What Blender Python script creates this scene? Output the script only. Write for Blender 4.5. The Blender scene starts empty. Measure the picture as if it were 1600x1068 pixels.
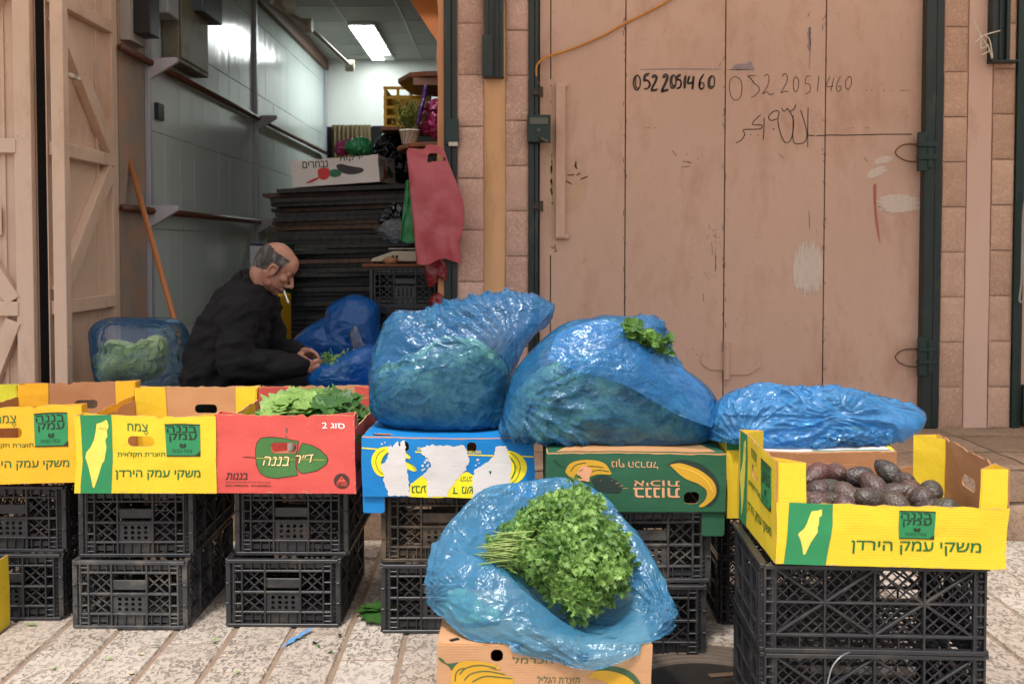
import bpy, bmesh, math, random
import numpy as np
from mathutils import Vector, Matrix, Euler, noise as mnoise
from mathutils.geometry import tessellate_polygon
R = math.radians
scene = bpy.context.scene
col = scene.collection

# ------------------------------------------------------------------ camera
FPX, PITCH, CX, CYS, CAMZ = 1555.0, R(2.0), 787.0, 439.3, 1.40     # photo pixels (1600 x 1068)
cd = bpy.data.cameras.new('camera'); cam = bpy.data.objects.new('camera', cd); col.objects.link(cam)
cam.location = (0, 0, CAMZ); cam.rotation_euler = (R(90) - PITCH, 0, 0)
cd.sensor_width = 36; cd.lens = FPX / 1600 * 36
cd.shift_x = (800 - CX) / 1600; cd.shift_y = (CYS - 534) / 1600
cd.clip_start = .05; cd.clip_end = 500
cd.dof.use_dof = True; cd.dof.focus_distance = 3.7; cd.dof.aperture_fstop = 4.5
scene.camera = cam

# ------------------------------------------------------------------ light
SUN_EL, SUN_AZ = 63.0, -16.0        # azimuth seen from above: 0 = behind the camera, negative = from the left
w = bpy.data.worlds.new('World'); scene.world = w; w.use_nodes = True
nt = w.node_tree
sky = nt.nodes.new('ShaderNodeTexSky'); sky.sky_type = 'NISHITA'; sky.sun_disc = False
sky.sun_elevation = R(SUN_EL); sky.sun_rotation = R(180 - SUN_AZ); sky.air_density = 1.0; sky.dust_density = 4.0; sky.ozone_density = 1.0
hs = nt.nodes.new('ShaderNodeHueSaturation'); hs.inputs['Saturation'].default_value = .45
nt.links.new(sky.outputs[0], hs.inputs['Color']); nt.links.new(hs.outputs[0], nt.nodes['Background'].inputs[0])
nt.nodes['Background'].inputs[1].default_value = .15
sl = bpy.data.lights.new('sun', 'SUN'); sl.energy = 1.75; sl.angle = R(5); sl.color = (1, .965, .91)
so = bpy.data.objects.new('sun', sl); col.objects.link(so)
e, a = R(SUN_EL), R(SUN_AZ)
to_sun = Vector((math.sin(a) * math.cos(e), -math.cos(a) * math.cos(e), math.sin(e)))
so.rotation_euler = to_sun.to_track_quat('Z', 'Y').to_euler(); so.location = to_sun * 20
vs = scene.view_settings
vs.view_transform = 'Standard'; vs.look = 'None'; vs.gamma = 1; vs.use_curve_mapping = False; vs.exposure = .70
scene.cycles.transparent_max_bounces = 20; scene.cycles.max_bounces = 8

# ------------------------------------------------------------------ helpers
def Wp(px, py, y):
    """world point seen at photo pixel (px, py) on the plane at distance y"""
    xc = (px - CX) / FPX; yc = -(py - CYS) / FPX
    dy = math.cos(PITCH) + yc * math.sin(PITCH); dz = -math.sin(PITCH) + yc * math.cos(PITCH)
    t = y / dy
    return Vector((xc * t, y, CAMZ + dz * t))
def X(px, y): return Wp(px, 385, y).x
def Z(py, y): return Wp(CX, py, y).z
rnd = random.Random(7)
def lin(h):
    h = h.lstrip('#'); v = [int(h[i:i + 2], 16) / 255 for i in (0, 2, 4)]
    return tuple(x / 12.92 if x <= .04045 else ((x + .055) / 1.055) ** 2.4 for x in v)

def tag(o, label=None, cat=None, group=None, kind=None):
    if label: o['label'] = label
    if cat: o['category'] = cat
    if group: o['group'] = group
    if kind: o['kind'] = kind
    return o
def thing(name, label, cat, loc=(0, 0, 0), rz=0, group=None):
    o = bpy.data.objects.new(name, None); col.objects.link(o)
    o.location = loc; o.rotation_euler = (0, 0, rz); o.empty_display_size = .05
    return tag(o, label, cat, group)
def link(name, me, mats=None, parent=None, smooth=False):
    if mats is not None:
        if len(me.materials): me.materials.clear()
        for m in (mats if isinstance(mats, (list, tuple)) else [mats]): me.materials.append(m)
    if smooth: me.polygons.foreach_set('use_smooth', [True] * len(me.polygons))
    o = bpy.data.objects.new(name, me); col.objects.link(o)
    if parent: o.parent = parent
    return o
def copy_tree(o, parent=None):
    c = o.copy(); col.objects.link(c); c.parent = parent
    for ch in list(o.children): copy_tree(ch, c)
    return c

class MB:
    """collects simple shapes into one mesh"""
    def __init__(s): s.v = []; s.f = []; s.m = []; s.xf = None
    def add(s, vs, fs, mi=0):
        n = len(s.v)
        for p in vs:
            p = Vector(p); s.v.append(s.xf @ p if s.xf else p)
        for f in fs: s.f.append([n + i for i in f]); s.m.append(mi)
    def box(s, a, b, mi=0):
        x0, y0, z0 = [min(p, q) for p, q in zip(a, b)]; x1, y1, z1 = [max(p, q) for p, q in zip(a, b)]
        s.add([(x0,y0,z0),(x1,y0,z0),(x1,y1,z0),(x0,y1,z0),(x0,y0,z1),(x1,y0,z1),(x1,y1,z1),(x0,y1,z1)],
              [(0,3,2,1),(4,5,6,7),(0,1,5,4),(1,2,6,5),(2,3,7,6),(3,0,4,7)], mi)
    def bar(s, p, q, wd, th, up=(0, 1, 0), mi=0):
        p, q, up = Vector(p), Vector(q), Vector(up); d = (q - p).normalized()
        a = d.cross(up).normalized() * wd / 2; b = up.normalized() * th / 2
        s.add([p-a-b,p+a-b,p+a+b,p-a+b,q-a-b,q+a-b,q+a+b,q-a+b],
              [(0,3,2,1),(4,5,6,7),(0,1,5,4),(1,2,6,5),(2,3,7,6),(3,0,4,7)], mi)
    def tube(s, pts, r, n=8, cap=True, mi=0):
        pts = [Vector(p) for p in pts]; rs = r if isinstance(r, (list, tuple)) else [r] * len(pts)
        base = len(s.v); vs = []; fs = []
        ref = None
        for i, p in enumerate(pts):
            d = (pts[min(i + 1, len(pts) - 1)] - pts[max(i - 1, 0)]).normalized()
            if ref is None or abs(ref.dot(d)) > .98: ref = Vector((0, 0, 1)) if abs(d.z) < .9 else Vector((1, 0, 0))
            u = d.cross(ref).normalized(); v = u.cross(d).normalized(); ref = v
            for k in range(n):
                t = 2 * math.pi * k / n; vs.append(p + (u * math.cos(t) + v * math.sin(t)) * rs[i])
        for i in range(len(pts) - 1):
            for k in range(n): fs.append((i*n+k, i*n+(k+1)%n, (i+1)*n+(k+1)%n, (i+1)*n+k))
        if cap: fs.append(tuple(range(n))[::-1]); fs.append(tuple((len(pts)-1)*n + k for k in range(n)))
        s.add(vs, fs, mi)
    def lathe(s, prof, n=24, c=(0, 0, 0), mi=0):
        vs = []; fs = []
        for r, z in prof:
            for k in range(n):
                t = 2 * math.pi * k / n; vs.append((c[0] + r * math.cos(t), c[1] + r * math.sin(t), c[2] + z))
        for i in range(len(prof) - 1):
            for k in range(n): fs.append((i*n+k, i*n+(k+1)%n, (i+1)*n+(k+1)%n, (i+1)*n+k))
        fs.append(tuple(range(n))[::-1]); fs.append(tuple((len(prof)-1)*n + k for k in range(n)))
        s.add(vs, fs, mi)
    def prism(s, poly, y0, y1, mi=0):
        """polygon in x,z extruded along y"""
        n = len(poly)
        s.add([(x, y0, z) for x, z in poly] + [(x, y1, z) for x, z in poly],
              [tuple(range(n)), tuple(range(n, 2*n))[::-1]] + [(i, n+i, n+(i+1)%n, (i+1)%n) for i in range(n)], mi)
    def mesh(s, name='mesh', bevel=0, seg=2, fix=True):
        me = bpy.data.meshes.new(name)
        me.from_pydata([tuple(p) for p in s.v], [], s.f); me.polygons.foreach_set('material_index', s.m)
        bm = bmesh.new(); bm.from_mesh(me)
        if fix: bmesh.ops.recalc_face_normals(bm, faces=bm.faces)
        if bevel:
            es = [e for e in bm.edges if len(e.link_faces) == 2 and e.calc_face_angle(0) > .5]
            bmesh.ops.bevel(bm, geom=es, offset=bevel, segments=seg, affect='EDGES', profile=.5, clamp_overlap=True)
        bm.to_mesh(me); bm.free(); me.update()
        return me
    def build(s, name, mats, parent=None, bevel=0, seg=2, smooth=False, fix=True):
        return link(name, s.mesh(name, bevel, seg, fix), mats, parent, smooth)

# ------------------------------------------------------------------ materials
def _n(nt, t, **kw):
    n = nt.nodes.new('ShaderNode' + t)
    for k, v in kw.items():
        if k in n.inputs: n.inputs[k].default_value = v
        else: setattr(n, k, v)
    return n
def mixc(nt, fac, a, b, mode='MIX'):
    m = nt.nodes.new('ShaderNodeMix'); m.data_type = 'RGBA'; m.blend_type = mode
    for sock, val in ((0, fac), (6, a), (7, b)):
        if hasattr(val, 'links'): nt.links.new(val, m.inputs[sock])
        elif sock == 0: m.inputs[0].default_value = val
        else: m.inputs[sock].default_value = (*val[:3], 1)
    return m.outputs[2]
def ramp(nt, fac, stops, interp='LINEAR'):
    r = nt.nodes.new('ShaderNodeValToRGB'); r.color_ramp.interpolation = interp
    el = r.color_ramp.elements
    while len(el) < len(stops): el.new(.5)
    for e_, (p, c) in zip(el, stops):
        e_.position = p; e_.color = (c, c, c, 1) if isinstance(c, (int, float)) else (*c[:3], 1)
    nt.links.new(fac, r.inputs[0]); return r.outputs[0]
def coords(nt, scale=(1, 1, 1), rand=True, kind='Object'):
    tc = nt.nodes.new('ShaderNodeTexCoord'); mp = nt.nodes.new('ShaderNodeMapping')
    mp.inputs['Scale'].default_value = scale
    nt.links.new(tc.outputs[kind], mp.inputs[0])
    if rand:
        oi = nt.nodes.new('ShaderNodeObjectInfo'); mul = _n(nt, 'Math', operation='MULTIPLY'); mul.inputs[1].default_value = 37.3
        nt.links.new(oi.outputs['Random'], mul.inputs[0]); nt.links.new(mul.outputs[0], mp.inputs['Location'])
    return mp.outputs[0]
def noise(nt, vec, scale, detail=4, rough=.55, dist=0, out=0):
    n = _n(nt, 'TexNoise', Scale=scale, Detail=detail, Roughness=rough, Distortion=dist)
    nt.links.new(vec, n.inputs['Vector']); return n.outputs[out]
def bump(nt, h, strength, dist, bs, prev=None):
    b = _n(nt, 'Bump', Strength=strength, Distance=dist); nt.links.new(h, b.inputs['Height'])
    if prev: nt.links.new(prev, b.inputs['Normal'])
    nt.links.new(b.outputs[0], bs.inputs['Normal']); return b.outputs[0]
def new_mat(name):
    m = bpy.data.materials.new(name); m.use_nodes = True; nt = m.node_tree
    return m, nt, nt.nodes['Principled BSDF']
def M(name, c, rough=.6, var=.12, scale=6, dirt=None, dirt_amt=.5, dirt_scale=3, bumps=(), spec=.4, stretch=(1, 1, 1), metal=0, rand=True):
    """plain painted / paper / plastic surface: slow colour variation, dirt patches with a shape of their own, bumps"""
    m, nt, bs = new_mat(name)
    c = lin(c) if isinstance(c, str) else c
    v = coords(nt, stretch, rand)
    f = noise(nt, v, scale, 5)
    colr = mixc(nt, f, [x * (1 - var) for x in c], [min(1, x * (1 + var)) for x in c])
    if dirt:
        d = lin(dirt) if isinstance(dirt, str) else dirt
        g = noise(nt, v, dirt_scale, 8, .68)
        g = ramp(nt, g, [(.62 - .22 * dirt_amt, 0), (.74 - .1 * dirt_amt, min(1, .35 + .6 * dirt_amt))])
        colr = mixc(nt, g, colr, d)
    nt.links.new(colr, bs.inputs['Base Color'])
    bs.inputs['Roughness'].default_value = rough; bs.inputs['Specular IOR Level'].default_value = spec; bs.inputs['Metallic'].default_value = metal
    prev = None
    for sc, st, di in bumps:
        prev = bump(nt, noise(nt, v, sc, 4), st, di, bs, prev)
    return m

def board(name, c, axis='x', rough=.62, var=.06, period=.0075, depth=.5, dirt='#8a6a45', dirt_amt=.26):
    """printed or bare corrugated cardboard: flute ribs show as fine ridges"""
    m, nt, bs = new_mat(name); c = lin(c) if isinstance(c, str) else c
    v = coords(nt)
    f = noise(nt, v, 9, 5); colr = mixc(nt, f, [x * (1 - var) for x in c], [min(1, x * (1 + var)) for x in c])
    g = ramp(nt, noise(nt, v, 14, 8, .7), [(.64 - .1 * dirt_amt, 0), (.8, dirt_amt * 2.5)])
    colr = mixc(nt, g, colr, lin(dirt)); nt.links.new(colr, bs.inputs['Base Color'])
    bs.inputs['Roughness'].default_value = rough; bs.inputs['Specular IOR Level'].default_value = .35
    wv = _n(nt, 'TexWave', Scale=.314 / period * 1.0, Distortion=.6); wv.bands_direction = axis.upper(); wv.inputs['Detail'].default_value = 1
    tc = nt.nodes.new('ShaderNodeTexCoord'); nt.links.new(tc.outputs['Object'], wv.inputs['Vector'])
    p = bump(nt, wv.outputs[1], depth * .35, .0012, bs)
    p = bump(nt, noise(nt, v, 10, 3), .35, .012, bs, p)
    bump(nt, noise(nt, v, 140, 3), .15, .001, bs, p)
    return m

def film(name, c, alpha=.3, rough=.16, tint=None, crumple=60, edge=.42, tl=.45, bs_=1.0):
    """thin plastic film: part of the light goes straight through tinted, the rest is scattered or mirrored"""
    m, nt, bs = new_mat(name); c = lin(c) if isinstance(c, str) else c
    v = coords(nt)
    bs.inputs['Base Color'].default_value = (*c, 1); bs.inputs['Roughness'].default_value = rough; bs.inputs['Specular IOR Level'].default_value = .5
    def ridged(sc, det, sv=(1, 1, 1)):
        mp = nt.nodes.new('ShaderNodeMapping'); mp.inputs['Scale'].default_value = sv; nt.links.new(v, mp.inputs[0])
        n = _n(nt, 'TexNoise', noise_type='RIDGED_MULTIFRACTAL', normalize=True, Scale=sc, Detail=det, Roughness=.5, Distortion=.4)
        n.inputs['Offset'].default_value = .9; n.inputs['Gain'].default_value = 2.0
        nt.links.new(mp.outputs[0], n.inputs['Vector']); return n.outputs[0]
    p = bump(nt, ridged(crumple * .2, 3, (1, 1, 1.5)), .40 * bs_, .012, bs)
    p = bump(nt, ridged(crumple * .75, 3, (1.4, 1, 1)), .17 * bs_, .0035, bs, p)
    tr = _n(nt, 'BsdfTransparent'); tr.inputs[0].default_value = (*(lin(tint) if tint else c), 1)
    tlb = _n(nt, 'BsdfTranslucent'); tlb.inputs[0].default_value = (*c, 1); nt.links.new(p, tlb.inputs['Normal'])
    m1 = nt.nodes.new('ShaderNodeMixShader'); m1.inputs[0].default_value = tl
    nt.links.new(bs.outputs[0], m1.inputs[1]); nt.links.new(tlb.outputs[0], m1.inputs[2])
    m2 = nt.nodes.new('ShaderNodeMixShader')
    lw = _n(nt, 'LayerWeight', Blend=.30); nt.links.new(p, lw.inputs['Normal'])
    mm = _n(nt, 'MapRange'); mm.inputs[3].default_value = alpha; mm.inputs[4].default_value = min(1, alpha + edge)
    nt.links.new(lw.outputs[1], mm.inputs[0]); nt.links.new(mm.outputs[0], m2.inputs[0])
    nt.links.new(tr.outputs[0], m2.inputs[1]); nt.links.new(m1.outputs[0], m2.inputs[2])
    gl = _n(nt, 'BsdfGlossy', Roughness=rough); gl.inputs[0].default_value = (.55, .62, .7, 1); nt.links.new(p, gl.inputs['Normal'])
    fr = _n(nt, 'Fresnel', IOR=1.45); nt.links.new(p, fr.inputs['Normal'])
    m3 = nt.nodes.new('ShaderNodeMixShader'); nt.links.new(fr.outputs[0], m3.inputs[0]); nt.links.new(m2.outputs[0], m3.inputs[1]); nt.links.new(gl.outputs[0], m3.inputs[2])
    nt.links.new(m3.outputs[0], nt.nodes['Material Output'].inputs[0])
    return m

def leaf_mat(name, c1, c2, tl=.3, rough=.45):
    m, nt, bs = new_mat(name); v = coords(nt)
    ge = nt.nodes.new('ShaderNodeNewGeometry')
    f = mixc(nt, .5, (0, 0, 0), (0, 0, 0)); mn_ = f.node
    nt.links.new(ge.outputs['Random Per Island'], mn_.inputs[6]); nt.links.new(ramp(nt, noise(nt, v, 13, 3, .5), [(.36, 0), (.64, 1)]), mn_.inputs[7])
    colr = mixc(nt, f, lin(c1), lin(c2))
    colr = mixc(nt, ramp(nt, noise(nt, v, 60, 4), [(.35, 0), (.7, .5)]), colr, [x * .55 for x in lin(c1)])
    nt.links.new(colr, bs.inputs['Base Color']); bs.inputs['Roughness'].default_value = rough
    bump(nt, noise(nt, v, 90, 3), .3, .003, bs)
    t = _n(nt, 'BsdfTranslucent'); nt.links.new(colr, t.inputs[0])
    mx = nt.nodes.new('ShaderNodeMixShader'); mx.inputs[0].default_value = tl
    nt.links.new(bs.outputs[0], mx.inputs[1]); nt.links.new(t.outputs[0], mx.inputs[2])
    nt.links.new(mx.outputs[0], nt.nodes['Material Output'].inputs[0])
    return m

def ink(name, c, rough=.55, wear=.0, base=None):
    return M(name, c, rough, .08, 30, dirt=base, dirt_amt=wear, dirt_scale=60)

MT = {}
MT['crate'] = M('black_plastic', '#29292c', .36, .35, 7, dirt='#51493f', dirt_amt=.4, dirt_scale=9, bumps=((90, .15, .002),), spec=.5)
MT['crate_brown'] = M('dusty_plastic', '#2f2b26', .5, .3, 7, dirt='#6a5742', dirt_amt=.75, dirt_scale=7, bumps=((90, .15, .002),), spec=.4)
MT['crate_grey'] = M('grey_worn_plastic', '#39393a', .45, .35, 6, dirt='#71695e', dirt_amt=.6, dirt_scale=8, bumps=((90, .15, .002),), spec=.4)
MT['kraft'] = board('kraft_board', '#b98a5f', 'x')
MT['kraft_dark'] = board('kraft_inside', '#a2714c', 'x')
MT['kraft_warm'] = board('kraft_orange', '#bb8d66', 'z')
MT['yellow'] = board('yellow_board', '#e2c02e', 'x', dirt='#b08a3a')
MT['yellow_h'] = board('yellow_board_long', '#e2c02e', 'z', dirt='#b08a3a')
MT['amber'] = board('amber_board', '#e5ab26', 'x', dirt='#b07c22')
MT['lime'] = board('lime_board', '#c9c735', 'x')
MT['red'] = board('red_board', '#cf544c', 'x', depth=.3, dirt='#9c3c38')
MT['blue'] = board('blue_board', '#0f76b8', 'z', depth=.4, dirt='#0a5e93')
MT['green'] = board('green_board', '#28583d', 'z', depth=.4, dirt='#23432f')
MT['white'] = board('white_board', '#cfc9c4', 'z', depth=.5, dirt='#a79f98')
MT['ink_green'] = ink('green_ink', '#2c8350'); MT['ink_dkgreen'] = ink('dark_green_ink', '#12642f'); MT['ink_black'] = ink('black_ink', '#26301f')
MT['ink_yellow'] = ink('yellow_ink', '#f3d822'); MT['ink_white'] = ink('white_ink', '#f1ece6'); MT['ink_brown'] = ink('brown_ink', '#4a2d22')
MT['ink_mapyellow'] = ink('map_yellow_ink', '#e3cf5a'); MT['ink_cream'] = ink('cream_ink', '#f3d79a'); MT['ink_salmon'] = ink('salmon_ink', '#d99a72')
MT['ink_banana'] = ink('banana_ink', '#c9982a'); MT['ink_banana_lt'] = ink('banana_highlight_ink', '#e8bd45'); MT['ink_bottle'] = ink('bottle_green_ink', '#3c5a3c'); MT['ink_shade'] = ink('charcoal_green_ink', '#24332c')
MT['ink_leaf'] = M('leaf_ink', '#44723a', .5, .3, 40, stretch=(6, 1, .6)); MT['ink_greengray'] = ink('green_gray_ink', '#4c5a4a')
MT['hole'] = M('dark_hollow', '#0f0c0a', .9, .05)
# ------------------------------------------------------------------ plates, prints, lettering
def slice_bm(bm, step, axes=(0, 2)):
    for ax in axes:
        lo = min(v.co[ax] for v in bm.verts); hi = max(v.co[ax] for v in bm.verts)
        k = math.ceil((lo + 1e-5) / step)
        while k * step < hi - 1e-5:
            no = Vector((0, 0, 0)); no[ax] = 1; co = Vector((0, 0, 0)); co[ax] = k * step
            bmesh.ops.bisect_plane(bm, geom=bm.verts[:] + bm.edges[:] + bm.faces[:], dist=1e-6, plane_co=co, plane_no=no)
            k += 1
def plate_mesh(outline, holes=(), t=.004, step=.03, tf=None, warp=None, name='plate'):
    """sheet in the u,v plane with rounded holes; material 0 = outer face, 1 = inner face and cut edges"""
    loops = [[Vector((u, v, 0)) for u, v in l] for l in [outline] + list(holes)]
    flat = [p for l in loops for p in l]; tris = tessellate_polygon(loops)
    n = len(flat)
    bm = bmesh.new()
    A = [bm.verts.new((p.x, 0, p.y)) for p in flat]; B = [bm.verts.new((p.x, t, p.y)) for p in flat]
    def face(vs, mi):
        try: f = bm.faces.new(vs); f.material_index = mi
        except ValueError: pass
    for a_, b_, c_ in tris:
        q = [flat[a_], flat[b_], flat[c_]]
        ar = (q[1] - q[0]).cross(q[2] - q[0]).z
        if abs(ar) < 1e-12: continue
        i, j, k = (a_, b_, c_) if ar > 0 else (a_, c_, b_)
        face((A[i], A[j], A[k]), 0); face((B[i], B[k], B[j]), 1)
    base = 0
    for l in loops:
        m = len(l)
        for i in range(m): face((A[base + i], B[base + i], B[base + (i + 1) % m], A[base + (i + 1) % m]), 1)
        base += m
    slice_bm(bm, step)
    for v in bm.verts:
        p = tf(v.co) if tf else v.co.copy()
        v.co = warp(p) if warp else p
    bmesh.ops.recalc_face_normals(bm, faces=bm.faces)
    me = bpy.data.meshes.new(name); bm.to_mesh(me); bm.free()
    return me
def flat_mesh(poly, holes=(), step=.03, tf=None, warp=None, name='print', off=.0012):
    loops = [[Vector((u, v, 0)) for u, v in l] for l in [poly] + list(holes)]
    flat = [p for l in loops for p in l]
    bm = bmesh.new(); A = [bm.verts.new((p.x, -off, p.y)) for p in flat]
    for a_, b_, c_ in tessellate_polygon(loops):
        q = [flat[a_], flat[b_], flat[c_]]
        ar = (q[1] - q[0]).cross(q[2] - q[0]).z
        if abs(ar) < 1e-12: continue
        try: bm.faces.new((A[a_], A[b_], A[c_]) if ar > 0 else (A[a_], A[c_], A[b_]))
        except ValueError: pass
    slice_bm(bm, step)
    for v in bm.verts:
        p = tf(v.co) if tf else v.co.copy(); v.co = warp(p) if warp else p
    me = bpy.data.meshes.new(name); bm.to_mesh(me); bm.free(); return me
def rrect(x0, z0, x1, z1, r, n=5):
    out = []
    for cx, cz, a0 in ((x1 - r, z0 + r, -90), (x1 - r, z1 - r, 0), (x0 + r, z1 - r, 90), (x0 + r, z0 + r, 180)):
        for k in range(n + 1):
            t = R(a0 + 90 * k / n); out.append((cx + r * math.cos(t), cz + r * math.sin(t)))
    return out
def disc(cx, cz, r, n=20, sx=1): return [(cx + sx * r * math.cos(2 * math.pi * k / n), cz + r * math.sin(2 * math.pi * k / n)) for k in range(n)]
_tc = {}
def _inside(pt, poly):
    x, y = pt; c = False
    for i in range(len(poly)):
        (x1, y1), (x2, y2) = poly[i - 1], poly[i]
        if (y1 > y) != (y2 > y) and x < (x2 - x1) * (y - y1) / (y2 - y1) + x1: c = not c
    return c
def _area(l): return sum(l[i - 1][0] * l[i][1] - l[i][0] * l[i - 1][1] for i in range(len(l))) / 2
def text_mesh(s, bold=.0, shear=0):
    """lettering in a unit box, each contour filled on its own (Hebrew is written in visual order); returns x, y, layer and faces"""
    key = (s, shear)
    if key in _tc: return _tc[key]
    c = bpy.data.curves.new('lettering', 'FONT'); c.body = s; c.size = 1; c.shear = shear; c.resolution_u = 3; c.fill_mode = 'NONE'
    o = bpy.data.objects.new('lettering', c); col.objects.link(o); bpy.context.view_layer.update()
    me = bpy.data.meshes.new_from_object(o.evaluated_get(bpy.context.evaluated_depsgraph_get()))
    adj = {}
    for e_ in me.edges:
        a_, b_ = e_.vertices; adj.setdefault(a_, []).append(b_); adj.setdefault(b_, []).append(a_)
    seen = set(); loops = []
    for st in adj:
        if st in seen: continue
        L = [st]; seen.add(st); k = st
        while True:
            n = [q for q in adj[k] if q not in seen]
            if not n: break
            k = n[0]; seen.add(k); L.append(k)
        if len(L) > 2: loops.append([tuple(me.vertices[q].co[:2]) for q in L])
    col.objects.unlink(o); bpy.data.objects.remove(o); bpy.data.curves.remove(c); bpy.data.meshes.remove(me)
    def holder(l):
        c_ = [m_ for m_ in loops if m_ is not l and _inside(l[0], m_)]
        return min(c_, key=lambda m_: abs(_area(m_))) if c_ else None
    hol = [l for l in loops if holder(l) is not None and _area(l) * _area(holder(l)) < 0]; outs = [l for l in loops if not any(l is h for h in hol)]
    vs = []; fs = []
    for q, l in enumerate(outs):
        hs = [h for h in hol if _inside(h[0], l)]
        flat = [Vector((*p_, 0)) for m_ in [l] + hs for p_ in m_]; n0 = len(vs)
        for t_ in tessellate_polygon([[Vector((*p_, 0)) for p_ in m_] for m_ in [l] + hs]): fs.append([n0 + i for i in t_])
        vs += [(p_.x, p_.y, q % 3) for p_ in flat]
    A = np.array(vs); lo, hi = A[:, :2].min(0), A[:, :2].max(0); A[:, :2] = (A[:, :2] - lo) / (hi - lo)
    _tc[key] = (A.tolist(), fs); return _tc[key]
def heb(s): return s[::-1]
class Face:
    """a flat face of a thing: prints are given in zoomed photo pixels and land in its u,v coordinates"""
    def __init__(s, parent, box, uv, tf=None, warp=None, step=.03):
        s.p = parent; s.box = box; s.uv = uv; s.tf = tf; s.w = warp; s.step = step; s.k = 0
    def m(s, x, y):
        x0, x1, y0, y1 = s.box; u0, u1, v0, v1 = s.uv      # y0 = top pixel -> v1
        return (u0 + (x - x0) / (x1 - x0) * (u1 - u0), v1 - (y - y0) / (y1 - y0) * (v1 - v0))
    def poly(s, name, mat, pts, holes=(), parent=None, lay=1, jag=0, seed=0):
        if jag:
            r = random.Random(seed); out = []
            for i, p in enumerate(pts):
                q = pts[(i + 1) % len(pts)]; L = math.hypot(q[0] - p[0], q[1] - p[1]); n = max(1, int(L / jag / 1.6))
                nx, ny = -(q[1] - p[1]) / max(L, 1e-6), (q[0] - p[0]) / max(L, 1e-6)
                for k in range(n):
                    j = r.uniform(-1, 1) * jag if k else 0
                    out.append((p[0] + (q[0] - p[0]) * k / n + nx * j, p[1] + (q[1] - p[1]) * k / n + ny * j))
            pts = out
        me = flat_mesh([s.m(*p) for p in pts], [[s.m(*p) for p in h] for h in holes], s.step, s.tf, s.w, name, .0009 * lay + .0004)
        return link(name, me, mat, parent or s.p)
    def text(s, name, mat, string, x0, y0, x1, y1, bold=.02, flip=False, shear=0, parent=None, lay=1):
        vs, fs0 = text_mesh(string, 0, shear)
        V = []; fs = []; k = bold * .55 * (y1 - y0)          # strokes are thickened by stacked shifted layers
        for q, (dx, dy) in enumerate(((0, 0), (k, .5 * k), (-k, .5 * k), (.5 * k, -k), (-.5 * k, -k)) if bold > .015 else ((0, 0),)):
            n0 = len(V)
            for a_, b_, ql in vs:
                if flip: a_, b_ = 1 - a_, 1 - b_
                u, v = s.m(x0 + a_ * (x1 - x0) + dx, y1 + b_ * (y0 - y1) + dy)
                p = Vector((u, -(.0009 * lay + .0004 + q * .00009 + ql * .00003), v)); p = s.tf(p) if s.tf else p
                V.append(s.w(p) if s.w else p)
            fs += [[n0 + i for i in f] for f in fs0]
        me = bpy.data.meshes.new(name); me.from_pydata(V, [], fs)
        return link(name, me, mat, parent or s.p)
    def stroke(s, name, mat, lines, width, parent=None, lay=1):
        V = []; Fc = []
        for pts in lines:
            q = [Vector(s.m(*p)) for p in pts]; n0 = len(V)
            for i, p in enumerate(q):
                d = q[min(i + 1, len(q) - 1)] - q[max(i - 1, 0)]; d = d.normalized() if d.length > 1e-9 else Vector((1, 0))
                nn = Vector((-d.y, d.x)) * width / 2 * (1 if 0 < i < len(q) - 1 else .6)
                for sg in (-1, 1):
                    a_ = p + nn * sg; P = Vector((a_.x, -(.0009 * lay + .0004), a_.y)); P = s.tf(P) if s.tf else P
                    V.append(s.w(P) if s.w else P)
            for i in range(len(q) - 1): Fc.append((n0 + 2*i, n0 + 2*i + 1, n0 + 2*i + 3, n0 + 2*i + 2))
        me = bpy.data.meshes.new(name); me.from_pydata(V, [], Fc)
        return link(name, me, mat, parent or s.p)
def spline(pts, n=6):
    P = [Vector((*p, 0)[:3]) if len(p) == 2 else Vector(p) for p in pts]; out = []
    for i in range(len(P) - 1):
        a_, b_, c_, d_ = P[max(i - 1, 0)], P[i], P[i + 1], P[min(i + 2, len(P) - 1)]
        for k in range(n):
            t = k / n
            out.append(.5 * ((2 * b_) + (c_ - a_) * t + (2 * a_ - 5 * b_ + 4 * c_ - d_) * t * t + (3 * b_ - a_ - 3 * c_ + d_) * t ** 3))
    out.append(P[-1])
    return [(p.x, p.y) if len(pts[0]) == 2 else p for p in out]

# ------------------------------------------------------------------ ground, step
def stone_mat(name, c1, c2, joint, pit_scale=42, pit=.5, rough=.75, bstr=.6, stretch=(1, .7, 1)):
    m, nt, bs = new_mat(name); v = coords(nt, stretch, False)
    at = nt.nodes.new('ShaderNodeAttribute'); at.attribute_name = 'tone'
    base = mixc(nt, at.outputs['Fac'], lin(c1), lin(c2))
    base = mixc(nt, ramp(nt, noise(nt, v, 5, 6, .65), [(.35, 0), (.75, .55)]), base, [x * .72 for x in lin(c2)])
    n1 = noise(nt, v, pit_scale, 4, .6, 1.2)
    pm = ramp(nt, n1, [(.44, 1), (.50, 0)])
    cov = ramp(nt, noise(nt, v, 3.2, 3), [(.30, .35), (.55, 1)])
    mul = _n(nt, 'Math', operation='MULTIPLY'); nt.links.new(pm, mul.inputs[0]); nt.links.new(cov, mul.inputs[1])
    mu2 = _n(nt, 'Math', operation='MULTIPLY'); nt.links.new(mul.outputs[0], mu2.inputs[0]); mu2.inputs[1].default_value = pit
    colr = mixc(nt, mu2.outputs[0], base, lin(joint)); nt.links.new(colr, bs.inputs['Base Color'])
    bs.inputs['Roughness'].default_value = rough; bs.inputs['Specular IOR Level'].default_value = .35
    p = bump(nt, ramp(nt, n1, [(.38, 0), (.5, 1)]), bstr, .004, bs)
    bump(nt, noise(nt, v, 160, 3), .25, .0015, bs, p)
    return m
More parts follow.
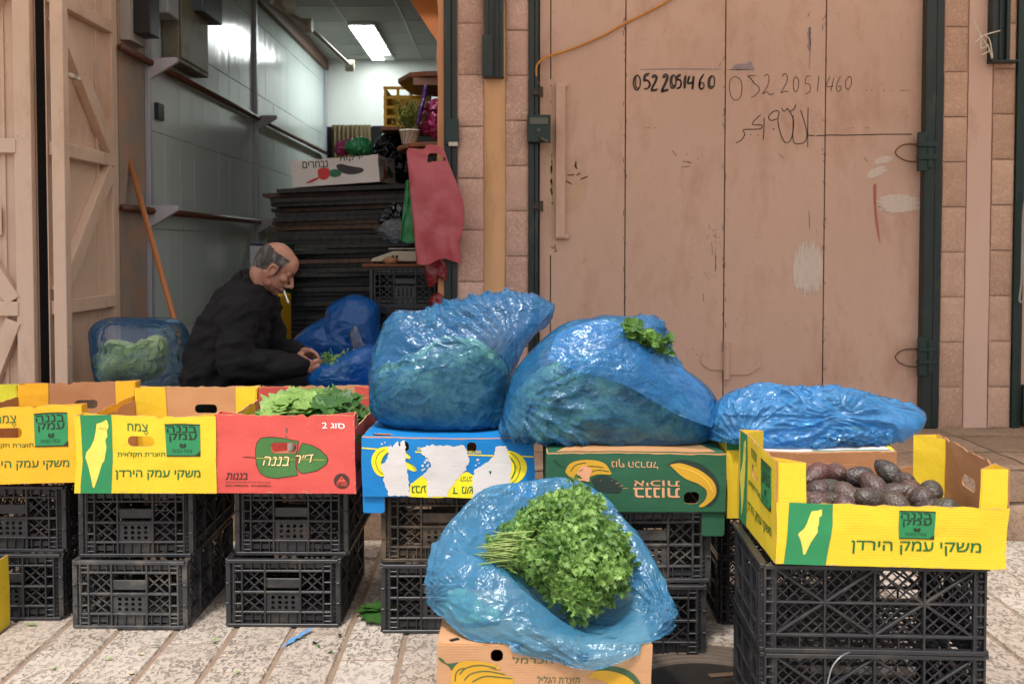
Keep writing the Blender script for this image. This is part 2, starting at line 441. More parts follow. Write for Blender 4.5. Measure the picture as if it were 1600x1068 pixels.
MT['paving'] = stone_mat('paving_stone', '#bfb5aa', '#a99a8b', '#625850', 52, .75)
MT['grout'] = M('paving_joint', '#86715f', .9, .25, 20, bumps=((80, .5, .004),), rand=False)
MT['ledge'] = stone_mat('ledge_stone', '#a58b74', '#8f7660', '#6b5646', 55, .5, .8, .4)
MT['riser'] = stone_mat('riser_stone', '#a3896c', '#8c7358', '#4d3d2e', 70, .6, .85, 1.0)
YW, YS, ZS = 5.73, 4.68, .35
def slab_set(name, cells, z, mat, bev=.006, th=.05, kind='structure', parent=None, face='top'):
    bm = bmesh.new(); ly = bm.loops.layers.float_color.new('tone'); r = random.Random(len(cells))
    for x0, y0, x1, y1 in cells:
        tone = r.random(); dz = r.uniform(-.003, .003); j = lambda: r.uniform(-.002, .002)
        t = [(x0 + bev + j(), y0 + bev + j(), z + dz), (x1 - bev + j(), y0 + bev + j(), z + dz), (x1 - bev + j(), y1 - bev + j(), z + dz), (x0 + bev + j(), y1 - bev + j(), z + dz)]
        b = [(x0 + j(), y0 + j(), z - .010), (x1 + j(), y0 + j(), z - .010), (x1 + j(), y1 + j(), z - .010), (x0 + j(), y1 + j(), z - .010)]
        T = [bm.verts.new(p) for p in t]; B = [bm.verts.new(p) for p in b]
        for f in [T] + [[B[i], B[(i + 1) % 4], T[(i + 1) % 4], T[i]] for i in range(4)]:
            ff = bm.faces.new(f)
            for lp in ff.loops: lp[ly] = (tone, tone, tone, 1)
    me = bpy.data.meshes.new(name); bm.to_mesh(me); bm.free()
    return me
cells = []; r_ = random.Random(3)
pitch = .2105; x0 = X(101, 3.187) - 18 * pitch
for i in range(44):
    xa = x0 + i * pitch; y = -1.6 + r_.uniform(0, .4)
    while y < YS - .02:
        L = r_.uniform(.28, .62); y2 = min(y + L, YS + .05)
        cells.append((xa + .006, y + .006, xa + pitch - .006, y2 - .006)); y = y2
link('pavement', slab_set('pavement', cells, 0, MT['paving']), MT['paving'])
tag(bpy.data.objects['pavement'], kind='structure')
g = MB(); g.add([(-60, -60, -.007), (60, -60, -.007), (60, 60, -.007), (-60, 60, -.007)], [(0, 1, 2, 3)])
tag(g.build('ground', MT['grout']), kind='structure')
# raised stone step in front of the shops
bm = bmesh.new(); ly = bm.loops.layers.float_color.new('tone'); r_ = random.Random(11)
def quadgrid(bm, ly, o, du, dv, nu, nv, tone, amp, nrm, sc=9):
    vs = []
    for j in range(nv + 1):
        for i in range(nu + 1):
            p = o + du * (i / nu) + dv * (j / nv); e_ = min(i, nu - i, j, nv - j)
            h = (mnoise.fractal(p * sc, 1, 2, 4) * amp - (amp * 1.2 if e_ == 0 else 0))
            vs.append(bm.verts.new(p + nrm * h))
    for j in range(nv):
        for i in range(nu):
            f = bm.faces.new((vs[j*(nu+1)+i], vs[j*(nu+1)+i+1], vs[(j+1)*(nu+1)+i+1], vs[(j+1)*(nu+1)+i])); f.smooth = True; f.material_index = 0
            for lp in f.loops: lp[ly] = (tone, tone, tone, 1)
x = -4.2
while x < 4.4:
    wd = r_.uniform(.55, .95); y = YS
    for dd in (.42, .42, .55):
        quadgrid(bm, ly, Vector((x, y, ZS)), Vector((wd - .008, 0, 0)), Vector((0, dd - .008, 0)), 16, 10, r_.random(), .006, Vector((0, 0, 1)), 5); y += dd
    quadgrid(bm, ly, Vector((x, YS, ZS - .16)), Vector((wd - .006, 0, 0)), Vector((0, 0, .16)), 16, 5, r_.random(), .006, Vector((0, -1, 0)), 7)
    x += wd
x = -4.3
while x < 4.4:
    wd = r_.uniform(.3, .6)
    quadgrid(bm, ly, Vector((x, YS + .012, -.03)), Vector((wd - .006, 0, 0)), Vector((0, 0, .22)), 14, 8, r_.random(), .012, Vector((0, -1, 0)), 12); x += wd
me = bpy.data.meshes.new('stone_step'); bm.to_mesh(me); bm.free()
tag(link('stone_step', me, MT['ledge']), kind='structure')
b = MB(); b.box((-4.3, YS + .03, -.05), (4.5, 13, ZS - .012)); tag(b.build('floor', MT['riser']), kind='structure')
# ------------------------------------------------------------------ black plastic crates
CW, CD, CH = .42, .60, .25
def crate_end():
    b = MB(); o = 0.0
    xs = [-.18, -.15, -.065, .065, .15, .18]; zs = [0, .054, .128, .207, .25]
    def fr(p, q, wd=.008, dp=.016, y=.008): b.bar((p[0], y, p[1]), (q[0], y, q[1]), wd, dp, (0, 1, 0))
    fr((-.205, .244), (.205, .244), .012, .022); fr((-.205, .006), (.205, .006), .012, .022)
    fr((-.18, .207), (.18, .207), .007); fr((-.18, .054), (.18, .054), .007); fr((-.18, .128), (.18, .128), .008)
    for x in xs: fr((x, .012), (x, .238), .006 if abs(x) != .065 else .007, .02)
    for x in np.linspace(-.18, .18, 12)[1:-1]:
        fr((x, .207), (x, .238), .004, .014); fr((x, .012), (x, .054), .004, .014)
    for z in (.02, .04, .085, .165, .225):
        for sg in (-1, 1): fr((sg * .15, z), (sg * .18, z), .005, .014)
    for x0, x1 in ((-.15, -.065), (.065, .15)):
        for z0, z1 in ((.054, .128), (.128, .207)):
            a = .018; y = .014
            for p, q in (((x0, z0 + a), (x1 - a, z1)), ((x0 + a, z0), (x1, z1 - a)), ((x0, z1 - a), (x1 - a, z0)), ((x0 + a, z1), (x1, z0 + a))):
                b.bar((p[0], y, p[1]), (q[0], y, q[1]), .0055, .007)
    b.box((-.065, .006, .143), (.065, .013, .178))
    b.box((-.065, .010, .012), (.065, .014, .054))
    b.box((-.18, .012, .215), (.18, .016, .236)); b.box((-.18, .012, .02), (-.065, .016, .04)); b.box((.065, .012, .02), (.18, .016, .04))
    me = b.mesh('end_panel', bevel=.0011, seg=1)
    # plate with round holes
    pl = plate_mesh([(-.065, .054), (.065, .054), (.065, .126), (-.065, .126)], [disc(x, z, .0072, 12) for x in (-.037, -.012, .012, .037) for z in (.07, .089, .108)], .006, 1.0, lambda p: p + Vector((0, .006, 0)))
    bm = bmesh.new(); bm.from_mesh(me); bm.from_mesh(pl); bm.to_mesh(me); bm.free()
    for p in me.polygons: p.material_index = 0
    return me
def crate_side():
    b = MB()
    def fr(p, q, wd=.007, dp=.014, y=.007): b.bar((p[0], y, p[1]), (q[0], y, q[1]), wd, dp)
    L = .29
    fr((-L, .244), (L, .244), .012, .022); fr((-L, .006), (L, .006), .012, .022); fr((-L, .05), (L, .05), .008); fr((-L, .143), (L, .143), .006)
    for x in (-.29, -.262, -.131, 0, .131, .262, .29): fr((x, .01), (x, .24), .006, .018)
    for c in (-.131, .131):
        for sx in (-1, 1):
            for z in (.05, .238): fr((c, .143), (c + sx * .131, z), .007, .012)
    for x in np.arange(-.262 - .19, .262, .032):
        for sg in (-1, 1):
            p0, p1 = (x, .05), (x + .19, .24)
            a0 = max(-.262, p0[0]); a1 = min(.262, p1[0])
            if a1 - a0 < .01: continue
            z0, z1 = .05 + (a0 - x), .05 + (a1 - x)
            if sg < 0: a0, a1 = -a0, -a1
            b.bar((a0, .016, z0), (a1, .016, z1), .0042, .005)
    for z in (.08, .11, .18, .21):
        for sg in (-1, 1): fr((sg * .262, z), (sg * .29, z), .005, .012)
    for x in np.linspace(-.262, .262, 9): fr((x, .01), (x, .05), .004, .012)
    return b.mesh('side_panel', bevel=.0010, seg=1)
def crate_base():
    b = MB()
    for x in np.linspace(-.19, .19, 11): b.bar((x, -.28, .006), (x, .28, .006), .006, .008, (0, 0, 1))
    for y in np.linspace(-.28, .28, 15): b.bar((-.2, y, .0075), (.2, y, .0075), .006, .008, (0, 0, 1))
    return b.mesh('base')
def crate_post():
    b = MB()       # corner at the origin, the crate lies towards +x, +y; chamfered, with ladder rungs
    b.prism([(0, 0)], 0, 0) if False else None
    pr = [(.002, .030), (.030, .002), (.036, .002), (.036, .008), (.030, .010), (.010, .030), (.010, .036), (.002, .036)]
    n = len(pr)
    b.add([(x, y, .004) for x, y in pr] + [(x, y, .246) for x, y in pr],
          [tuple(range(n))[::-1], tuple(range(n, 2 * n))] + [(i, (i + 1) % n, n + (i + 1) % n, n + i) for i in range(n)])
    for z in (.006, .022, .038, .054, .07, .086, .165, .181, .197, .213, .229, .244):
        b.add([(-.002, .03, z - .002), (.03, -.002, z - .002), (.036, .01, z - .002), (.01, .036, z - .002), (-.002, .03, z + .0025), (.03, -.002, z + .0025), (.036, .01, z + .0025), (.01, .036, z + .0025)],
              [(0,3,2,1),(4,5,6,7),(0,1,5,4),(1,2,6,5),(2,3,7,6),(3,0,4,7)])
    for z0, z1 in ((.086, .09), (.16, .165)): b.box((.0, .0, z0), (.012, .012, z1))
    return b.mesh('corner_post', bevel=.0012, seg=1)
CR = dict(e=crate_end(), s=crate_side(), b=crate_base(), p=crate_post())
def crate_parts(root, mat):
    def put(name, me, loc, rz):
        m2 = me if len(me.materials) == 0 else me
        o = bpy.data.objects.new(name, me); col.objects.link(o); o.parent = root; o.location = loc; o.rotation_euler = (0, 0, rz)
        if len(me.materials) == 0: me.materials.append(mat)
        o.material_slots[0].link = 'OBJECT'; o.material_slots[0].material = mat
    put('end_panel', CR['e'], (0, -CD / 2, 0), 0); put('end_panel', CR['e'], (0, CD / 2, 0), math.pi)
    put('side_panel', CR['s'], (CW / 2, 0, 0), math.pi / 2); put('side_panel', CR['s'], (-CW / 2, 0, 0), -math.pi / 2)
    put('base', CR['b'], (0, 0, 0), 0)
    for sx, sy, rz in ((-1, -1, 0), (1, -1, math.pi / 2), (1, 1, math.pi), (-1, 1, -math.pi / 2)):
        put('corner_post', CR['p'], (sx * CW / 2, sy * CD / 2, 0), rz)
def crate(label, x, y, z, rz=0, group=None, mat='crate', sc=(1, 1, 1), rot=None):
    t = thing('plastic_crate', label, 'crate', (x, y, z), rz, group); t.scale = sc
    if rot: t.rotation_euler = rot
    crate_parts(t, MT[mat]); return t
GC = 'black plastic crates stacked along the stall front'
def stack(px_l, y, rz, labels, mats=('crate', 'crate'), dx=(0, 0), dy=(0, 0)):
    for k, lb in enumerate(labels):
        crate(lb, X(px_l, y) + CW / 2 + dx[k], y + CD / 2 + dy[k] - (.038 if k == 0 else .012), k * .252, rz[k], GC, mats[k])
XS = {}
stack(-83, 3.72, (R(1), R(-1.5)), ('ground-level black crate cut by the left edge of the photo', 'black crate directly under the leftmost yellow carton'), dx=(0, .02))
stack(113, 3.64, (R(-1), R(.6)), ('ground-level black crate two below the yellow carton with the whole map print', 'black crate directly under the yellow carton showing its whole map print'), dy=(0, .02), mats=('crate_grey', 'crate'))
stack(353, 3.66, (R(-.6), R(-.8)), ('ground-level black crate two below the red carton', 'black crate directly under the red carton'), dx=(0, .024), dy=(0, .02))
stack(592, 3.60, (R(.4), R(.2)), ('ground-level black crate two below the blue carton, pressed by the parsley bag', 'brown-dusted black crate directly under the blue carton'), mats=('crate', 'crate_brown'), dx=(.005, .005))
stack(918, 3.38, (R(-1), R(.5)), ('ground-level black crate two below the dark green carton', 'black crate directly under the dark green carton'), dx=(-.012, 0), mats=('crate', 'crate_grey'))
# right-hand stack, long side to the street
for k, lb in enumerate(('ground-level black crate with a wire stuck in it, under the avocado stack', 'black crate directly under the avocado carton, lattice side to the street')):
    crate(lb, X(1377, 2.75) + .012, 2.75 + CW / 2 + .02, k * .252, R(-92 - .6 * k), GC, 'crate', (1, 1.055, 1))
b = MB(); b.tube(spline([Wp(1292, 1072, 2.70), Wp(1300, 1042, 2.71), Wp(1315, 1024, 2.72), Wp(1328, 1018, 2.745)], 5), .0025, 6)
tag(b.build('wire', M('steel_wire', '#8c8a86', .4, metal=.6), smooth=True), 'short bent grey wire poking out of the lowest right-hand crate', 'wire')
# crates behind the right-hand stack, under the white-topped carton
for k, lb in enumerate(('shadowed ground-level crate behind the right stack, under the white-topped carton', 'shadowed upper crate behind the right stack, under the white-topped carton')):
    crate(lb, 1.10, 3.85, k * .252, R(-91), GC, 'crate', (1, 1, 1))

# ------------------------------------------------------------------ cardboard cartons
def mk_warp(seed, amt=.010):
    r = random.Random(seed); o = Vector((r.uniform(0, 50), r.uniform(0, 50), r.uniform(0, 50)))
    def wf(p):
        q = Vector((p.x * 3.2, p.y * 3.2, p.z * 3.2)) + o; k = min(1, max(0, p.z / .12))
        n = mnoise.noise_vector(q) * amt * (.3 + k); d = mnoise.noise_vector(q * 4.0) * amt * .25
        return Vector((p.x + n.x + d.x, p.y + n.y + d.y, p.z + (n.z * .7 + d.z) * k))
    return wf
def torn_top(w, h, seed, amp=.004, l=0, rr=0):
    """outline of a wall whose top edge is worn"""
    r = random.Random(seed); pts = [(-w / 2, 0), (w / 2, 0), (w / 2, h + rr)]
    n = 26
    for k in range(1, n):
        u = w / 2 - w * k / n; pts.append((u, h + rr * (1 - k / n) + l * k / n + r.uniform(-amp, amp * .5) - (amp * 2 if r.random() < .08 else 0)))
    pts.append((-w / 2, h + l)); return pts
T4 = .0045
def carton(name, label, w, d, h, outer, inner, loc, rz, low, seed, group=None, hole=True, low_sides='side', post=True, post_mat=None, pw=(.105, .06), end_h=(0, 0), post_inset=.001, hole_at=(-.064, .033, .60, .038)):
    """open tray carton: the two end walls stand full height with hand holes, the long walls are lower, hollow corner posts inside.
    low_sides: which walls are low ('side' = left and right, 'front' = front and back)"""
    t = thing(name, label, 'carton', loc, rz, group); wf = mk_warp(seed)
    mats = [MT[outer], MT[inner]]
    F = {}
    for key, ang, ww, dd in (('front', 0, w, d), ('back', math.pi, w, d), ('right', math.pi / 2, d, w), ('left', -math.pi / 2, d, w)):
        m = Matrix.Rotation(ang, 4, 'Z') @ Matrix.Translation((0, -dd / 2, 0))
        tf = (lambda m_: (lambda p: m_ @ p))(m)
        is_low = (low_sides == 'side') == (key in ('left', 'right'))
        hh = low if is_low else h
        wd = ww - (0 if key in ('front', 'back') else 2 * T4 + .001)
        hl = [] if (is_low or not hole) else [rrect(hole_at[0], hh * hole_at[2], hole_at[1], hh * hole_at[2] + hole_at[3], .016)]
        me = plate_mesh(torn_top(wd, hh, seed + len(F)), hl, T4, .03, tf, wf, key + '_wall')
        F[key] = (link('end_wall' if not is_low else 'side_wall', me, mats, t), tf, wd, hh)
    b = MB(); b.box((-w / 2 + .006, -d / 2 + .006, .001), (w / 2 - .006, d / 2 - .006, .006)); b.build('base', MT[inner], t)
    if post:
        for sx in (-1, 1):
            for sy in (-1, 1):
                x = sx * (w / 2 - T4 - post_inset); y = sy * (d / 2 - T4 - post_inset); px, py = pw
                if low_sides == 'front': x, y = x, y
                tri = [(x, y), (x - sx * px, y), (x, y - sy * py)]
                b = MB()
                for i in range(3):
                    p, q = Vector((*tri[i], 0)), Vector((*tri[(i + 1) % 3], 0)); dv = (q - p).normalized(); nn = Vector((dv.y, -dv.x, 0)) * (.0022)
                    p = p + dv * .002; q = q - dv * .002
                    for k in range(6):
                        z0, z1 = .007 + (h - .009) * k / 6, .007 + (h - .009) * (k + 1) / 6
                        b.add([wf(v + Vector((0, 0, z))) for z in (z0, z1) for v in (p - nn, q - nn, q + nn, p + nn)],
                              [(0,1,5,4),(1,2,6,5),(2,3,7,6),(3,0,4,7)] + ([(4,5,6,7)] if k == 5 else []) + ([(0,3,2,1)] if k == 0 else []), 0)
                        if k == 5: b.m[-1] = 1
                b.build('corner_post', [MT[post_mat or outer], MT[inner]], t)
    for key in ('front', 'left', 'right'):
        o_, tf_, wd_, hh_ = F[key]; fc = Face(t, (0, 100, 0, 100), (-wd_ / 2, wd_ / 2, 0, hh_), tf_, wf); rr_ = random.Random(seed * 7 + len(key)); L = []
        for k in range(34):
            e_ = rr_.randrange(4); q = rr_.uniform(1, 99); d_ = abs(rr_.gauss(0, .7)) + .25; l_ = rr_.uniform(.8, 5)
            L.append([(q, d_ + (0 if e_ else 0)), (q + l_, d_)] if e_ == 0 else [(q, 100 - d_ * 1.4), (q + l_, 100 - d_ * 1.4)] if e_ == 1 else [(d_ * .7, q), (d_ * .7, q + l_)] if e_ == 2 else [(100 - d_ * .7, q), (100 - d_ * .7, q + l_)])
        L = [[(min(99.6, max(.4, x)), min(99.6, max(.4, y))) for x, y in l] for l in L]
        ob = fc.stroke('edge_wear', MT['kraft_pale'], L, .0022, F[key][0], lay=.4); fc.stroke('edge_wear', MT['kraft_pale'], [[(x, y), (x + rr_.uniform(-3, 3), y + rr_.uniform(-4, 4))] for x, y in [(rr_.uniform(4, 95), rr_.uniform(5, 95)) for _ in range(9)]], .0012, F[key][0], lay=.45)
    return t, F, wf
MT['kraft_pale'] = M('worn_board', '#c7a883', .8, .15, 30)
MAPZ = [(580,330),(588,365),(575,392),(578,420),(565,440),(570,480),(562,520),(556,560),(545,575),(535,620),(522,670),(508,712),(500,705),(490,660),(470,600),(448,540),(455,510),(480,480),(500,440),(512,390),(520,350),(545,345)]
def logo(fc, x0, y0, x1, y1):
    W_, H_ = x1 - x0, y1 - y0; P = lambda u, v: (x0 + u * W_, y0 + v * H_)
    pn = fc.poly('logo_panel', MT['ink_green'], [P(0, 0), P(1, 0), P(1, 1), P(0, 1)])
    B = MT['ink_black']
    fc.poly('logo_border', B, [P(0, 0), P(1, 0), P(1, .035), P(0, .035)], parent=pn, lay=2)
    fc.poly('logo_border', B, [P(0, .965), P(.86, .965), P(1, .83), P(1, 1), P(0, 1)], parent=pn, lay=2)
    fc.text('logo_lettering', B, heb('בננה'), *P(.06, .07), *P(.90, .27), .035, parent=pn, lay=2)
    fc.text('logo_lettering', B, heb('עמק'), *P(.12, .30), *P(.90, .56), .035, parent=pn, lay=2)
    fc.text('logo_lettering', B, heb('צמח בננות'), *P(.18, .78), *P(.76, .88), .01, parent=pn, lay=2)
    fc.poly('logo_emblem', B, [P(.42, .58), P(.45, .62), P(.55, .62), P(.58, .58), P(.60, .68), P(.55, .74), P(.45, .74), P(.40, .68)], [[P(.455, .645), P(.5, .71), P(.545, .645), P(.5, .67)]], parent=pn, lay=2)
def yellow_print(fc, text_all=True, hole_xy=None):
    """print of the yellow valley carton, in pixels of the zoomed photo (x 397..1200, y 305..742)"""
    pn = fc.poly('map_panel', MT['ink_green'], [(432, 305), (605, 305), (605, 742), (432, 742)])
    fc.poly('map_outline', MT['ink_mapyellow'], MAPZ, parent=pn, lay=2)
    fc.stroke('map_detail', MT['ink_dkgreen'], [[(530, 376), (540, 372), (552, 380), (562, 374)], [(566, 372), (572, 380), (570, 388)]], .0012, parent=pn, lay=3)
    G = MT['ink_dkgreen']
    fc.text('lettering', G, heb('צמח'), 700, 350, 818, 392, .02)
    for q in ((800, 402), (816, 402), (808, 411)): fc.poly('vowel_mark', G, disc(*q, 4, 8))
    fc.text('lettering', G, heb('תוצרת חקלאית'), 634, 508, 910, 543, .022)
    fc.text('lettering', G, heb('משקי עמק הירדן'), 624, 612, 1112, 664, .03)
    logo(fc, 919, 348, 1112, 536)
CWD, CDP, CHT = .518, .66, .285
ZC = .506
GY = 'yellow cartons with green map print'
YB = (397, 1200, 305, 742)
def yface(F, t, wf, key, box=YB):
    o, tf, wd, hh = F[key]
    return Face(o, box, (-wd / 2, wd / 2, 0, hh), tf, wf)
# the carton at the far left, mostly outside the picture
yc = 3.63
def cx_of(pl, pr, y): return (X(pl, y) + X(pr, y)) / 2
t, F, wf = carton('banana_carton', 'yellow carton cut by the left edge, only its lime corner post in view', CWD, CDP, CHT, 'yellow', 'kraft_dark', (X(-215, yc), yc + CDP / 2 + .02, ZC), R(0), .235, 21, GY, post_mat='lime')
yellow_print(yface(F, t, wf, 'front'))
t, F, wf = carton('banana_carton', 'amber yellow carton with its map print cropped by the left edge', CWD, CDP, CHT, 'amber', 'kraft_dark', (cx_of(-103, 122, yc - .01), yc + CDP / 2 + .0, ZC), R(1.2), .235, 22, GY)
t.rotation_euler = (R(-1), R(-1.3), R(1.5)); t.location.z += .016
yellow_print(yface(F, t, wf, 'front'))
t, F, wf = carton('banana_carton', 'yellow carton showing the whole green map print, standing left of the red carton', CWD, CDP, CHT, 'yellow', 'kraft', (cx_of(112, 335, 3.58), 3.58 + CDP / 2, ZC), R(-.5), .235, 23, GY)
yellow_print(yface(F, t, wf, 'front'))
b = MB(); b.box((-CWD / 2 + .12, -.2, .0065), (-CWD / 2 + .5, .12, .0095)); b.build('liner_sheet', MT['kraft_warm'], t)
# red carton
tr, FR, wfr = carton('banana_carton', 'red carton printed with a banana leaf, heaped with vine leaves', CWD - .006, CDP, CHT + .003, 'red', 'kraft', (cx_of(338, 556, 3.58), 3.58 + CDP / 2, ZC), R(-1.0), .235, 31, None, hole_at=(-.054, .040, .545, .033))
o, tf, wd, hh = FR['front']
fr = Face(o, (45, 1225, 292, 985), (-wd / 2, wd / 2, 0, hh), tf, wfr)
LEAF1 = [(372,640),(372,590),(385,530),(420,492),(500,482),(600,488),(745,515),(738,560),(722,640),(720,740),(738,820),(640,832),(578,838),(576,845),(470,835),(410,800),(380,720),(374,660)]
HOLEP = [(510, 545), (530, 530), (712, 532), (724, 548), (722, 590), (705, 606), (525, 604), (508, 590)]
LEAF2 = [(742,640),(758,580),(782,535),(860,560),(930,600),(985,655),(998,690),(980,730),(900,780),(800,802),(765,795),(735,750)]
def grow(pts, k):
    cx = sum(p[0] for p in pts) / len(pts); cy = sum(p[1] for p in pts) / len(pts)
    return [(p[0] + (p[0] - cx) / math.hypot(p[0] - cx, p[1] - cy) * k, p[1] + (p[1] - cy) / math.hypot(p[0] - cx, p[1] - cy) * k) for p in pts]
# the carton's own hand hole sits where the photo has it: cut print around it
hz = [(-.055 + .0, hh * .6), (.035, hh * .6 + .038)]
def inv(u, v): return (45 + (u + wd / 2) / wd * 1180, 985 - v / hh * 693)
hp = [inv(u, v) for u, v in rrect(-.057, hh * .545 - .003, .043, hh * .545 + .036, .017)]
lf = fr.poly('leaf_print', MT['ink_brown'], grow(LEAF1, 7), [hp]); fr.poly('leaf_blade', MT['ink_leaf'], LEAF1, [hp], parent=lf, lay=2)
lf2 = fr.poly('leaf_print', MT['ink_brown'], grow(LEAF2, 7)); fr.poly('leaf_blade', MT['ink_leaf'], LEAF2, parent=lf2, lay=2)
fr.stroke('leaf_stalk', MT['ink_brown'], [[(262, 656), (320, 657), (372, 661)]], .0035)
fr.stroke('leaf_midrib', MT['ink_banana_lt'], [spline([(372, 661), (520, 664), (715, 672)]), spline([(745, 672), (860, 680), (975, 690)])], .0014, lay=3)
for s_, x0_, y0_, x1_, y1_ in ((heb('בננה'), 428, 640, 665, 728), (heb('ד״ר'), 718, 632, 885, 705)):
    fr.text('title_outline', MT['ink_brown'], s_, x0_ - 3, y0_ - 1, x1_ + 4, y1_ + 4, .05, shear=.25, lay=3)
    fr.text('title_lettering', MT['ink_cream'], s_, x0_ + 2, y0_ + 2, x1_ - 2, y1_ - 1, .012, shear=.25, lay=4)
fr.text('grade_lettering', MT['ink_white'], '2 ' + heb('סוג'), 950, 362, 1142, 416, .045)
fr.text('lettering', MT['ink_brown'], heb('בננות'), 120, 803, 303, 862, .04, shear=.2)
fr.text('small_lettering', MT['ink_brown'], heb('שיווק בננות ופירות משובחים מהעמק'), 120, 880, 500, 897, .01)
fr.text('small_lettering', MT['ink_brown'], '050-9986356  04-6848554', 120, 908, 505, 924, .02)
bd = fr.poly('round_badge', MT['ink_brown'], disc(1110, 875, 65, 32)); 
fr.poly('badge_triangle', MT['red'], [(1110, 832), (1148, 880), (1072, 880)], [[(1110, 846), (1120, 862), (1100, 862)]], parent=bd, lay=2)
fr.text('badge_lettering', MT['red'], heb('תוצרת'), 1066, 884, 1154, 916, .05, parent=bd, lay=2)
for q in ((628, 402, 650, 418), (632, 424, 648, 440), (630, 460, 645, 476), (628, 482, 646, 496)): fr.poly('stamp_mark', MT['ink_greengray'], [(q[0], q[1]), (q[2], q[1] + 3), (q[2] - 3, q[3]), (q[0] + 4, q[3])])
o, tf, wd, hh = FR['right']; f2 = Face(o, (0, 100, 0, 100), (-wd / 2, wd / 2, 0, hh), tf, wfr)
f2.text('lettering', MT['ink_brown'], 'Banana', 3, 52, 22, 70, .03, shear=.2)
f2.poly('leaf_print', MT['ink_leaf'], disc(9, 22, 6, 14, 1.6))
b = MB(); b.box((-CWD / 2 + .115, CDP / 2 - .030, .01), (-CWD / 2 + .15, CDP / 2 - .026, CHT - .01)); b.build('pale_strip', MT['white'], tr)

for o_ in list(col.objects):
    if o_.name.startswith('banana_carton'): o_.rotation_euler.x += R(1.3); o_.location.z += .008
# ------------------------------------------------------------------ upturned lidded cartons: blue, green, kraft
def lid_carton(name, label, w, d, h, outer, top, loc, rz, seed, notch=(), top_hole=None, front_hole=None):
    t = thing(name, label, 'carton', loc, rz); wf = mk_warp(seed, .008); F = {}
    for key, ang, ww, dd in (('front', 0, w, d), ('back', math.pi, w, d), ('right', math.pi / 2, d, w), ('left', -math.pi / 2, d, w)):
        m = Matrix.Rotation(ang, 4, 'Z') @ Matrix.Translation((0, -dd / 2, 0)); tf = (lambda m_: (lambda p: m_ @ p))(m)
        wd = ww - (0 if key in ('front', 'back') else 2 * T4 + .001)
        hl = [rrect(u - .017, h - .048, u + .017, h - .012, .014) for u in notch] if key == 'front' else []
        if key == 'front' and front_hole: hl.append(rrect(*front_hole, .016))
        me = plate_mesh(torn_top(wd, h, seed + len(F), .0012), hl, T4, .03, tf, wf, 'wall')
        F[key] = (link('wall', me, [MT[outer], MT['kraft']], t), tf, wd, h)
    tf = lambda p: Vector((p.x, p.z, h - .001 - p.y))       # v runs to the back, thickness downwards
    hl = [rrect(*q, .012) for q in (top_hole or ())]
    me = plate_mesh([(-w / 2 + .004, -d / 2 + .004), (w / 2 - .004, -d / 2 + .004), (w / 2 - .004, d / 2 - .004), (-w / 2 + .004, d / 2 - .004)], hl, T4, .03, lambda p: Vector((p.x, p.z, h + .003 - p.y)), wf, 'top_panel')
    link('top_panel', me, [MT[top], MT['kraft']], t)
    return t, F, wf
def hang_flap(t, mat, x0, x1, z0, z1, y, name='hanging_flap', seed=1):
    me = plate_mesh([(x0, z0 + .004), (x0 + .006, z0), (x1 - .008, z0), (x1, z0 + .006), (x1, z1), (x0, z1)], (), T4, .03, lambda p: p + Vector((0, y, 0)), mk_warp(seed, .004), name)
    return link(name, me, [MT[mat], MT['kraft']], t)
# blue
yb = 3.53
xb = cx_of(567, 836, yb); wB = X(836, yb) - X(567, yb)
t, F, wf = lid_carton('banana_carton', 'blue carton with white torn paint patches, under the tallest blue bag', wB, .42, .212, 'blue', 'blue', (xb, yb + .21, ZC), R(-.8), 41, (-.157, .080), [(-wB / 2 + .035, -.19, -wB / 2 + .10, -.15)])
o, tf, wd, hh = F['front']; fb = Face(o, (22, 1452, 66, 582), (-wd / 2, wd / 2, 0, hh), tf, wf)
Yk, Wk, Gk = MT['ink_yellow'], MT['white'], MT['ink_dkgreen']
for a, c_ in ((26, 380), (460, 540), (880, 1110), (1350, 1448)): fb.poly('printed_line', Yk, [(a, 155 + (a - 26) * .05), (c_, 155 + (c_ - 26) * .05), (c_, 166 + (c_ - 26) * .05), (a, 166 + (a - 26) * .05)])
def crescent(fc, mat, a, c_, nm, lines=(), lw=.0022, par=None, lay=1):
    return fc.poly(nm, mat, spline(a, 5)[:-1] + spline(c_, 5)[:-1], parent=par, lay=lay)
n1 = fb.poly('banana_print', Yk, spline([(240, 140), (160, 160), (110, 230), (108, 310), (140, 380), (190, 405), (240, 380), (200, 330), (185, 280), (210, 220), (260, 180), (240, 140)], 4)[:-1])
fb.stroke('banana_line', Gk, [spline([(215, 165), (160, 210), (140, 280), (160, 350), (200, 385)]), spline([(235, 190), (200, 240), (185, 300)])], .0022, n1, 2)
n2 = fb.poly('banana_print', Yk, spline([(380, 190), (420, 230), (400, 250), (370, 235), (380, 270), (430, 290), (470, 340), (440, 352), (380, 320), (350, 270), (350, 200), (380, 190)], 4)[:-1])
fb.stroke('banana_line', Gk, [spline([(380, 240), (410, 245)]), spline([(385, 268), (430, 295), (462, 345)])], .0022, n2, 2)
n3 = fb.poly('banana_print', Yk, spline([(1180, 195), (1250, 178), (1340, 220), (1385, 300), (1370, 390), (1310, 455), (1250, 460), (1190, 420), (1170, 300), (1180, 195)], 4)[:-1])
fb.stroke('banana_line', Gk, [spline([(1245, 190), (1310, 250), (1330, 330), (1300, 420), (1260, 455)]), spline([(1235, 215), (1280, 280), (1280, 360), (1250, 430)]), spline([(1255, 250), (1295, 330), (1262, 420)])], .0024, n3, 2)
fb.poly('banana_print', Yk, spline([(1065, 270), (1090, 235), (1130, 215), (1140, 250), (1090, 280), (1065, 270)], 3)[:-1])
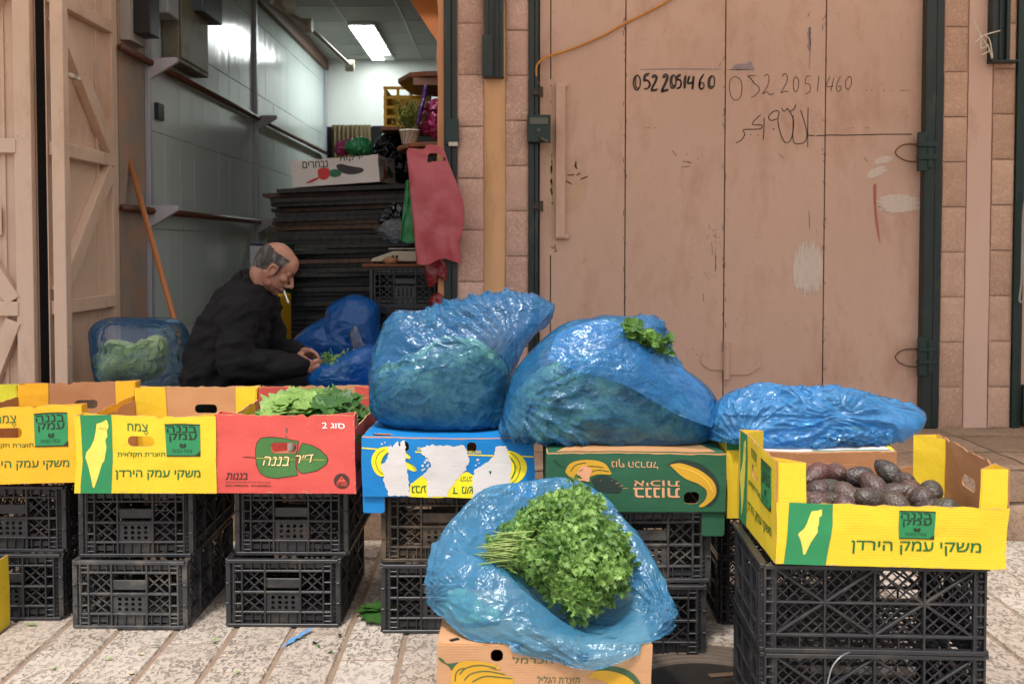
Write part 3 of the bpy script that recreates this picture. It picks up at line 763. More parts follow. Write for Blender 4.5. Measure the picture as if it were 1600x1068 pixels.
fb.poly('printed_hill', Yk, spline([(400, 580), (420, 470), (440, 455), (480, 420), (540, 380), (640, 360), (700, 400), (720, 480), (730, 583), (400, 580)], 4)[:-1])
fb.poly('printed_hill', Yk, spline([(720, 584), (760, 480), (820, 400), (880, 362), (930, 385), (1000, 460), (1040, 584), (720, 584)], 4)[:-1])
fb.poly('torn_patch', Wk, [(240, 160), (262, 120), (275, 150), (300, 110), (318, 92), (330, 140), (350, 95), (378, 88), (384, 300), (400, 420), (415, 575), (240, 575), (225, 520), (195, 440), (210, 400), (178, 320), (240, 240)], jag=8, seed=1, lay=2)
fb.poly('torn_patch', Wk, [(555, 122), (862, 124), (888, 180), (905, 250), (880, 350), (800, 440), (740, 520), (725, 580), (560, 580), (560, 430), (520, 400), (555, 340), (590, 300), (560, 230), (515, 200), (505, 160)], jag=8, seed=2, lay=2)
fb.poly('torn_patch', Wk, [(1128, 140), (1160, 130), (1222, 140), (1240, 220), (1258, 280), (1248, 420), (1245, 582), (940, 582), (938, 420), (950, 340), (1040, 280), (1110, 230)], jag=6, seed=3, lay=2)
for k, q in enumerate([(520, 300), (540, 270), (535, 330), (570, 285), (555, 250), (520, 340), (960, 300), (985, 280), (975, 250), (560, 300), (190, 120), (215, 108)]):
    fb.poly('torn_fleck', Wk, disc(q[0], q[1], 12 - k % 4 * 2, 9), jag=4, seed=k)
fb.text('inverted_lettering', Gk, heb('גבע'), 428, 482, 552, 545, .03, True, lay=2)
fb.text('inverted_lettering', Gk, heb('מש'), 848, 490, 940, 552, .03, True, lay=2); fb.text('inverted_lettering', Gk, heb('ד'), 770, 495, 812, 552, .03, True, lay=2)
fb.text('inverted_lettering', Gk, heb('לבלב'), 835, 405, 930, 450, .02, True, lay=2)
fb.text('inverted_lettering', Yk, '050-7201', 893, 168, 1003, 193, .03, True, lay=1); fb.text('inverted_lettering', Yk, '05', 478, 142, 508, 168, .03, True)
fb.poly('torn_fleck', MT['ink_dkgreen'], [(1070, 352), (1095, 356), (1083, 388)], lay=3)
hang_flap(t, 'blue', -wB / 2 - .004, -wB / 2 + .074, -.062, .01, -.21 + .012, seed=5)
# green
yg = 3.33
wG = X(1137, yg) - X(856, yg)
t, F, wf = lid_carton('banana_carton', 'dark green carton printed with a large banana, behind the parsley bag', wG, .46, .198, 'green', 'green', (cx_of(856, 1137, yg), yg + .23, ZC), R(-.6), 42, front_hole=(.160, .028, .212, .068))
o, tf, wd, hh = F['front']; fg = Face(o, (200, 1205, 545, 845), (-wd / 2, wd / 2, 0, hh), tf, wf)
tp_ = [c for c in t.children if c.name.startswith('top_panel')][0]
link('torn_kraft_patch', flat_mesh([(-.27, -.215), (.20, -.215), (.272, -.205), (.24, -.10), (.05, -.06), (-.2, -.08)], (), .04, lambda p: Vector((p.x, p.z, .201 - p.y)), wf), MT['kraft'], t)
S_, Ba, Sh = MT['ink_salmon'], MT['ink_banana'], MT['ink_shade']
n = fg.poly('banana_print', Sh, spline([(880, 600), (960, 572), (1060, 590), (1130, 640), (1165, 710), (1155, 780), (1100, 815), (1120, 700), (1040, 640), (880, 600)], 5)[:-1])
fg.poly('banana_blade', Ba, spline([(895, 600), (960, 590), (1050, 620), (1120, 670), (1148, 720), (1140, 770), (1085, 815), (1055, 815), (1090, 780), (1095, 735), (1050, 700), (970, 665), (895, 600)], 5)[:-1], parent=n, lay=2)
fg.stroke('banana_line', MT['ink_banana_lt'], [spline([(930, 605), (1020, 630), (1090, 675), (1130, 740)])], .003, n, 3)
n = fg.poly('banana_print', Sh, spline([(450, 680), (520, 660), (600, 690), (620, 740), (560, 748), (480, 735), (450, 680)], 4)[:-1])
n = fg.poly('banana_print', Ba, spline([(300, 640), (325, 600), (390, 580), (470, 580), (530, 600), (560, 640), (560, 655), (480, 655), (400, 680), (330, 670), (300, 640)], 4)[:-1], lay=2)
fg.stroke('banana_line', Sh, [spline([(330, 640), (360, 605), (420, 592)]), spline([(370, 650), (430, 612), (520, 618)]), spline([(420, 655), (480, 632), (555, 640)]), [(300, 620), (262, 600), (240, 572), (232, 580)]], .0024, n, 3)
fg.poly('torn_patch', S_, [(365, 655), (405, 600), (450, 625), (440, 690), (380, 690)], jag=5, seed=4, lay=3)
fg.stroke('printed_dash', S_, [[(560, 690), (580, 680)], [(580, 705), (606, 695)], [(605, 715), (630, 708)], [(630, 725), (658, 722)], [(500, 690), (520, 670)], [(470, 690), (490, 668)]], .0028)
fg.text('inverted_lettering', S_, heb('נוף הכרמל'), 568, 575, 832, 625, .015, True)
fg.text('inverted_lettering', S_, heb('איכות'), 693, 684, 946, 712, .04, True); fg.text('inverted_lettering', S_, heb('בננות'), 688, 722, 945, 770, .07, True)
hang_flap(t, 'green', wG / 2 - .075, wG / 2 + .001, -.085, .01, -.23 + .012, seed=6)
# yellow edge carton between the green one and the right stack
t, F, wf = carton('fruit_carton', 'narrow visible yellow side of a carton wedged between green carton and avocado stack', .10, .5, .275, 'yellow', 'kraft', (X(1141, 3.38) + .05, 3.38 + .25, .470), R(-1), .275, 43, None, hole=False, post=False)
o, tf, wd, hh = F['front']; f3 = Face(o, (0, 100, 0, 100), (-wd / 2, wd / 2, 0, hh), tf, wf)
f3.poly('green_band', MT['ink_dkgreen'], [(0, 0), (100, 0), (100, 14), (0, 14)]); 
# white-topped carton behind the avocados, carries the crumpled bag
wW = X(1408, 3.28) - X(1196, 3.28)
t, F, wf = lid_carton('fruit_carton', 'closed carton with a white sunlit top, right behind the avocados', wW, .46, .20, 'kraft_dark', 'white', (cx_of(1196, 1408, 3.28) + .0, 3.26 + .24, ZC + .016), R(-3), 44)
o = [c for c in t.children if c.name.startswith('top_panel')][0]
ft = Face(o, (0, 100, 0, 100), (-wW / 2 + .005, wW / 2 - .005, -.225, .225), lambda p: Vector((p.x, p.z, .2035 - p.y * -1 * -1)), wf)
ft.poly('yellow_border', MT['ink_yellow'], [(97, 0), (100, 0), (100, 99), (97, 99)]); ft.poly('green_border', MT['ink_green'], [(40, 97.5), (97, 97.5), (97, 99.2), (40, 99.2)])
# kraft carton at the bottom carrying the parsley
yk = 2.80; wK = X(1024, yk) - X(683, yk)
t, F, wf = lid_carton('banana_carton', 'brown kraft carton on the ground under the open bag of parsley', wK, .46, .262, 'kraft_warm', 'kraft_warm', (cx_of(683, 1024, yk), yk + .23, .002), R(.4), 45, (-.135, .105))
o, tf, wd, hh = F['front']; fk = Face(o, (88, 1535, 215, 840), (-wd / 2, wd / 2, .0, hh), tf, wf)
n = fk.poly('banana_print', MT['ink_bottle'], spline([(95, 300), (125, 310), (160, 345), (235, 338), (200, 390), (185, 385), (165, 360), (110, 325), (95, 300)], 4)[:-1])
n = fk.poly('banana_print', Ba, spline([(185, 470), (190, 400), (240, 335), (330, 320), (440, 335), (512, 365), (505, 378), (440, 372), (545, 408), (545, 420), (600, 445), (560, 520), (420, 600), (260, 600), (185, 470)], 4)[:-1], lay=2)
fk.stroke('banana_line', MT['ink_bottle'], [spline([(240, 420), (290, 370), (380, 350), (490, 370)]), spline([(270, 460), (320, 410), (420, 392), (545, 412)]), spline([(320, 470), (400, 430), (500, 430), (590, 440)]), spline([(210, 470), (225, 400), (275, 372)])], .003, n, 3)
n = fk.poly('banana_print', MT['ink_bottle'], spline([(1110, 372), (1200, 352), (1320, 358), (1420, 410), (1470, 500), (1400, 500), (1330, 420), (1200, 385), (1110, 372)], 4)[:-1])
n = fk.poly('banana_print', Ba, spline([(1095, 430), (1150, 385), (1260, 385), (1370, 425), (1440, 500), (1430, 600), (1300, 500), (1180, 450), (1095, 430)], 4)[:-1], lay=2)
fk.text('lettering', MT['ink_bottle'], heb('נוף הכרמל'), 595, 290, 1000, 352, .012); fk.text('lettering', MT['ink_bottle'], heb('תוצרת הגליל'), 755, 422, 1040, 475, .01, shear=.2)
b = MB(); b.bar((-wK/2 + .032, -.205, .2665), (-wK/2 + .055, -.19, .2665), .012, .004, (0, 0, 1)); b.build('painted_notch', MT['hole'], t)  # solid black bar, painted as the dark inside of a notch

# avocado carton (end walls left and right, low long walls front and back)
ya = 2.745; wA = .638; dA = .50
tA, FA, wfA = carton('avocado_carton', 'open yellow carton full of avocados on the right-hand crate stack', wA, dA, .288, 'yellow', 'kraft_dark', (1.084, ya + dA / 2, ZC + .002), R(-1.2), .178, 51, None, low_sides='front', pw=(.075, .075), post_inset=0)
tA.rotation_euler = (0, R(1.1), R(-1.6))
for key in ('front', 'back'): FA[key][0].data.materials[0] = MT['yellow_h']
o, tf, wd, hh = FA['front']; fa = Face(o, (75, 1325, 88, 492), (-wd / 2, wd / 2, 0, hh), tf, wfA)
# photographed edge slopes: the printed rows follow it
pn = fa.poly('map_panel', MT['ink_green'], [(140, 88), (368, 88), (347, 492), (120, 492)])
M2 = [(308,112),(306,150),(290,165),(288,205),(282,232),(286,262),(275,292),(258,330),(245,370),(230,415),(220,418),(212,370),(200,320),(186,285),(195,268),(215,245),(228,205),(238,168),(250,130),(262,125),(285,122)]
fa.poly('map_outline', MT['ink_mapyellow'], [(x, y + 8) for x, y in M2], parent=pn, lay=2)
logo(fa, 740, 118, 938, 305)
fa.text('lettering', MT['ink_dkgreen'], heb('משקי עמק הירדן'), 478, 322, 1188, 408, .03)
o, tf, wd, hh = FA['left']; fl = Face(o, YB, (-wd / 2, wd / 2, 0, hh), tf, wfA); yellow_print(fl)
# ------------------------------------------------------------------ shop fronts
MT['stone'] = stone_mat('pink_stone', '#c9a291', '#b48d7c', '#dcc0ae', 75, .55, .85, .45, (1, 1, 1))
MT['stone_r'] = stone_mat('tan_stone', '#c6a189', '#b08b74', '#d6b8a0', 75, .4, .85, .35, (1, 1, 1))
MT['mortar'] = M('mortar', '#b08873', .9, .15, 15, bumps=((120, .4, .002),))
MT['plaster_y'] = M('ochre_plaster', '#c99c72', .8, .1, 5, dirt='#a36f42', dirt_amt=.35, dirt_scale=6, bumps=((30, .3, .004), (160, .2, .001)), stretch=(1, 1, .35))
MT['plaster_p'] = M('pink_plaster', '#c7a593', .8, .08, 5, dirt='#94705c', dirt_amt=.25, dirt_scale=6, bumps=((30, .3, .004), (160, .2, .001)), stretch=(1, 1, .3))
MT['plaster_o'] = M('orange_plaster', '#b9825c', .8, .1, 5, bumps=((30, .4, .005),))
MT['frame'] = M('dark_green_paint', '#1c2725', .38, .25, 6, dirt='#4a4a40', dirt_amt=.25, dirt_scale=14, bumps=((40, .15, .002),), stretch=(1, 1, .3))
MT['frame_g'] = M('green_paint', '#142a25', .4, .2, 6, dirt='#3a3a33', dirt_amt=.3, dirt_scale=14)
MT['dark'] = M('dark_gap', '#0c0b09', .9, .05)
def door_paint(name, c):
    m, nt, bs = new_mat(name); v = coords(nt, (1, 1, .45), False); c = lin(c)
    colr = mixc(nt, noise(nt, v, 1.6, 5, .6), [x * .78 for x in c], [x * 1.12 for x in c])
    colr = mixc(nt, ramp(nt, noise(nt, v, 3.3, 7, .7), [(.50, 0), (.75, .6)]), colr, lin('#94674c'))
    v2 = coords(nt, (1, 1, .6), False)
    colr = mixc(nt, ramp(nt, noise(nt, v2, 34, 5, .65), [(.68, 0), (.73, .85)]), colr, lin('#4f3423'))       # chips
    colr = mixc(nt, ramp(nt, noise(nt, coords(nt, (9, 9, .5), False), 5, 4, .6), [(.60, 0), (.80, .13)]), colr, lin('#6f4c38'))   # runs
    nt.links.new(colr, bs.inputs['Base Color']); bs.inputs['Roughness'].default_value = .5; bs.inputs['Specular IOR Level'].default_value = .35
    p = bump(nt, noise(nt, v, 4, 3), .25, .02, bs); bump(nt, noise(nt, v, 90, 3), .15, .0015, bs, p)
    return m
MT['door'] = door_paint('beige_door_paint', '#c29e89')
MT['leaf'] = door_paint('cream_door_paint', '#d2b59f')
ZT = 3.9
def stone_col(bm, ly, x0, x1, joints, ztop, y, r):
    zs = [ZS] + sorted(joints) + [ztop]
    for i in range(len(zs) - 1):
        a_, c_ = zs[i] + .004, zs[i + 1] - .004
        if c_ - a_ < .03: continue
        nu, nv = 10, max(4, int((c_ - a_) / .02)); tone = r.random(); vs = []; o = r.uniform(-.003, .003)
        for j in range(nv + 1):
            for k in range(nu + 1):
                p = Vector((x0 + .003 + (x1 - x0 - .006) * k / nu, y, a_ + (c_ - a_) * j / nv)); e_ = min(k, nu - k, j, nv - j)
                h = .007 if e_ == 0 else (.0015 if e_ == 1 else 0)
                p.x += r.uniform(-.0015, .0015) * (e_ == 0); p.z += r.uniform(-.0015, .0015) * (e_ == 0)
                p.y += h + o - mnoise.fractal(p * 14, 1, 2, 4) * .0025
                vs.append(bm.verts.new(p))
        for j in range(nv):
            for k in range(nu):
                f = bm.faces.new((vs[j*(nu+1)+k], vs[j*(nu+1)+k+1], vs[(j+1)*(nu+1)+k+1], vs[(j+1)*(nu+1)+k])); f.smooth = True
                for lp in f.loops: lp[ly] = (tone, tone, tone, 1)
def pillar(label, px0, px1, ca, cb, ja, jb, strip, mat, strip_mat, seed, strip_round=True):
    t = thing('stone_pillar', label, 'pillar', (0, 0, 0)); r = random.Random(seed)
    x0, x1 = X(px0, YW), X(px1, YW)
    b = MB(); b.box((x0, YW + .014, ZS - .02), (x1, YW + .32, ZT)); b.build('core', MT['mortar'], t)
    bm = bmesh.new(); ly = bm.loops.layers.float_color.new('tone')
    stone_col(bm, ly, X(ca[0], YW), X(ca[1], YW), [Z(p, YW) for p in ja], ZT, YW, r)
    stone_col(bm, ly, X(cb[0], YW), X(cb[1], YW), [Z(p, YW) for p in jb], ZT, YW, r)
    me = bpy.data.meshes.new('stones'); bm.to_mesh(me); bm.free(); link('stones', me, mat, t)
    a_, c_ = X(strip[0], YW), X(strip[1], YW); b = MB(); n = 8
    pts = [(a_ + (c_ - a_) * k / n, YW + .013 - (.022 * math.sin(math.pi * k / n) if strip_round else .006)) for k in range(n + 1)]
    zz = np.linspace(ZS, ZT, 40); vs = []; fs = []
    for j, z in enumerate(zz):
        for x, y in pts: vs.append((x + .003 * mnoise.noise(Vector((x * 3, z * 4, seed))), y, z))
    for j in range(39):
        for k in range(n): fs.append((j*(n+1)+k, j*(n+1)+k+1, (j+1)*(n+1)+k+1, (j+1)*(n+1)+k))
    b.add(vs, fs); b.build('plaster_strip', strip_mat, t, smooth=True, fix=False)
    return t
seqA = [440 + 80.8 * k for k in range(3)] + [440 - 80.8 * k for k in range(1, 10)]
seqB = [400 + 70.6 * k for k in range(4)] + [400 - 70.6 * k for k in range(1, 10)]
pL = pillar('pinkish stone pillar with an ochre strip between shop opening and closed door', 697, 829, (715, 756), (790, 826), seqA, seqB, (756, 790), MT['stone'], MT['plaster_y'], 1)
seqC = [464 + 70.4 * k for k in range(3)] + [464 - 70.4 * k for k in range(1, 10)]
seqD = [462 + 71 * k for k in range(3)] + [462 - 71 * k for k in range(1, 10)]
pR = pillar('tan stone pillar with a smooth pale strip right of the closed door', 1469, 1584, (1471, 1509), (1548, 1583), seqC, seqD, (1510, 1547), MT['stone_r'], MT['plaster_p'], 2, False)
# dark metal channels on the pillars
def channel(label, px0, px1, py, nm='metal_channel', foot=False):
    b = MB(); x0, x1, z = X(px0, YW), X(px1, YW), Z(py, YW); y0 = YW - .055
    b.box((x0, y0 + .02, z), (x1, YW + .01, ZT)); wd = x1 - x0
    b.box((x0, y0, z), (x0 + wd * .22, y0 + .019, ZT)); b.box((x1 - wd * .2, y0 - .004, z), (x1, y0 + .019, ZT)); b.box((x0 + wd * .45, y0 + .012, z), (x0 + wd * .55, y0 + .019, ZT))
    t = thing(nm, label, 'metal channel', ((x0 + x1) / 2, YW, z))
    o = b.build('rail', MT['frame'], t, bevel=.002, seg=1); o.location = -t.location
    b = MB()
    if foot: b.box((x0 - .005, y0 - .02, z - .012), (x1 + .05, YW, z - .001))
    else: b.box((x0 - .012, y0 - .012, z - .002), (x0 + wd * .45, y0 - .001, z + .23)); b.box((x0 - .004, y0 - .006, z - .006), (x1 + .004, YW, z - .001))
    o = b.build('end_cap', MT['frame'], t, bevel=.001, seg=1); o.location = -t.location
    return t
channel('dark metal channel ending on the ochre strip of the left pillar', 757, 787, 122)
channel('dark metal channel with a foot plate on the right pillar', 1538, 1565, 97, foot=True)
b = MB()
for pts in ([(1522, 32), (1535, 60), (1545, 75), (1550, 92)], [(1530, 58), (1548, 52), (1563, 48)], [(1533, 62), (1533, 76), (1545, 70)], [(1534, 86), (1545, 80), (1544, 72)], [(1537, 55), (1546, 62), (1551, 90)], [(1524, 66), (1536, 56)]):
    b.tube(spline([Wp(x, y, YW - .075 + .006 * math.sin(x)) for x, y in pts], 4), .0035, 5)
tag(b.build('tied_string', M('pale_string', '#c9bda9', .8)), 'pale string knotted round the metal channel on the right pillar', 'string')

# closed metal door -------------------------------------------------
YD = YW + .05
td = thing('metal_door', 'closed beige four-panel metal door covered in pen graffiti', 'door', (X(1140, YD), YD, ZS))
tdl = td.location.copy()
def dpart(b, name, mat, bev=.0, par=None, smooth=False):
    for i, p in enumerate(b.v): b.v[i] = Vector(p) - tdl
    return b.build(name, mat, par or td, bevel=bev, seg=2, smooth=smooth)
edges = [843, 976.5, 1131.5, 1287.5, 1441]
for i in range(4):
    b = MB(); x0, x1 = X(edges[i], YD), X(edges[i + 1], YD); nz = 40
    if i == 0:
        xs = X(860, YD); b.box((x0, YD - .004, ZS + .02), (xs - .003, YD + .03, ZT)); x0 = xs
    b.box((x0 + .003, YD, ZS + .02), (x1 - .003, YD + .03, ZT)); dpart(b, 'panel', MT['door'], .0025)
b = MB(); b.box((X(838, YD), YD + .012, ZS), (X(1445, YD), YD + .04, ZT)); dpart(b, 'backing', MT['dark'])
def post(px0, px1, nm, mat, yo=.0):
    b = MB(); x0, x1 = X(px0, YW), X(px1, YW); wd = x1 - x0
    b.box((x0, YW - .012 + yo, ZS), (x0 + wd * .56, YW + .10, ZT)); b.box((x0 + wd * .60, YW - .004 + yo, ZS), (x1, YW + .09, ZT)); b.box((x0 + wd * .5, YW + .012 + yo, ZS), (x0 + wd * .7, YW + .09, ZT))
    return dpart(b, nm, mat, .003)
post(826, 841, 'door_frame', MT['frame']); post(1442, 1470, 'door_frame', MT['frame'])
# lock box with keyhole plate and padlock
b = MB(); b.box(Wp(824, 222, YW - .06), Wp(860, 181, YW - .013)); lk = dpart(b, 'lock_box', MT['frame_g'], .003)
b = MB(); b.box(Wp(828, 194, YW - .066), Wp(856, 184, YW - .0605)); b.tube([Wp(842, 203, YW - .0605), Wp(842, 203, YW - .068)], .012, 12); b.tube([Wp(844, 215, YW - .0605), Wp(846, 217, YW - .09), Wp(856, 222, YW - .085)], .008, 8)
dpart(b, 'lock_cylinder', M('worn_steel', '#5b5850', .35, .2, metal=.7), 0, lk)
for py in (144, 322):
    b = MB(); b.tube([Wp(845, py - 8, YW - .02), Wp(845, py + 8, YW - .02)], .014, 10); b.box(Wp(833, py + 4, YW - .025), Wp(844, py - 4, YW - .014)); dpart(b, 'hasp', M('rusty_iron', '#3b2e24', .6, .3), 0)
# long pull handle
b = MB(); b.box(Wp(868, 371, YD - .035), Wp(883, 133, YD - .002)); b.box(Wp(868, 373, YD - .03), Wp(888, 366, YD - .002)); b.box(Wp(870, 136, YD - .03), Wp(886, 130, YD - .002))
dpart(b, 'pull_handle', MT['door'], .004)
def hinge(pxc, pyt, pyb, side, green=False):
    b = MB(); m = MT['frame_g'] if green else MT['door']
    r = .018 if not green else .03
    b.tube([Wp(pxc, pyt, YD - .02), Wp(pxc, pyb, YD - .02)], r, 12); h = dpart(b, 'hinge', m, 0, smooth=False)
    b = MB(); zc = (pyt + pyb) / 2; s_ = side
    pts = [(pxc, zc - 14), (pxc + s_ * 28, zc - 13), (pxc + s_ * 40, zc - 2), (pxc + s_ * 40, zc + 4), (pxc + s_ * 28, zc + 14), (pxc, zc + 16)]
    P = [Wp(x, y, YD) for x, y in pts]
    n = len(P); b.add([p + Vector((0, -.008, 0)) for p in P] + [p + Vector((0, -.0005, 0)) for p in P], [tuple(range(n)), tuple(range(n, 2*n))[::-1]] + [(i, n+i, n+(i+1)%n, (i+1)%n) for i in range(n)])
    dpart(b, 'hinge_plate', MT['door'], .002, h)
    if not green:
        b = MB(); pts = [(pxc, zc - 30), (pxc + 38, zc - 26), (pxc + 53, zc - 16), (pxc + 53, zc + 10), (pxc + 34, zc + 22), (pxc, zc + 23)]; P = [Wp(x, y, YD) for x, y in pts]
        b.add([p + Vector((0, -.009, 0)) for p in P] + [p + Vector((0, -.0005, 0)) for p in P], [tuple(range(n)), tuple(range(n, 2*n))[::-1]] + [(i, n+i, n+(i+1)%n, (i+1)%n) for i in range(n)])
        dpart(b, 'hinge_plate', MT['door'], .002, h)
hinge(1135, 534, 592, -1)
for py in (237, 557):
    b = MB(); b.box(Wp(1435, py + 30, YW - .04), Wp(1448, py - 30, YW - .013)); b.tube([Wp(1452, py - 26, YW - .03), Wp(1452, py + 26, YW - .03)], .02, 10); b.box(Wp(1436, py + 12, YW - .055), Wp(1460, py + 5, YW - .013)); b.box(Wp(1436, py - 8, YW - .055), Wp(1460, py - 14, YW - .013))
    h = dpart(b, 'hinge', MT['frame_g'], .003)
    b = MB(); b.tube(spline([Wp(1436, py - 12, YD - .004), Wp(1412, py - 11, YD - .004), Wp(1400, py - 2, YD - .004), Wp(1402, py + 6, YD - .004), Wp(1416, py + 14, YD - .004), Wp(1436, py + 16, YD - .004)], 4), .0035, 5); dpart(b, 'hinge_weld', M('rust_line', '#6c4a34', .7), 0, h)
# writing and paint marks on the door (pixels of the full photo, laid on the door plane)
fd = Face(td, (X(0, YD), X(1, YD), 0, 1), (0, 1, 0, 1)); 
def dm(x, y):
    p = Wp(x, y, YD) - tdl; return (p.x, p.z)
fd.m = dm; fd.tf = lambda p: Vector((p.x, p.y - .0005 + (YD - tdl.y), p.z)); fd.step = .2
pen = ink('marker_pen', '#33261f'); pen2 = ink('thin_pen', '#453228'); paintw = M('white_touch_up', '#c5b3a4', .6, .12, 18, dirt='#b39382', dirt_amt=.6, dirt_scale=30, stretch=(3, 1, .4)); faded = ink('faded_blue_print', '#8f7d7d'); rust = ink('red_drip', '#a05a48'); sooty = ink('dark_scuff', '#3a2a20')
def zz(l, x0=980, y0=90, k=.3): return [(x0 + x * k, y0 + y * k) for x, y in l]
D1 = [  # thick hand drawn digits 0522051460
 [(50, 92), (36, 108), (32, 135), (38, 160), (52, 170), (66, 150), (68, 118), (60, 98), (48, 94), (42, 120), (46, 155), (58, 160)],
 [(118, 84), (92, 90), (86, 122), (104, 118), (116, 138), (108, 160), (86, 164)], [(112, 92), (96, 98), (94, 116), (112, 124), (120, 146), (100, 166)],
 [(128, 106), (136, 92), (152, 96), (154, 116), (130, 166), (160, 164)], [(134, 108), (146, 98), (148, 118), (124, 172), (156, 170)],
 [(184, 108), (194, 88), (210, 92), (210, 116), (180, 180), (186, 172), (216, 166)], [(190, 108), (202, 96), (202, 120), (178, 176), (214, 172)],
 [(240, 92), (226, 106), (226, 150), (238, 160), (252, 146), (252, 106), (240, 92), (232, 120), (238, 152), (246, 140)],
 [(282, 90), (262, 94), (258, 118), (276, 116), (282, 140), (272, 158), (256, 160)], [(278, 96), (266, 100), (264, 114), (280, 124), (276, 152), (262, 164)],
 [(302, 94), (296, 130), (298, 164)], [(306, 92), (302, 160)],
 [(322, 96), (314, 136), (342, 130)], [(344, 96), (338, 150), (340, 168)], [(326, 96), (318, 132), (346, 126)], [(348, 96), (342, 166)],
 [(400, 86), (382, 112), (374, 146), (384, 166), (398, 156), (398, 136), (382, 132), (380, 150)], [(396, 92), (378, 124), (376, 154), (392, 164)],
 [(440, 94), (424, 112), (422, 148), (436, 162), (452, 146), (454, 110), (442, 96), (430, 120), (432, 150), (446, 150)]]
fd.stroke('graffiti_number', pen, [spline(zz(l), 4) for l in D1], .0085)
D2 = [[(566, 98), (540, 112), (532, 150), (540, 200), (562, 222), (588, 208), (598, 160), (590, 118), (564, 98)],
 [(668, 96), (628, 96), (646, 112), (660, 134), (684, 152), (686, 176), (668, 196), (644, 210)], [(630, 98), (650, 118), (662, 134)],
 [(712, 100), (726, 88), (738, 104), (730, 150), (704, 190), (726, 178), (742, 194), (764, 186)],
 [(806, 102), (818, 84), (832, 96), (830, 130), (800, 184), (820, 176), (840, 180)],
 [(878, 98), (866, 120), (866, 160), (876, 180), (890, 160), (892, 118), (878, 98)],
 [(956, 98), (934, 100), (926, 134), (946, 138), (954, 160), (946, 182), (928, 188)], [(998, 94), (994, 140), (990, 178)],
 [(1056, 96), (1038, 150), (1074, 148)], [(1076, 104), (1060, 178)], [(1112, 96), (1094, 130), (1090, 168), (1104, 176), (1116, 154), (1096, 150)],
 [(1160, 98), (1140, 118), (1138, 156), (1152, 164), (1168, 136), (1164, 104), (1150, 100)]]
fd.stroke('graffiti_number', pen2, [spline(zz(l), 4) for l in D2], .0042)
D3 = [[(942, 258), (940, 350), (940, 470)], [(902, 272), (924, 340), (936, 400), (926, 436), (896, 450), (868, 442), (862, 400), (866, 330), (846, 278)], [(864, 300), (862, 390), (846, 436), (820, 440), (800, 400), (784, 330), (790, 284), (764, 280), (736, 308), (750, 328), (780, 318)], [(804, 262), (816, 282), (834, 266), (846, 280), (868, 268), (878, 244)],
 [(712, 310), (712, 370), (708, 430)], [(696, 296), (650, 346), (700, 352), (690, 372), (606, 376), (612, 398), (596, 428), (564, 446)], [(640, 402), (645, 400)], [(678, 405), (684, 404)], [(756, 374), (768, 372)]]
fd.stroke('graffiti_writing', pen2, [spline(zz(l), 4) for l in D3], .0055)
fd.stroke('ruled_line', pen, [zz([(936, 404), (975, 407)]), zz([(985, 407), (1050, 404)]), zz([(1052, 403), (1140, 405)]), zz([(1142, 404), (1300, 401)]), zz([(1300, 400), (1482, 399)])], .0095)
fd.stroke('dotted_line', pen2, [zz([(x, 172), (x + w_, 172)]) for x, w_ in ((1150, 6), (1240, 10), (1270, 8), (1330, 10), (1370, 8), (1420, 20), (1446, 14), (1466, 6), (1180, 4))], .005)
fd.stroke('dotted_line', pen2, [zz([(x, 366), (x + w_, 367)]) for x, w_ in ((90, 10), (104, 12), (136, 14), (1150, 6), (1170, 10), (1240, 20))], .004)
def smear(name, mat, cx, cy, w_, h_, n, vert, seed, wd=.010, slant=0):
    r = random.Random(seed); L = []
    for k in range(n):
        t_ = (k + .5) / n * 2 - 1; e_ = math.sqrt(max(.05, 1 - abs(t_) ** 3)); a_, c_ = -e_ * r.uniform(.7, 1.05), e_ * r.uniform(.7, 1.08)
        P = []
        for q in range(5):
            u = a_ + (c_ - a_) * q / 4; j_ = r.uniform(-.03, .03)
            P.append((cx + (t_ + j_) * w_ / 2, cy + u * h_ / 2) if vert else (cx + u * w_ / 2, cy + (t_ + j_) * h_ / 2 + slant * u))
        L.append(P)
    for q in range(3): fd.stroke(name, mat, [l for k, l in enumerate(L) if k % 3 == q], wd, lay=1 + q * .15)
smear('paint_patch', paintw, 1262, 420, 46, 90, 26, True, 5); smear('paint_patch', paintw, 1402, 318, 74, 28, 15, False, 6, .009)
smear('paint_patch', paintw, 1379, 250, 34, 10, 7, False, 7, .007, -4); smear('paint_patch', paintw, 1369, 269, 38, 14, 8, False, 8, .008, -6)
fd.poly('paint_drip', rust, spline([(1364, 290), (1369, 288), (1369, 320), (1372, 350), (1375, 380), (1370, 360), (1366, 330), (1364, 290)], 3)[:-1])
fd.stroke('faded_print', faded, [[(1000, 109), (1040, 108), (1090, 108), (1128, 108)], [(1135, 109), (1172, 109)], [(1265, 42), (1266, 80), (1264, 110)]], .007)
r_ = random.Random(4)
fd.stroke('faded_print', faded, [[(x, y), (x + r_.uniform(-14, 14), y + r_.uniform(-14, 14))] for x, y in [(r_.uniform(1134, 1270), r_.uniform(20, 108)) for _ in range(26)] + [(r_.uniform(1000, 1010), r_.uniform(58, 80)) for _ in range(4)]], .0016)
fd.poly('faded_print', faded, [(1262, 44), (1267, 42), (1266, 80), (1262, 76)], jag=1.5, seed=9); fd.poly('faded_print', faded, [(1150, 101), (1176, 98), (1178, 110), (1140, 110)], jag=2, seed=3)
def frag(cx, cy, rx, ry, n, ln, wd, seed):
    r = random.Random(seed)
    fd.stroke('scuff', sooty, [[(x, y), (x + r.uniform(-ln, ln) * .6, y + r.uniform(-ln, ln))] for x, y in [(cx + r.gauss(0, rx), cy + r.gauss(0, ry)) for _ in range(n)]], wd)
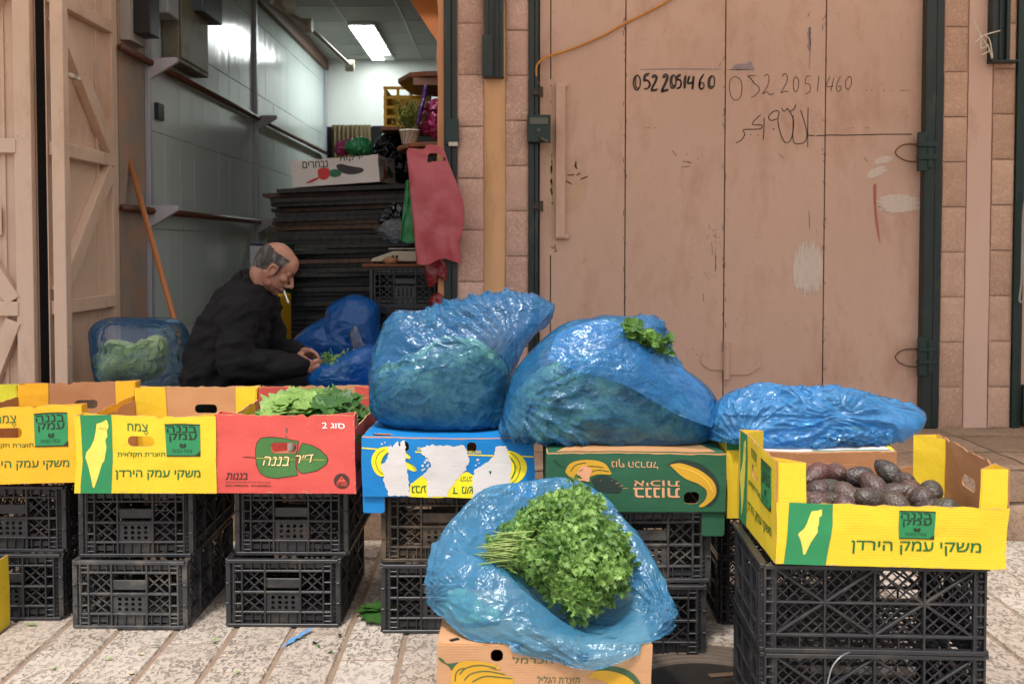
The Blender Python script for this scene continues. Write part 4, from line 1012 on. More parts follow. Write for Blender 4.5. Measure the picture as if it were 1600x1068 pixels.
frag(1115, 368, 6, 8, 14, 6, .004, 1); fd.stroke('scuff', sooty, [[(1112, 378), (1113, 398)], [(1117, 392), (1119, 422)], [(1119, 400), (1117, 424)], [(1099, 458), (1099, 470)]], .004)
frag(1105, 432, 3, 4, 6, 4, .003, 2); frag(1075, 245, 8, 8, 5, 5, .004, 3); frag(1390, 325, 20, 10, 8, 3, .006, 4); frag(1085, 555, 9, 4, 6, 2, .008, 5); frag(1420, 165, 10, 10, 6, 4, .003, 6)
fd.stroke('scuff', sooty, [[(1050, 235), (1057, 243)], [(1067, 252), (1080, 254)], [(1065, 261), (1078, 260)], [(1265, 20), (1262, 27)], [(1124, 104), (1126, 98)], [(1264, 330), (1265, 357)], [(1216, 240), (1224, 247)], [(1355, 252), (1350, 246)]], .005)
r_ = random.Random(77)
fd.stroke('scratch', M('scratch_dark', '#7d5a47', .7), [[(x, y), (x + r_.uniform(-5, 5), y + r_.uniform(-9, 9))] for x, y in [(r_.uniform(865, 1435), r_.uniform(0, 610)) for _ in range(120)]], .0022)
fd.stroke('scratch', M('scratch_light', '#cdb09c', .7), [[(x, y), (x + r_.uniform(-3, 3), y + r_.uniform(4, 22))] for x, y in [(r_.uniform(865, 1435), r_.uniform(100, 600)) for _ in range(70)]], .0022)
for e_ in (976.5, 1131.5, 1287.5): fd.stroke('edge_chip', sooty, [[(e_ + r_.choice((-2.2, 2.2)), y), (e_ + r_.choice((-2.4, 2.4)), y + r_.uniform(2, 9))] for y in [r_.uniform(20, 610) for _ in range(26)]], .005)
# yellowish repaint with black lettering by the handle
fd.poly('paint_patch', M('cream_touch_up', '#c0a27f', .6, .1, 10), [(844, 122), (861, 124), (863, 300), (862, 398), (845, 396)], jag=1.2, seed=10)
fd.poly('paint_patch', M('cream_touch_up_2', '#b8947a', .6, .12, 10), [(862, 240), (905, 245), (918, 262), (915, 310), (900, 330), (866, 335), (861, 300)], jag=2, seed=11)
for k_, l_ in enumerate([[(850, 254), (856, 252), (857, 258), (850, 262)], [(849, 268), (853, 274), (857, 270), (852, 278)], [(855, 278), (856, 284)], [(868, 274), (874, 271), (880, 274)], [(887, 274), (897, 273)], [(901, 274), (907, 270)], [(868, 286), (876, 280), (883, 286)], [(884, 282), (893, 288)], [(900, 252), (899, 260), (902, 264)], [(872, 255), (872, 266)], [(907, 280), (918, 276)]]):
    fd.stroke('scuff', sooty, [l_], .011)
fd.stroke('scuff', sooty, [[(860, 385), (866, 388)], [(867, 382), (868, 390)], [(866, 394), (871, 390)]], .008)
# orange cable across the door
b = MB(); b.tube(spline([Wp(x, y, YD - d_) for x, y, d_ in ((841, 132, .03), (838, 118, .05), (840, 100, .05), (858, 88, .035), (890, 78, .02), (940, 57, .015), (976, 37, .015), (1040, 4, .015), (1120, -45, .015), (1250, -120, .015))], 6), .0065, 8)
tag(b.build('cable', M('orange_cable', '#b8792a', .45), smooth=True), 'orange cable looping down across the top left of the closed door', 'cable')
# next shop front at the right edge
tn = thing('metal_door', 'sliver of another beige door at the right edge with a green frame', 'door', (X(1600, YD), YD, ZS)); td0, tdl0 = td, tdl; td, tdl = tn, tn.location.copy()
post(1584, 1598, 'door_frame', MT['frame_g'])
b = MB(); b.box((X(1599, YD), YD, ZS + .02), (X(1780, YD), YD + .03, ZT)); dpart(b, 'panel', MT['door'], .002)
b = MB(); b.box(Wp(1598, 662, YW - .03), Wp(1612, 600, YW - .002)); dpart(b, 'hinge', MT['frame_g'], .003)
b = MB(); b.tube(spline([Wp(x, y, YW - .05) for x, y in ((1605, 300), (1599, 330), (1597, 400), (1596, 440), (1593, 470), (1600, 470))], 4), .006, 6); dpart(b, 'frame_trim', M('white_trim', '#8f8a83', .5), 0)
td, tdl = td0, tdl0
# shop opening: green door post, plaster edge, wall above
ts = thing('door_post', 'dark green door post at the right side of the open shop', 'door post', (X(704, YW), YW, ZS)); td, tdl = ts, ts.location.copy()
post(694, 714, 'post', MT['frame'])
b = MB(); b.box(Wp(696, 225, YW - .05), Wp(717, 187, YW - .013)); dpart(b, 'lock_box', MT['frame_g'], .003)
b = MB(); b.box(Wp(701, 228, YW - .052), Wp(716, 223, YW - .013)); dpart(b, 'lock_strip', M('bare_steel', '#b4a898', .4, metal=.5))
b = MB(); x0, x1 = X(684, YW), X(694, YW); n = 30
vs = []; fs = []
for k in range(n + 1):
    z = ZS + (ZT - ZS) * k / n; j = .012 * mnoise.noise(Vector((3, 1, z * 5)))
    vs += [(x0 + j, YW - .002, z), (x1, YW - .002, z), (x0 + j, YW + .3, z)]
for k in range(n): fs += [(3*k, 3*k+1, 3*k+4, 3*k+3), (3*k+2, 3*k, 3*k+3, 3*k+5)]
b.add(vs, fs); dpart(b, 'plaster_edge', MT['plaster_o'])
td, tdl = td0, tdl0
b = MB(); b.box((-6, YW + .02, ZT - .02), (6, YW + .4, 6.5)); b.box((-6, YW + .03, ZS), (X(183, YW) - .02, YW + .4, ZT)); b.box((X(1470, YW) + .3, YW + .3, ZS - .1), (6, YW + .5, ZT))
tag(b.build('facade', MT['mortar']), 'plain plastered wall above the shop openings', 'wall')
def canvas_mat():
    m, nt, bs = new_mat('awning_canvas'); c = lin('#e4e0da'); bs.inputs['Base Color'].default_value = (*c, 1); bs.inputs['Roughness'].default_value = .9
    t_ = _n(nt, 'BsdfTranslucent'); t_.inputs[0].default_value = (*c, 1); mx = nt.nodes.new('ShaderNodeMixShader'); mx.inputs[0].default_value = .6
    nt.links.new(bs.outputs[0], mx.inputs[1]); nt.links.new(t_.outputs[0], mx.inputs[2]); nt.links.new(mx.outputs[0], nt.nodes['Material Output'].inputs[0]); return m
# unseen awning above the frame, placed and made translucent to shade the facade
t = thing('awning', 'unseen canvas awning above the shop fronts, placed to shade the doors', 'awning', (0, YW, 3.2))
b = MB(); b.add([(-6, -2.13, -.60), (6, -2.13, -.60), (6, .02, .05), (-6, .02, .05)], [(0, 1, 2, 3)])
b.build('canvas', canvas_mat(), t)
b = MB()
for x in (-4, -1.5, 1.5, 4): b.tube([(x, -2.1, -.65), (x, 0, -.02)], .015, 6)
b.tube([(-6, -2.1, -.65), (6, -2.1, -.65)], .018, 6); b.build('frame', MT['frame'], t)

# ------------------------------------------------------------------ folded-open door leaves on the left
XL = X(185, YW)
def leafdoor(label, w_, braces, loc, rz, rails, deep=0):
    t = thing('door_leaf', label, 'door leaf', loc, rz)      # local: x from 0 to w, y = 0 is the ribbed inner face, z from the step
    H = ZT - ZS; b = MB(); b.box((.05 if deep else 0, .03, .03), (w_, .036, H)); b.build('sheet', MT['leaf'], t)
    sw = .105
    for x0_, x1_, y0_ in ((0, sw * (.6 if deep else .95), -deep), (w_ - sw * .8, w_, -.012)):
        b = MB(); b.box((x0_, y0_, .02), (x1_, -.012 if y0_ < -.05 else .055, H)); b.build('stile', MT['leaf'], t, bevel=.004)
    b = MB(); b.box((w_ * .74, .02, .03), (w_ * .77, .0298, H)); b.build('inner_stile', MT['leaf'], t, bevel=.002)
    for z in rails:
        b = MB(); b.box((sw * .6, -.02, z - .035), (w_ - sw * .7, .0295, z + .035)); b.build('rail', MT['leaf'], t, bevel=.004)
    for (xa, za), (xb, zb) in braces:
        b = MB(); b.bar((xa, .004, za), (xb, .004, zb), .095 if deep else .075, .05); b.build('brace', MT['leaf'], t, bevel=.003)
    return t
# leaf at right angles to the wall: its ribbed face looks into the picture from the left
y0l, y1l = 4.87, 5.72; wl = y1l - y0l
zr = [Z(242, 5.3) - ZS, Z(474, 5.3) - ZS, Z(20, 5.3) - ZS, .12]
zr = sorted(zr)
lt = leafdoor('cream door leaf with diagonal braces standing at right angles to the wall', wl,
    [((.09, zr[1] - .06 - .42), (.42, .16)), ((.1, zr[1] + .06), (wl - .1, zr[2] - .05)), ((wl - .1, zr[2] + .06), (.1, zr[3] - .08))], (XL, y0l, ZS), R(90), zr, .075)
b = MB(); b.box((.07, -.05, Z(124, 5.1) - ZS), (.26, -.02, Z(118, 5.1) - ZS)); b.box((.12, -.03, Z(117, 5.1) - ZS), (.16, .02, Z(108, 5.1) - ZS)); b.build('bolt', M('chipped_white', '#d5c9b8', .5, dirt='#2b211a', dirt_amt=.6, dirt_scale=18), lt)
lt.rotation_euler = (0, 0, R(90))
# leaf seen face on, further left
xf1 = X(53, 4.87); wf_ = .62
zr1 = sorted([Z(228, 4.87) - ZS, Z(482, 4.87) - ZS, .12, 2.3])
lf_ = leafdoor('cream door leaf seen face on at the left edge, beside a dark gap', wf_, [((wf_ - .1, zr1[1] + .04), (.16, zr1[1] + .60)), ((wf_ - .1, zr1[1] - .06), (.30, .14)), ((.12, zr1[2] + .06), (wf_ - .1, zr1[2] + .85))], (xf1 - wf_, 4.87, ZS), 0, zr1)
b = MB(); b.box((wf_ - .27, -.004, zr1[1] + .36), (wf_ - .155, .003, zr1[1] + .50)); b.build('cover_plate', MT['leaf'], lf_, bevel=.002)
b = MB(); b.box((-4.6, 5.62, ZS), (XL - .13, 5.70, ZT)); tag(b.build('board_wall', MT['dark']), 'near-black sheet standing in for shade behind the open door leaves', 'wall')  # near-black colour stands in for the shade behind the leaves

# ------------------------------------------------------------------ shop interior
YB_, ZC_ = 12.4, 3.70
def pvc_mat():
    m, nt, bs = new_mat('pvc_panel'); v = coords(nt, (1, 1, 1), False)
    c = mixc(nt, noise(nt, v, 1.2, 4), lin('#c0cecb'), lin('#d0dbd8')); nt.links.new(c, bs.inputs['Base Color'])
    bs.inputs['Roughness'].default_value = .16; bs.inputs['Specular IOR Level'].default_value = .6
    bump(nt, noise(nt, coords(nt, (1, 3, .15), False), 2.0, 2), .12, .03, bs); return m
MT['pvc'] = pvc_mat(); MT['alu'] = M('aluminium', '#a9aab4', .4, .08, metal=.3)
t = thing('panel_wall', 'glossy pale green panelled side wall inside the shop', 'wall', (XL, 5.8, ZS)); o_ = t.location.copy()
b = MB(); y = 6.22
r_ = random.Random(6)
zsx = [0, .50, 1.16, 1.78, 2.42, 3.06, ZC_ - ZS]
for zi in range(len(zsx) - 1):
    y = 6.22
    while y < YB_ - .05:
        y2 = min(y + .31, YB_); b.box((-.02, y - o_.y + .0015, zsx[zi] + .002), (.0 + r_.uniform(-.0008, .0008), y2 - o_.y - .0015, zsx[zi + 1] - .002)); y = y2
b.build('panels', MT['pvc'], t, bevel=.0012, seg=1)
b = MB(); b.box((-.06, 6.2 - o_.y, -.02), (-.021, YB_ - o_.y, ZC_ - ZS)); b.build('backing', MT['alu'], t)
b = MB()
for y in (6.18, 8.87, 12.33): b.box((.0, y - o_.y, 0), (.03, y - o_.y + .05, ZC_ - ZS))
b.build('upright', MT['alu'], t, bevel=.003)
MT['oldplaster'] = M('old_plaster', '#8f877c', .9, .25, 4, dirt='#b5866a', dirt_amt=.9, dirt_scale=2.6, bumps=((25, .5, .008), (110, .4, .003)))
b = MB(); b.box((XL - .3, YW + .04, ZS - .02), (XL - .002, 6.19, ZC_)); tag(b.build('plaster_wall', MT['oldplaster']), 'peeling grey and brown plaster strip just inside the shop', 'wall')
XR = X(690, YW) + .02
b = MB(); b.box((XL - .3, YB_, ZS - .02), (XR + 1.6, YB_ + .2, ZC_ + .1)); tag(b.build('back_wall', M('white_wall', '#c9cdc9', .7, .05)), 'plain white back wall of the shop above the curtain', 'wall')
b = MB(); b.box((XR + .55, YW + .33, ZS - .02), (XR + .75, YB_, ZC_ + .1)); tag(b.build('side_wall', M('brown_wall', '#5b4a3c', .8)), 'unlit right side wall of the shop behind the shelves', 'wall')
b = MB(); x = XL
while x < XR + .5:
    y = YW + .35
    while y < YB_: b.box((x + .006, y + .006, ZC_ + .006), (x + .594, y + .594, ZC_ + .02)); y += .6
    x += .6
tag(b.build('ceiling', M('ceiling_tile', '#a9aaa4', .85, .1, 6, bumps=((220, .6, .002),))), kind='structure')
b = MB(); x = XL
while x < XR + .6: b.box((x - .008, YW + .35, ZC_), (x + .008, YB_, ZC_ + .03)); x += .6
y = YW + .35
while y < YB_: b.box((XL, y - .008, ZC_ + .0005), (XR + .6, y + .008, ZC_ + .0295)); y += .6
b.box((XL - .3, YW + .35, ZC_ + .04), (XR + .7, YB_, ZC_ + .1)); tag(b.build('ceiling_grid', MT['alu']), 'white metal grid holding the shop ceiling tiles', 'ceiling grid')
b = MB(); b.box((XL, 6.2, ZC_ - .12), (XL + .05, YB_, ZC_ - .002)); tag(b.build('cornice', M('brown_cornice', '#6a4a3a', .6)), 'brown cornice where panelled wall meets the ceiling', 'cornice')
# ceiling lamp
emis = bpy.data.materials.new('lamp_glow'); emis.use_nodes = True; bs = emis.node_tree.nodes['Principled BSDF']; bs.inputs['Emission Color'].default_value = (.94, 1, .97, 1); bs.inputs['Emission Strength'].default_value = 20
xa = -1.47
t = thing('ceiling_light', 'lit rectangular fluorescent light in the shop ceiling', 'light', (xa, 11.25, ZC_))
b = MB(); b.box((-.14, -.95, -.03), (.14, .98, -.001)); b.build('housing', M('lamp_white', '#e8e8e6', .5), t)
b = MB(); b.box((-.12, -.9, -.036), (.01, .95, -.031)); b.build('tube', emis, t)
b = MB(); b.box((.035, -.9, -.036), (.12, .62, -.031)); b.build('tube', emis, t)
# hanging rail and rod near the ceiling
b = MB(); b.tube([Wp(425, 3, 8.0), Wp(480, 40, 8.9), Wp(547, 103, 10.6)], .022, 8)
for p in ((452, 10, 8.3), (480, 40, 8.9), (547, 103, 10.6)): q = Wp(*p); b.tube([q + Vector((-.045, 0, 0)), q + Vector((.045, 0, 0))], .06, 14)
tag(b.build('curtain_rod', M('ivory_rod', '#b9b3a0', .5)), 'ivory rod with round end fittings under the shop ceiling', 'rod')
# pole rails with white brackets along the side wall
def wall_rail(label, pts, brs):
    t = thing('clothes_rail', label, 'wall rail', (XL, 6.0, pts[0].z))
    b = MB(); b.tube([p - t.location for p in pts], .022, 8); b.build('rod', M('brown_rod', '#4f2f22', .4), t, smooth=True)
    for p in brs:
        b = MB(); p = p - t.location
        b.add([(u, p.y + w_, p.z + v) for w_ in (-.018, .018) for u, v in ((p.x - .039, .03), (p.x + .16, .036), (p.x + .16, .005), (p.x - .039, -.115))],
              [(0,1,2,3),(7,6,5,4),(0,4,5,1),(1,5,6,2),(2,6,7,3),(3,7,4,0)])
        b.build('bracket', M('bracket_white', '#aba6ad', .5), t, bevel=.004)
xr_ = XL + .04
def rl(z, y): return Vector((xr_, y, z))
z1_, z2_ = 2.70, 1.62
wall_rail('upper brown rod on white brackets along the panelled wall', [rl(2.53, 5.70), rl(2.54, 12.2)], [rl(2.53, 6.2), rl(2.53, 8.9)])
wall_rail('lower brown rod on white brackets along the panelled wall', [rl(1.62, 5.70), rl(1.62, 11.5)], [rl(1.62, 6.2), rl(1.62, 8.9)])
# electrical boxes near the entrance
b = MB(); b.box((XL, 5.80, Z(62, 5.8)), (XL + .06, 6.05, ZC_ - .1)); t = thing('meter_board', 'dirty white meter board with black gear at the top of the entrance', 'meter board', (0, 0, 0)); b.build('board', M('dirty_white', '#9c948c', .6, dirt='#4a4038', dirt_amt=.4), t)
b = MB(); b.box((XL + .061, 5.84, Z(50, 5.8)), (XL + .16, 6.0, ZC_ - .2)); b.build('switch_gear', M('black_gear', '#1b1a1a', .4), t, bevel=.005)
b = MB(); b.box((XL + .03, 6.22, Z(25, 6.3)), (XL + .14, 6.42, Z(-60, 6.3))); b.build('grey_box', M('grey_box', '#8f9292', .5), t, bevel=.006)
t = thing('junction_box', 'rusty stained metal cabinet hanging on the panelled wall above the rod', 'cabinet', (XL, 6.8, Z(110, 6.8)))
b = MB(); b.box((.01, -.32, 0), (.12, .32, .46)); b.build('cabinet', M('stained_metal', '#6e6a5d', .55, .2, 6, dirt='#4a3524', dirt_amt=.8, dirt_scale=5), t, bevel=.006)
b = MB(); b.box((.12, -.29, .03), (.128, .29, .43)); b.build('door', M('stained_metal_door', '#77745f', .55, .25, 6, dirt='#55402a', dirt_amt=.6, dirt_scale=6), t, bevel=.003)
b = MB(); b.box((XL + .01, 6.75, Z(20, 6.8)), (XL + .2, 7.2, Z(-40, 6.8))); tag(b.build('meter_box', M('dark_box', '#3d4544', .4), bevel=.008), 'dark grey box fixed above the rusty cabinet', 'box')
b = MB(); b.box((XL + .001, 6.34, Z(188, 6.4)), (XL + .03, 6.45, Z(162, 6.4))); t2 = b.build('wall_socket', M('socket_black', '#23282b', .4), bevel=.004); tag(t2, 'small black wall socket on the panelled wall', 'socket')
# broom stick leaning on the wall
b = MB(); b.tube([Wp(199, 240, 5.95), Wp(272, 498, 5.55), Wp(288, 556, 5.46), Wp(300, 600, 5.40)], .016, 8); tag(b.build('broom_stick', M('pine_stick', '#a8693c', .5, .15, 8, stretch=(1, 1, .2)), smooth=True), 'wooden stick leaning at a slant against the shop wall', 'stick')
# curtain and a flat sheet coloured near-black for the gloom under the back wall
b = MB(); zt, zb = Z(197, YB_), Z(300, YB_); n = 60; xs0, xs1 = X(522, YB_), X(582, YB_); vs = []; fs = []
for k in range(n + 1):
    x = xs0 + (xs1 - xs0) * k / n; yo = .045 * math.sin(k * .95) + .015 * math.sin(k * 2.3)
    vs += [(x, YB_ - .12 + yo, zt), (x + .01, YB_ - .12 + yo * 1.4, zb)]
for k in range(n): fs.append((2*k, 2*k+1, 2*k+3, 2*k+2))
b.add(vs, fs); tag(b.build('curtain', M('tan_curtain', '#6e6047', .85), smooth=True), 'dull tan pleated curtain at the very back of the shop', 'curtain')
b = MB(); b.box((xs1, YB_ - .02, ZS), (XR + 1, YB_ - .002, zt)); b.box((XL, YB_ - .02, ZS), (xs1, YB_ - .002, zt - .01)); tag(b.build('gloom_sheet', MT['dark']), 'flat sheet coloured near-black for the gloom below the white back wall', 'gloom_sheet')  # no depth modelled: the darkness is only in the sheet's colour
# folded black crates: a tall pile
r_ = random.Random(9); pile = []
b0 = MB(); L2, D2 = .50, .33
b0.box((-L2, -D2, 0), (L2, D2, .008)); 
for y in (-D2, D2 - .01): b0.box((-L2, y, .008), (L2, y + .01, .026))
for x in (-L2, L2 - .01): b0.box((x, -D2 + .01, .008), (x + .01, D2 - .01, .026))
for x in np.linspace(-L2, L2, 15): b0.box((x - .004, -D2 - .008, .004), (x + .004, -D2 - .0005, .03))
for y in np.linspace(-D2, D2, 9): b0.box((-L2 - .008, y - .004, .004), (-L2 - .0005, y + .004, .03))
b0.box((-L2 + .02, -D2 + .02, .026), (L2 - .02, D2 - .02, .031))
mef = b0.mesh('folded_crate'); mfc = [M('pile_black', '#121110', .5, .3, 5, dirt='#2c251e', dirt_amt=.5, dirt_scale=6), M('pile_brown', '#432d1d', .6, .35, 5, dirt='#1c1815', dirt_amt=.7, dirt_scale=6)]
mef.materials.append(mfc[0])
zt_ = Z(290, 7.0); z = ZS; xpc = (X(438, 7.0) + X(640, 7.0)) / 2; k = 0
while z < zt_ - .02:
    o = bpy.data.objects.new('folded_crate', mef); col.objects.link(o)
    up = (z - ZS) / (zt_ - ZS)
    o.location = (xpc + r_.uniform(-.03, .03) * (1 + 1.5 * up) - .02 * up, 7.0 + .34 + r_.uniform(-.05, .03), z); o.rotation_euler = (R(r_.uniform(-.5, .5)), R(-2.2 * up ** 2 + r_.uniform(-.5, .5)), R(r_.uniform(-4, 4)))
    brown = up > .78 and k % 3 == 0 or up > .6 and k % 7 == 0
    o.material_slots[0].link = 'OBJECT'; o.material_slots[0].material = mfc[1 if brown else 0]
    lab = 'brown-stained folded crate near the top of the tall pile inside the shop' if brown else 'folded black crate in the tall pile inside the shop'
    tag(o, lab, 'folded crate', 'folded crates piled inside the shop'); pile.append(o); z += .0335; k += 1
ztop = z
# printed vegetable carton on the pile
t, F, wf = carton('vegetable_carton', 'white carton printed with vegetables on top of the folded crate pile', .64, .42, .19, 'white', 'kraft', (X(538, 7.0) - .03, 7.0 + .25, ztop + .012), R(10), .19, 61, None, hole=False, post=False)
t.rotation_euler = (0, R(-3.2), R(-9))
for key in ('front', 'right'):
    o, tf, wd, hh = F[key]; q = (120, 520, 190, 365) if key == 'front' else (520, 660, 165, 330)
    fv = Face(o, q, (-wd / 2, wd / 2, 0, hh), tf, wf)
    s_ = (lambda x, y: (x, y)) if key == 'front' else (lambda x, y: (530 + (x - 180) * .4, y - 15))
    fv.poly('pepper_print', ink('pepper_red', '#c23a3a'), [s_(*p) for p in spline([(240, 260), (265, 250), (292, 262), (290, 310), (265, 330), (242, 315), (238, 280), (240, 260)], 3)[:-1]])
    fv.poly('pepper_print', ink('pepper_red2', '#b53535'), [s_(*p) for p in spline([(185, 338), (215, 320), (245, 308), (240, 320), (215, 338), (185, 345), (185, 338)], 3)[:-1]])
    fv.poly('pepper_print', ink('pepper_green', '#2e6b4c'), [s_(*p) for p in spline([(290, 275), (315, 265), (345, 275), (345, 305), (315, 318), (292, 305), (290, 275)], 3)[:-1]])
    fv.poly('aubergine_print', ink('aubergine', '#3a3338'), [s_(*p) for p in spline([(328, 240), (350, 232), (390, 250), (440, 268), (452, 285), (430, 302), (380, 305), (345, 285), (328, 255), (328, 240)], 3)[:-1]])
    fv.text('lettering', MT['ink_black'], heb('ירקות'), *(s_(345, 188)), *(s_(448, 222)), .03); fv.text('lettering', MT['ink_black'], heb('נבחרים'), *(s_(175, 205)), *(s_(288, 248)), .03)
# ------------------------------------------------------------------ crumpled film: excess sheet area is squeezed onto a shape and buckles into folds
def ico(n):
    bm = bmesh.new(); bmesh.ops.create_icosphere(bm, subdivisions=n, radius=1)
    V = np.array([v.co[:] for v in bm.verts]); F = np.array([[v.index for v in f.verts] for f in bm.faces]); bm.free(); return V, F
def edges_of(F):
    E = np.concatenate([F[:, [i, (i + 1) % F.shape[1]]] for i in range(F.shape[1])]); E.sort(1); return np.unique(E, axis=0)
def vnorm(V, F):
    n = np.cross(V[F[:, 1]] - V[F[:, 0]], V[F[:, 2]] - V[F[:, 0]]); N = np.zeros_like(V)
    for k in range(F.shape[1]):
        for a_ in range(3): N[:, a_] += np.bincount(F[:, k], n[:, a_], len(V))
    return N / np.maximum(np.linalg.norm(N, axis=1, keepdims=True), 1e-12)
def snoise(V, sc, seed):
    o = Vector((seed * 7.1, seed * 3.3, seed * 1.7))
    return np.array([mnoise.fractal(Vector(p) * sc + o, 1, 2, 3) for p in V])
def crumple(V, F, stretch, iters, lo, hi, bend=.06, seed=1, X0=None, amp=.004, floor=None, nsc=14, tether=.004, lock=None):
    """V rest shape; edges want to be 'stretch' times longer; vertices may leave the shape by lo..hi along its normal"""
    E = edges_of(F); i, j = E[:, 0], E[:, 1]; n = len(V)
    L = np.linalg.norm(V[i] - V[j], axis=1) * (stretch if np.isscalar(stretch) else (stretch[i] + stretch[j]) / 2)
    N = vnorm(V, F); val = (np.bincount(i, minlength=n) + np.bincount(j, minlength=n)).astype(float)[:, None]
    Xx = (V if X0 is None else X0) + N * (snoise(V, nsc, seed) * amp)[:, None]
    def scat(d):
        out = np.empty_like(V)
        for a_ in range(3): out[:, a_] = np.bincount(i, d[:, a_], n) - np.bincount(j, d[:, a_], n)
        return out
    for it in range(iters):
        d = Xx[j] - Xx[i]; l = np.linalg.norm(d, axis=1)
        c = d * ((l - L) / np.maximum(l, 1e-9) * .5)[:, None]
        Xx = Xx + scat(c) / val * 1.5
        lap = scat(Xx[j] - Xx[i]) / val
        Xx = Xx + bend * lap
        dv = Xx - V; h = (dv * N).sum(1); hc = np.clip(h, lo, hi)
        Xx = V + (dv - N * h[:, None]) * (1 - tether) + N * hc[:, None]
        if floor is not None: Xx[:, 2] = np.maximum(Xx[:, 2], floor)
        if lock is not None: Xx[lock] = V[lock]
    return Xx
def refine(V, F, extra):
    E = edges_of(F); key = {tuple(e): k + len(V) for k, e in enumerate(E)}
    g = lambda a_, b_: key[(a_, b_) if a_ < b_ else (b_, a_)]
    out = []
    for a_, b_, c_ in F.tolist():
        x, y, z = g(a_, b_), g(b_, c_), g(c_, a_); out += [(a_, x, z), (x, b_, y), (z, y, c_), (x, y, z)]
    mid = lambda A: np.concatenate([A, (A[E[:, 0]] + A[E[:, 1]]) / 2])
    return [mid(A) for A in [V] + extra], np.array(out)
def np_mesh(name, V, F):
    me = bpy.data.meshes.new(name); me.vertices.add(len(V)); me.vertices.foreach_set('co', np.asarray(V, dtype=np.float32).ravel())
    k = F.shape[1]; me.loops.add(F.size); me.loops.foreach_set('vertex_index', F.astype(np.int32).ravel())
    me.polygons.add(len(F)); me.polygons.foreach_set('loop_start', np.arange(0, F.size, k, dtype=np.int32)); me.update(calc_edges=True); me.validate()
    return me
def silhouette(pts, c):
    P = np.array(spline(list(pts) + [pts[0]], 5)); d = P - np.array(c)
    th = np.arctan2(-d[:, 1], d[:, 0]); r = np.hypot(d[:, 0], d[:, 1]); o = np.argsort(th); th, r = th[o], r[o]
    th = np.concatenate([th[-6:] - 2 * np.pi, th, th[:6] + 2 * np.pi]); r = np.concatenate([r[-6:], r, r[:6]])
    return lambda t: np.interp(t, th, r)
def pillow(D, sil, c, y, T, zf=None, ex=.85, top_thin=0):
    """unit directions -> a stuffed shape whose outline is the given one at distance y"""
    rho = np.hypot(D[:, 0], D[:, 2]); t = np.arctan2(D[:, 2], D[:, 0]); r = sil(t) * rho ** .8
    px = c[0] + r * np.cos(t); py = c[1] - r * np.sin(t)
    dep = T * np.sign(D[:, 1]) * np.abs(D[:, 1]) ** ex
    if top_thin: dep = dep * (1 - top_thin * np.clip(D[:, 2], 0, 1))
    V = np.empty_like(D); xc = (px - CX) / FPX; yc = -(py - CYS) / FPX
    dy = math.cos(PITCH) + yc * math.sin(PITCH); dz = -math.sin(PITCH) + yc * math.cos(PITCH); tt = y / dy
    V[:, 0] = xc * tt; V[:, 1] = y + dep; V[:, 2] = CAMZ + dz * tt
    if zf is not None: V[:, 2] = np.maximum(V[:, 2], zf + .0015)
    return V
def px_of(V):
    z = V[:, 2] - CAMZ; dp = V[:, 1] * math.cos(PITCH) - z * math.sin(PITCH); up = V[:, 1] * math.sin(PITCH) + z * math.cos(PITCH)
    return CX + FPX * V[:, 0] / dp, CYS - FPX * up / dp
def fold_height(V, folds, seed):
    """long tension folds that fan out from gathered points of the bag"""
    px, py = px_of(V); h = np.zeros(len(V)); n1 = snoise(V, 5, seed + 30); n2 = snoise(V, 3, seed + 31)
    for cx, cy, n, amp, r0, r1 in folds:
        dx, dy = px - cx, py - cy; r = np.hypot(dx, dy); a_ = np.arctan2(dy, dx)
        ph = a_ * n * .8 / (2 * np.pi) + n1 * 1.1 + n2 * .8 + seed; tri = np.abs((ph % 1) - .5) * 2
        ph2 = a_ * n * 2.3 / (2 * np.pi) + n1 * 1.4; tri2 = np.abs((ph2 % 1) - .5) * 2
        wt = np.clip((r - r0 * .3) / (r0 * .7), 0, 1) * np.clip((r1 - r) / (r1 * .6), 0, 1) * np.clip(.45 + n2 * 2.0, 0, 1.25)
        h += amp * wt * (tri ** 3 + .5 * tri2 ** 3 - .3)
    return h
def film_bag(name, label, pts, c, y, T, mat, zf, seed, s1=1.06, s2=1.03, lo=-.03, hi=.016, lev=(4, 7), cat='plastic bag', it=(80, 30), ex=.85, top_thin=0, group=None, bend=.05, folds=()):
    sil = silhouette(pts, c); D, F = ico(lev[0]); V = pillow(D, sil, c, y, T, zf, ex, top_thin)
    Xx = crumple(V, F, s1, it[0], lo, hi, bend * .5, seed, amp=.016, floor=zf, nsc=6)
    off = Xx - V                                   # big facets are kept as offsets from the smooth outline
    for k in range(lev[0], lev[1]):
        (D, off), F = refine(D, F, [off]); D = D / np.linalg.norm(D, axis=1, keepdims=True)
        V = pillow(D, sil, c, y, T, zf, ex, top_thin); Xx = V + off
        if folds and k == lev[1] - 1:
            Xx = Xx + vnorm(Xx, F) * fold_height(Xx, folds, seed)[:, None]
        patch = np.clip(snoise(Xx * np.array([1, 1, 1.6]), 5, seed + 2) * 2.2 + .35, 0, 1)      # taut areas stay smooth
        rng = .010 if k == lev[0] else .005
        Xx = crumple(Xx, F, 1 + (s2 - 1) * patch, it[1], -rng, rng, bend, seed + 5 + k, amp=.0015, floor=zf, nsc=24)
        off = Xx - V
    o = link(name, np_mesh(name, Xx, F), mat, None, True); tag(o, label, cat, group)
    return o
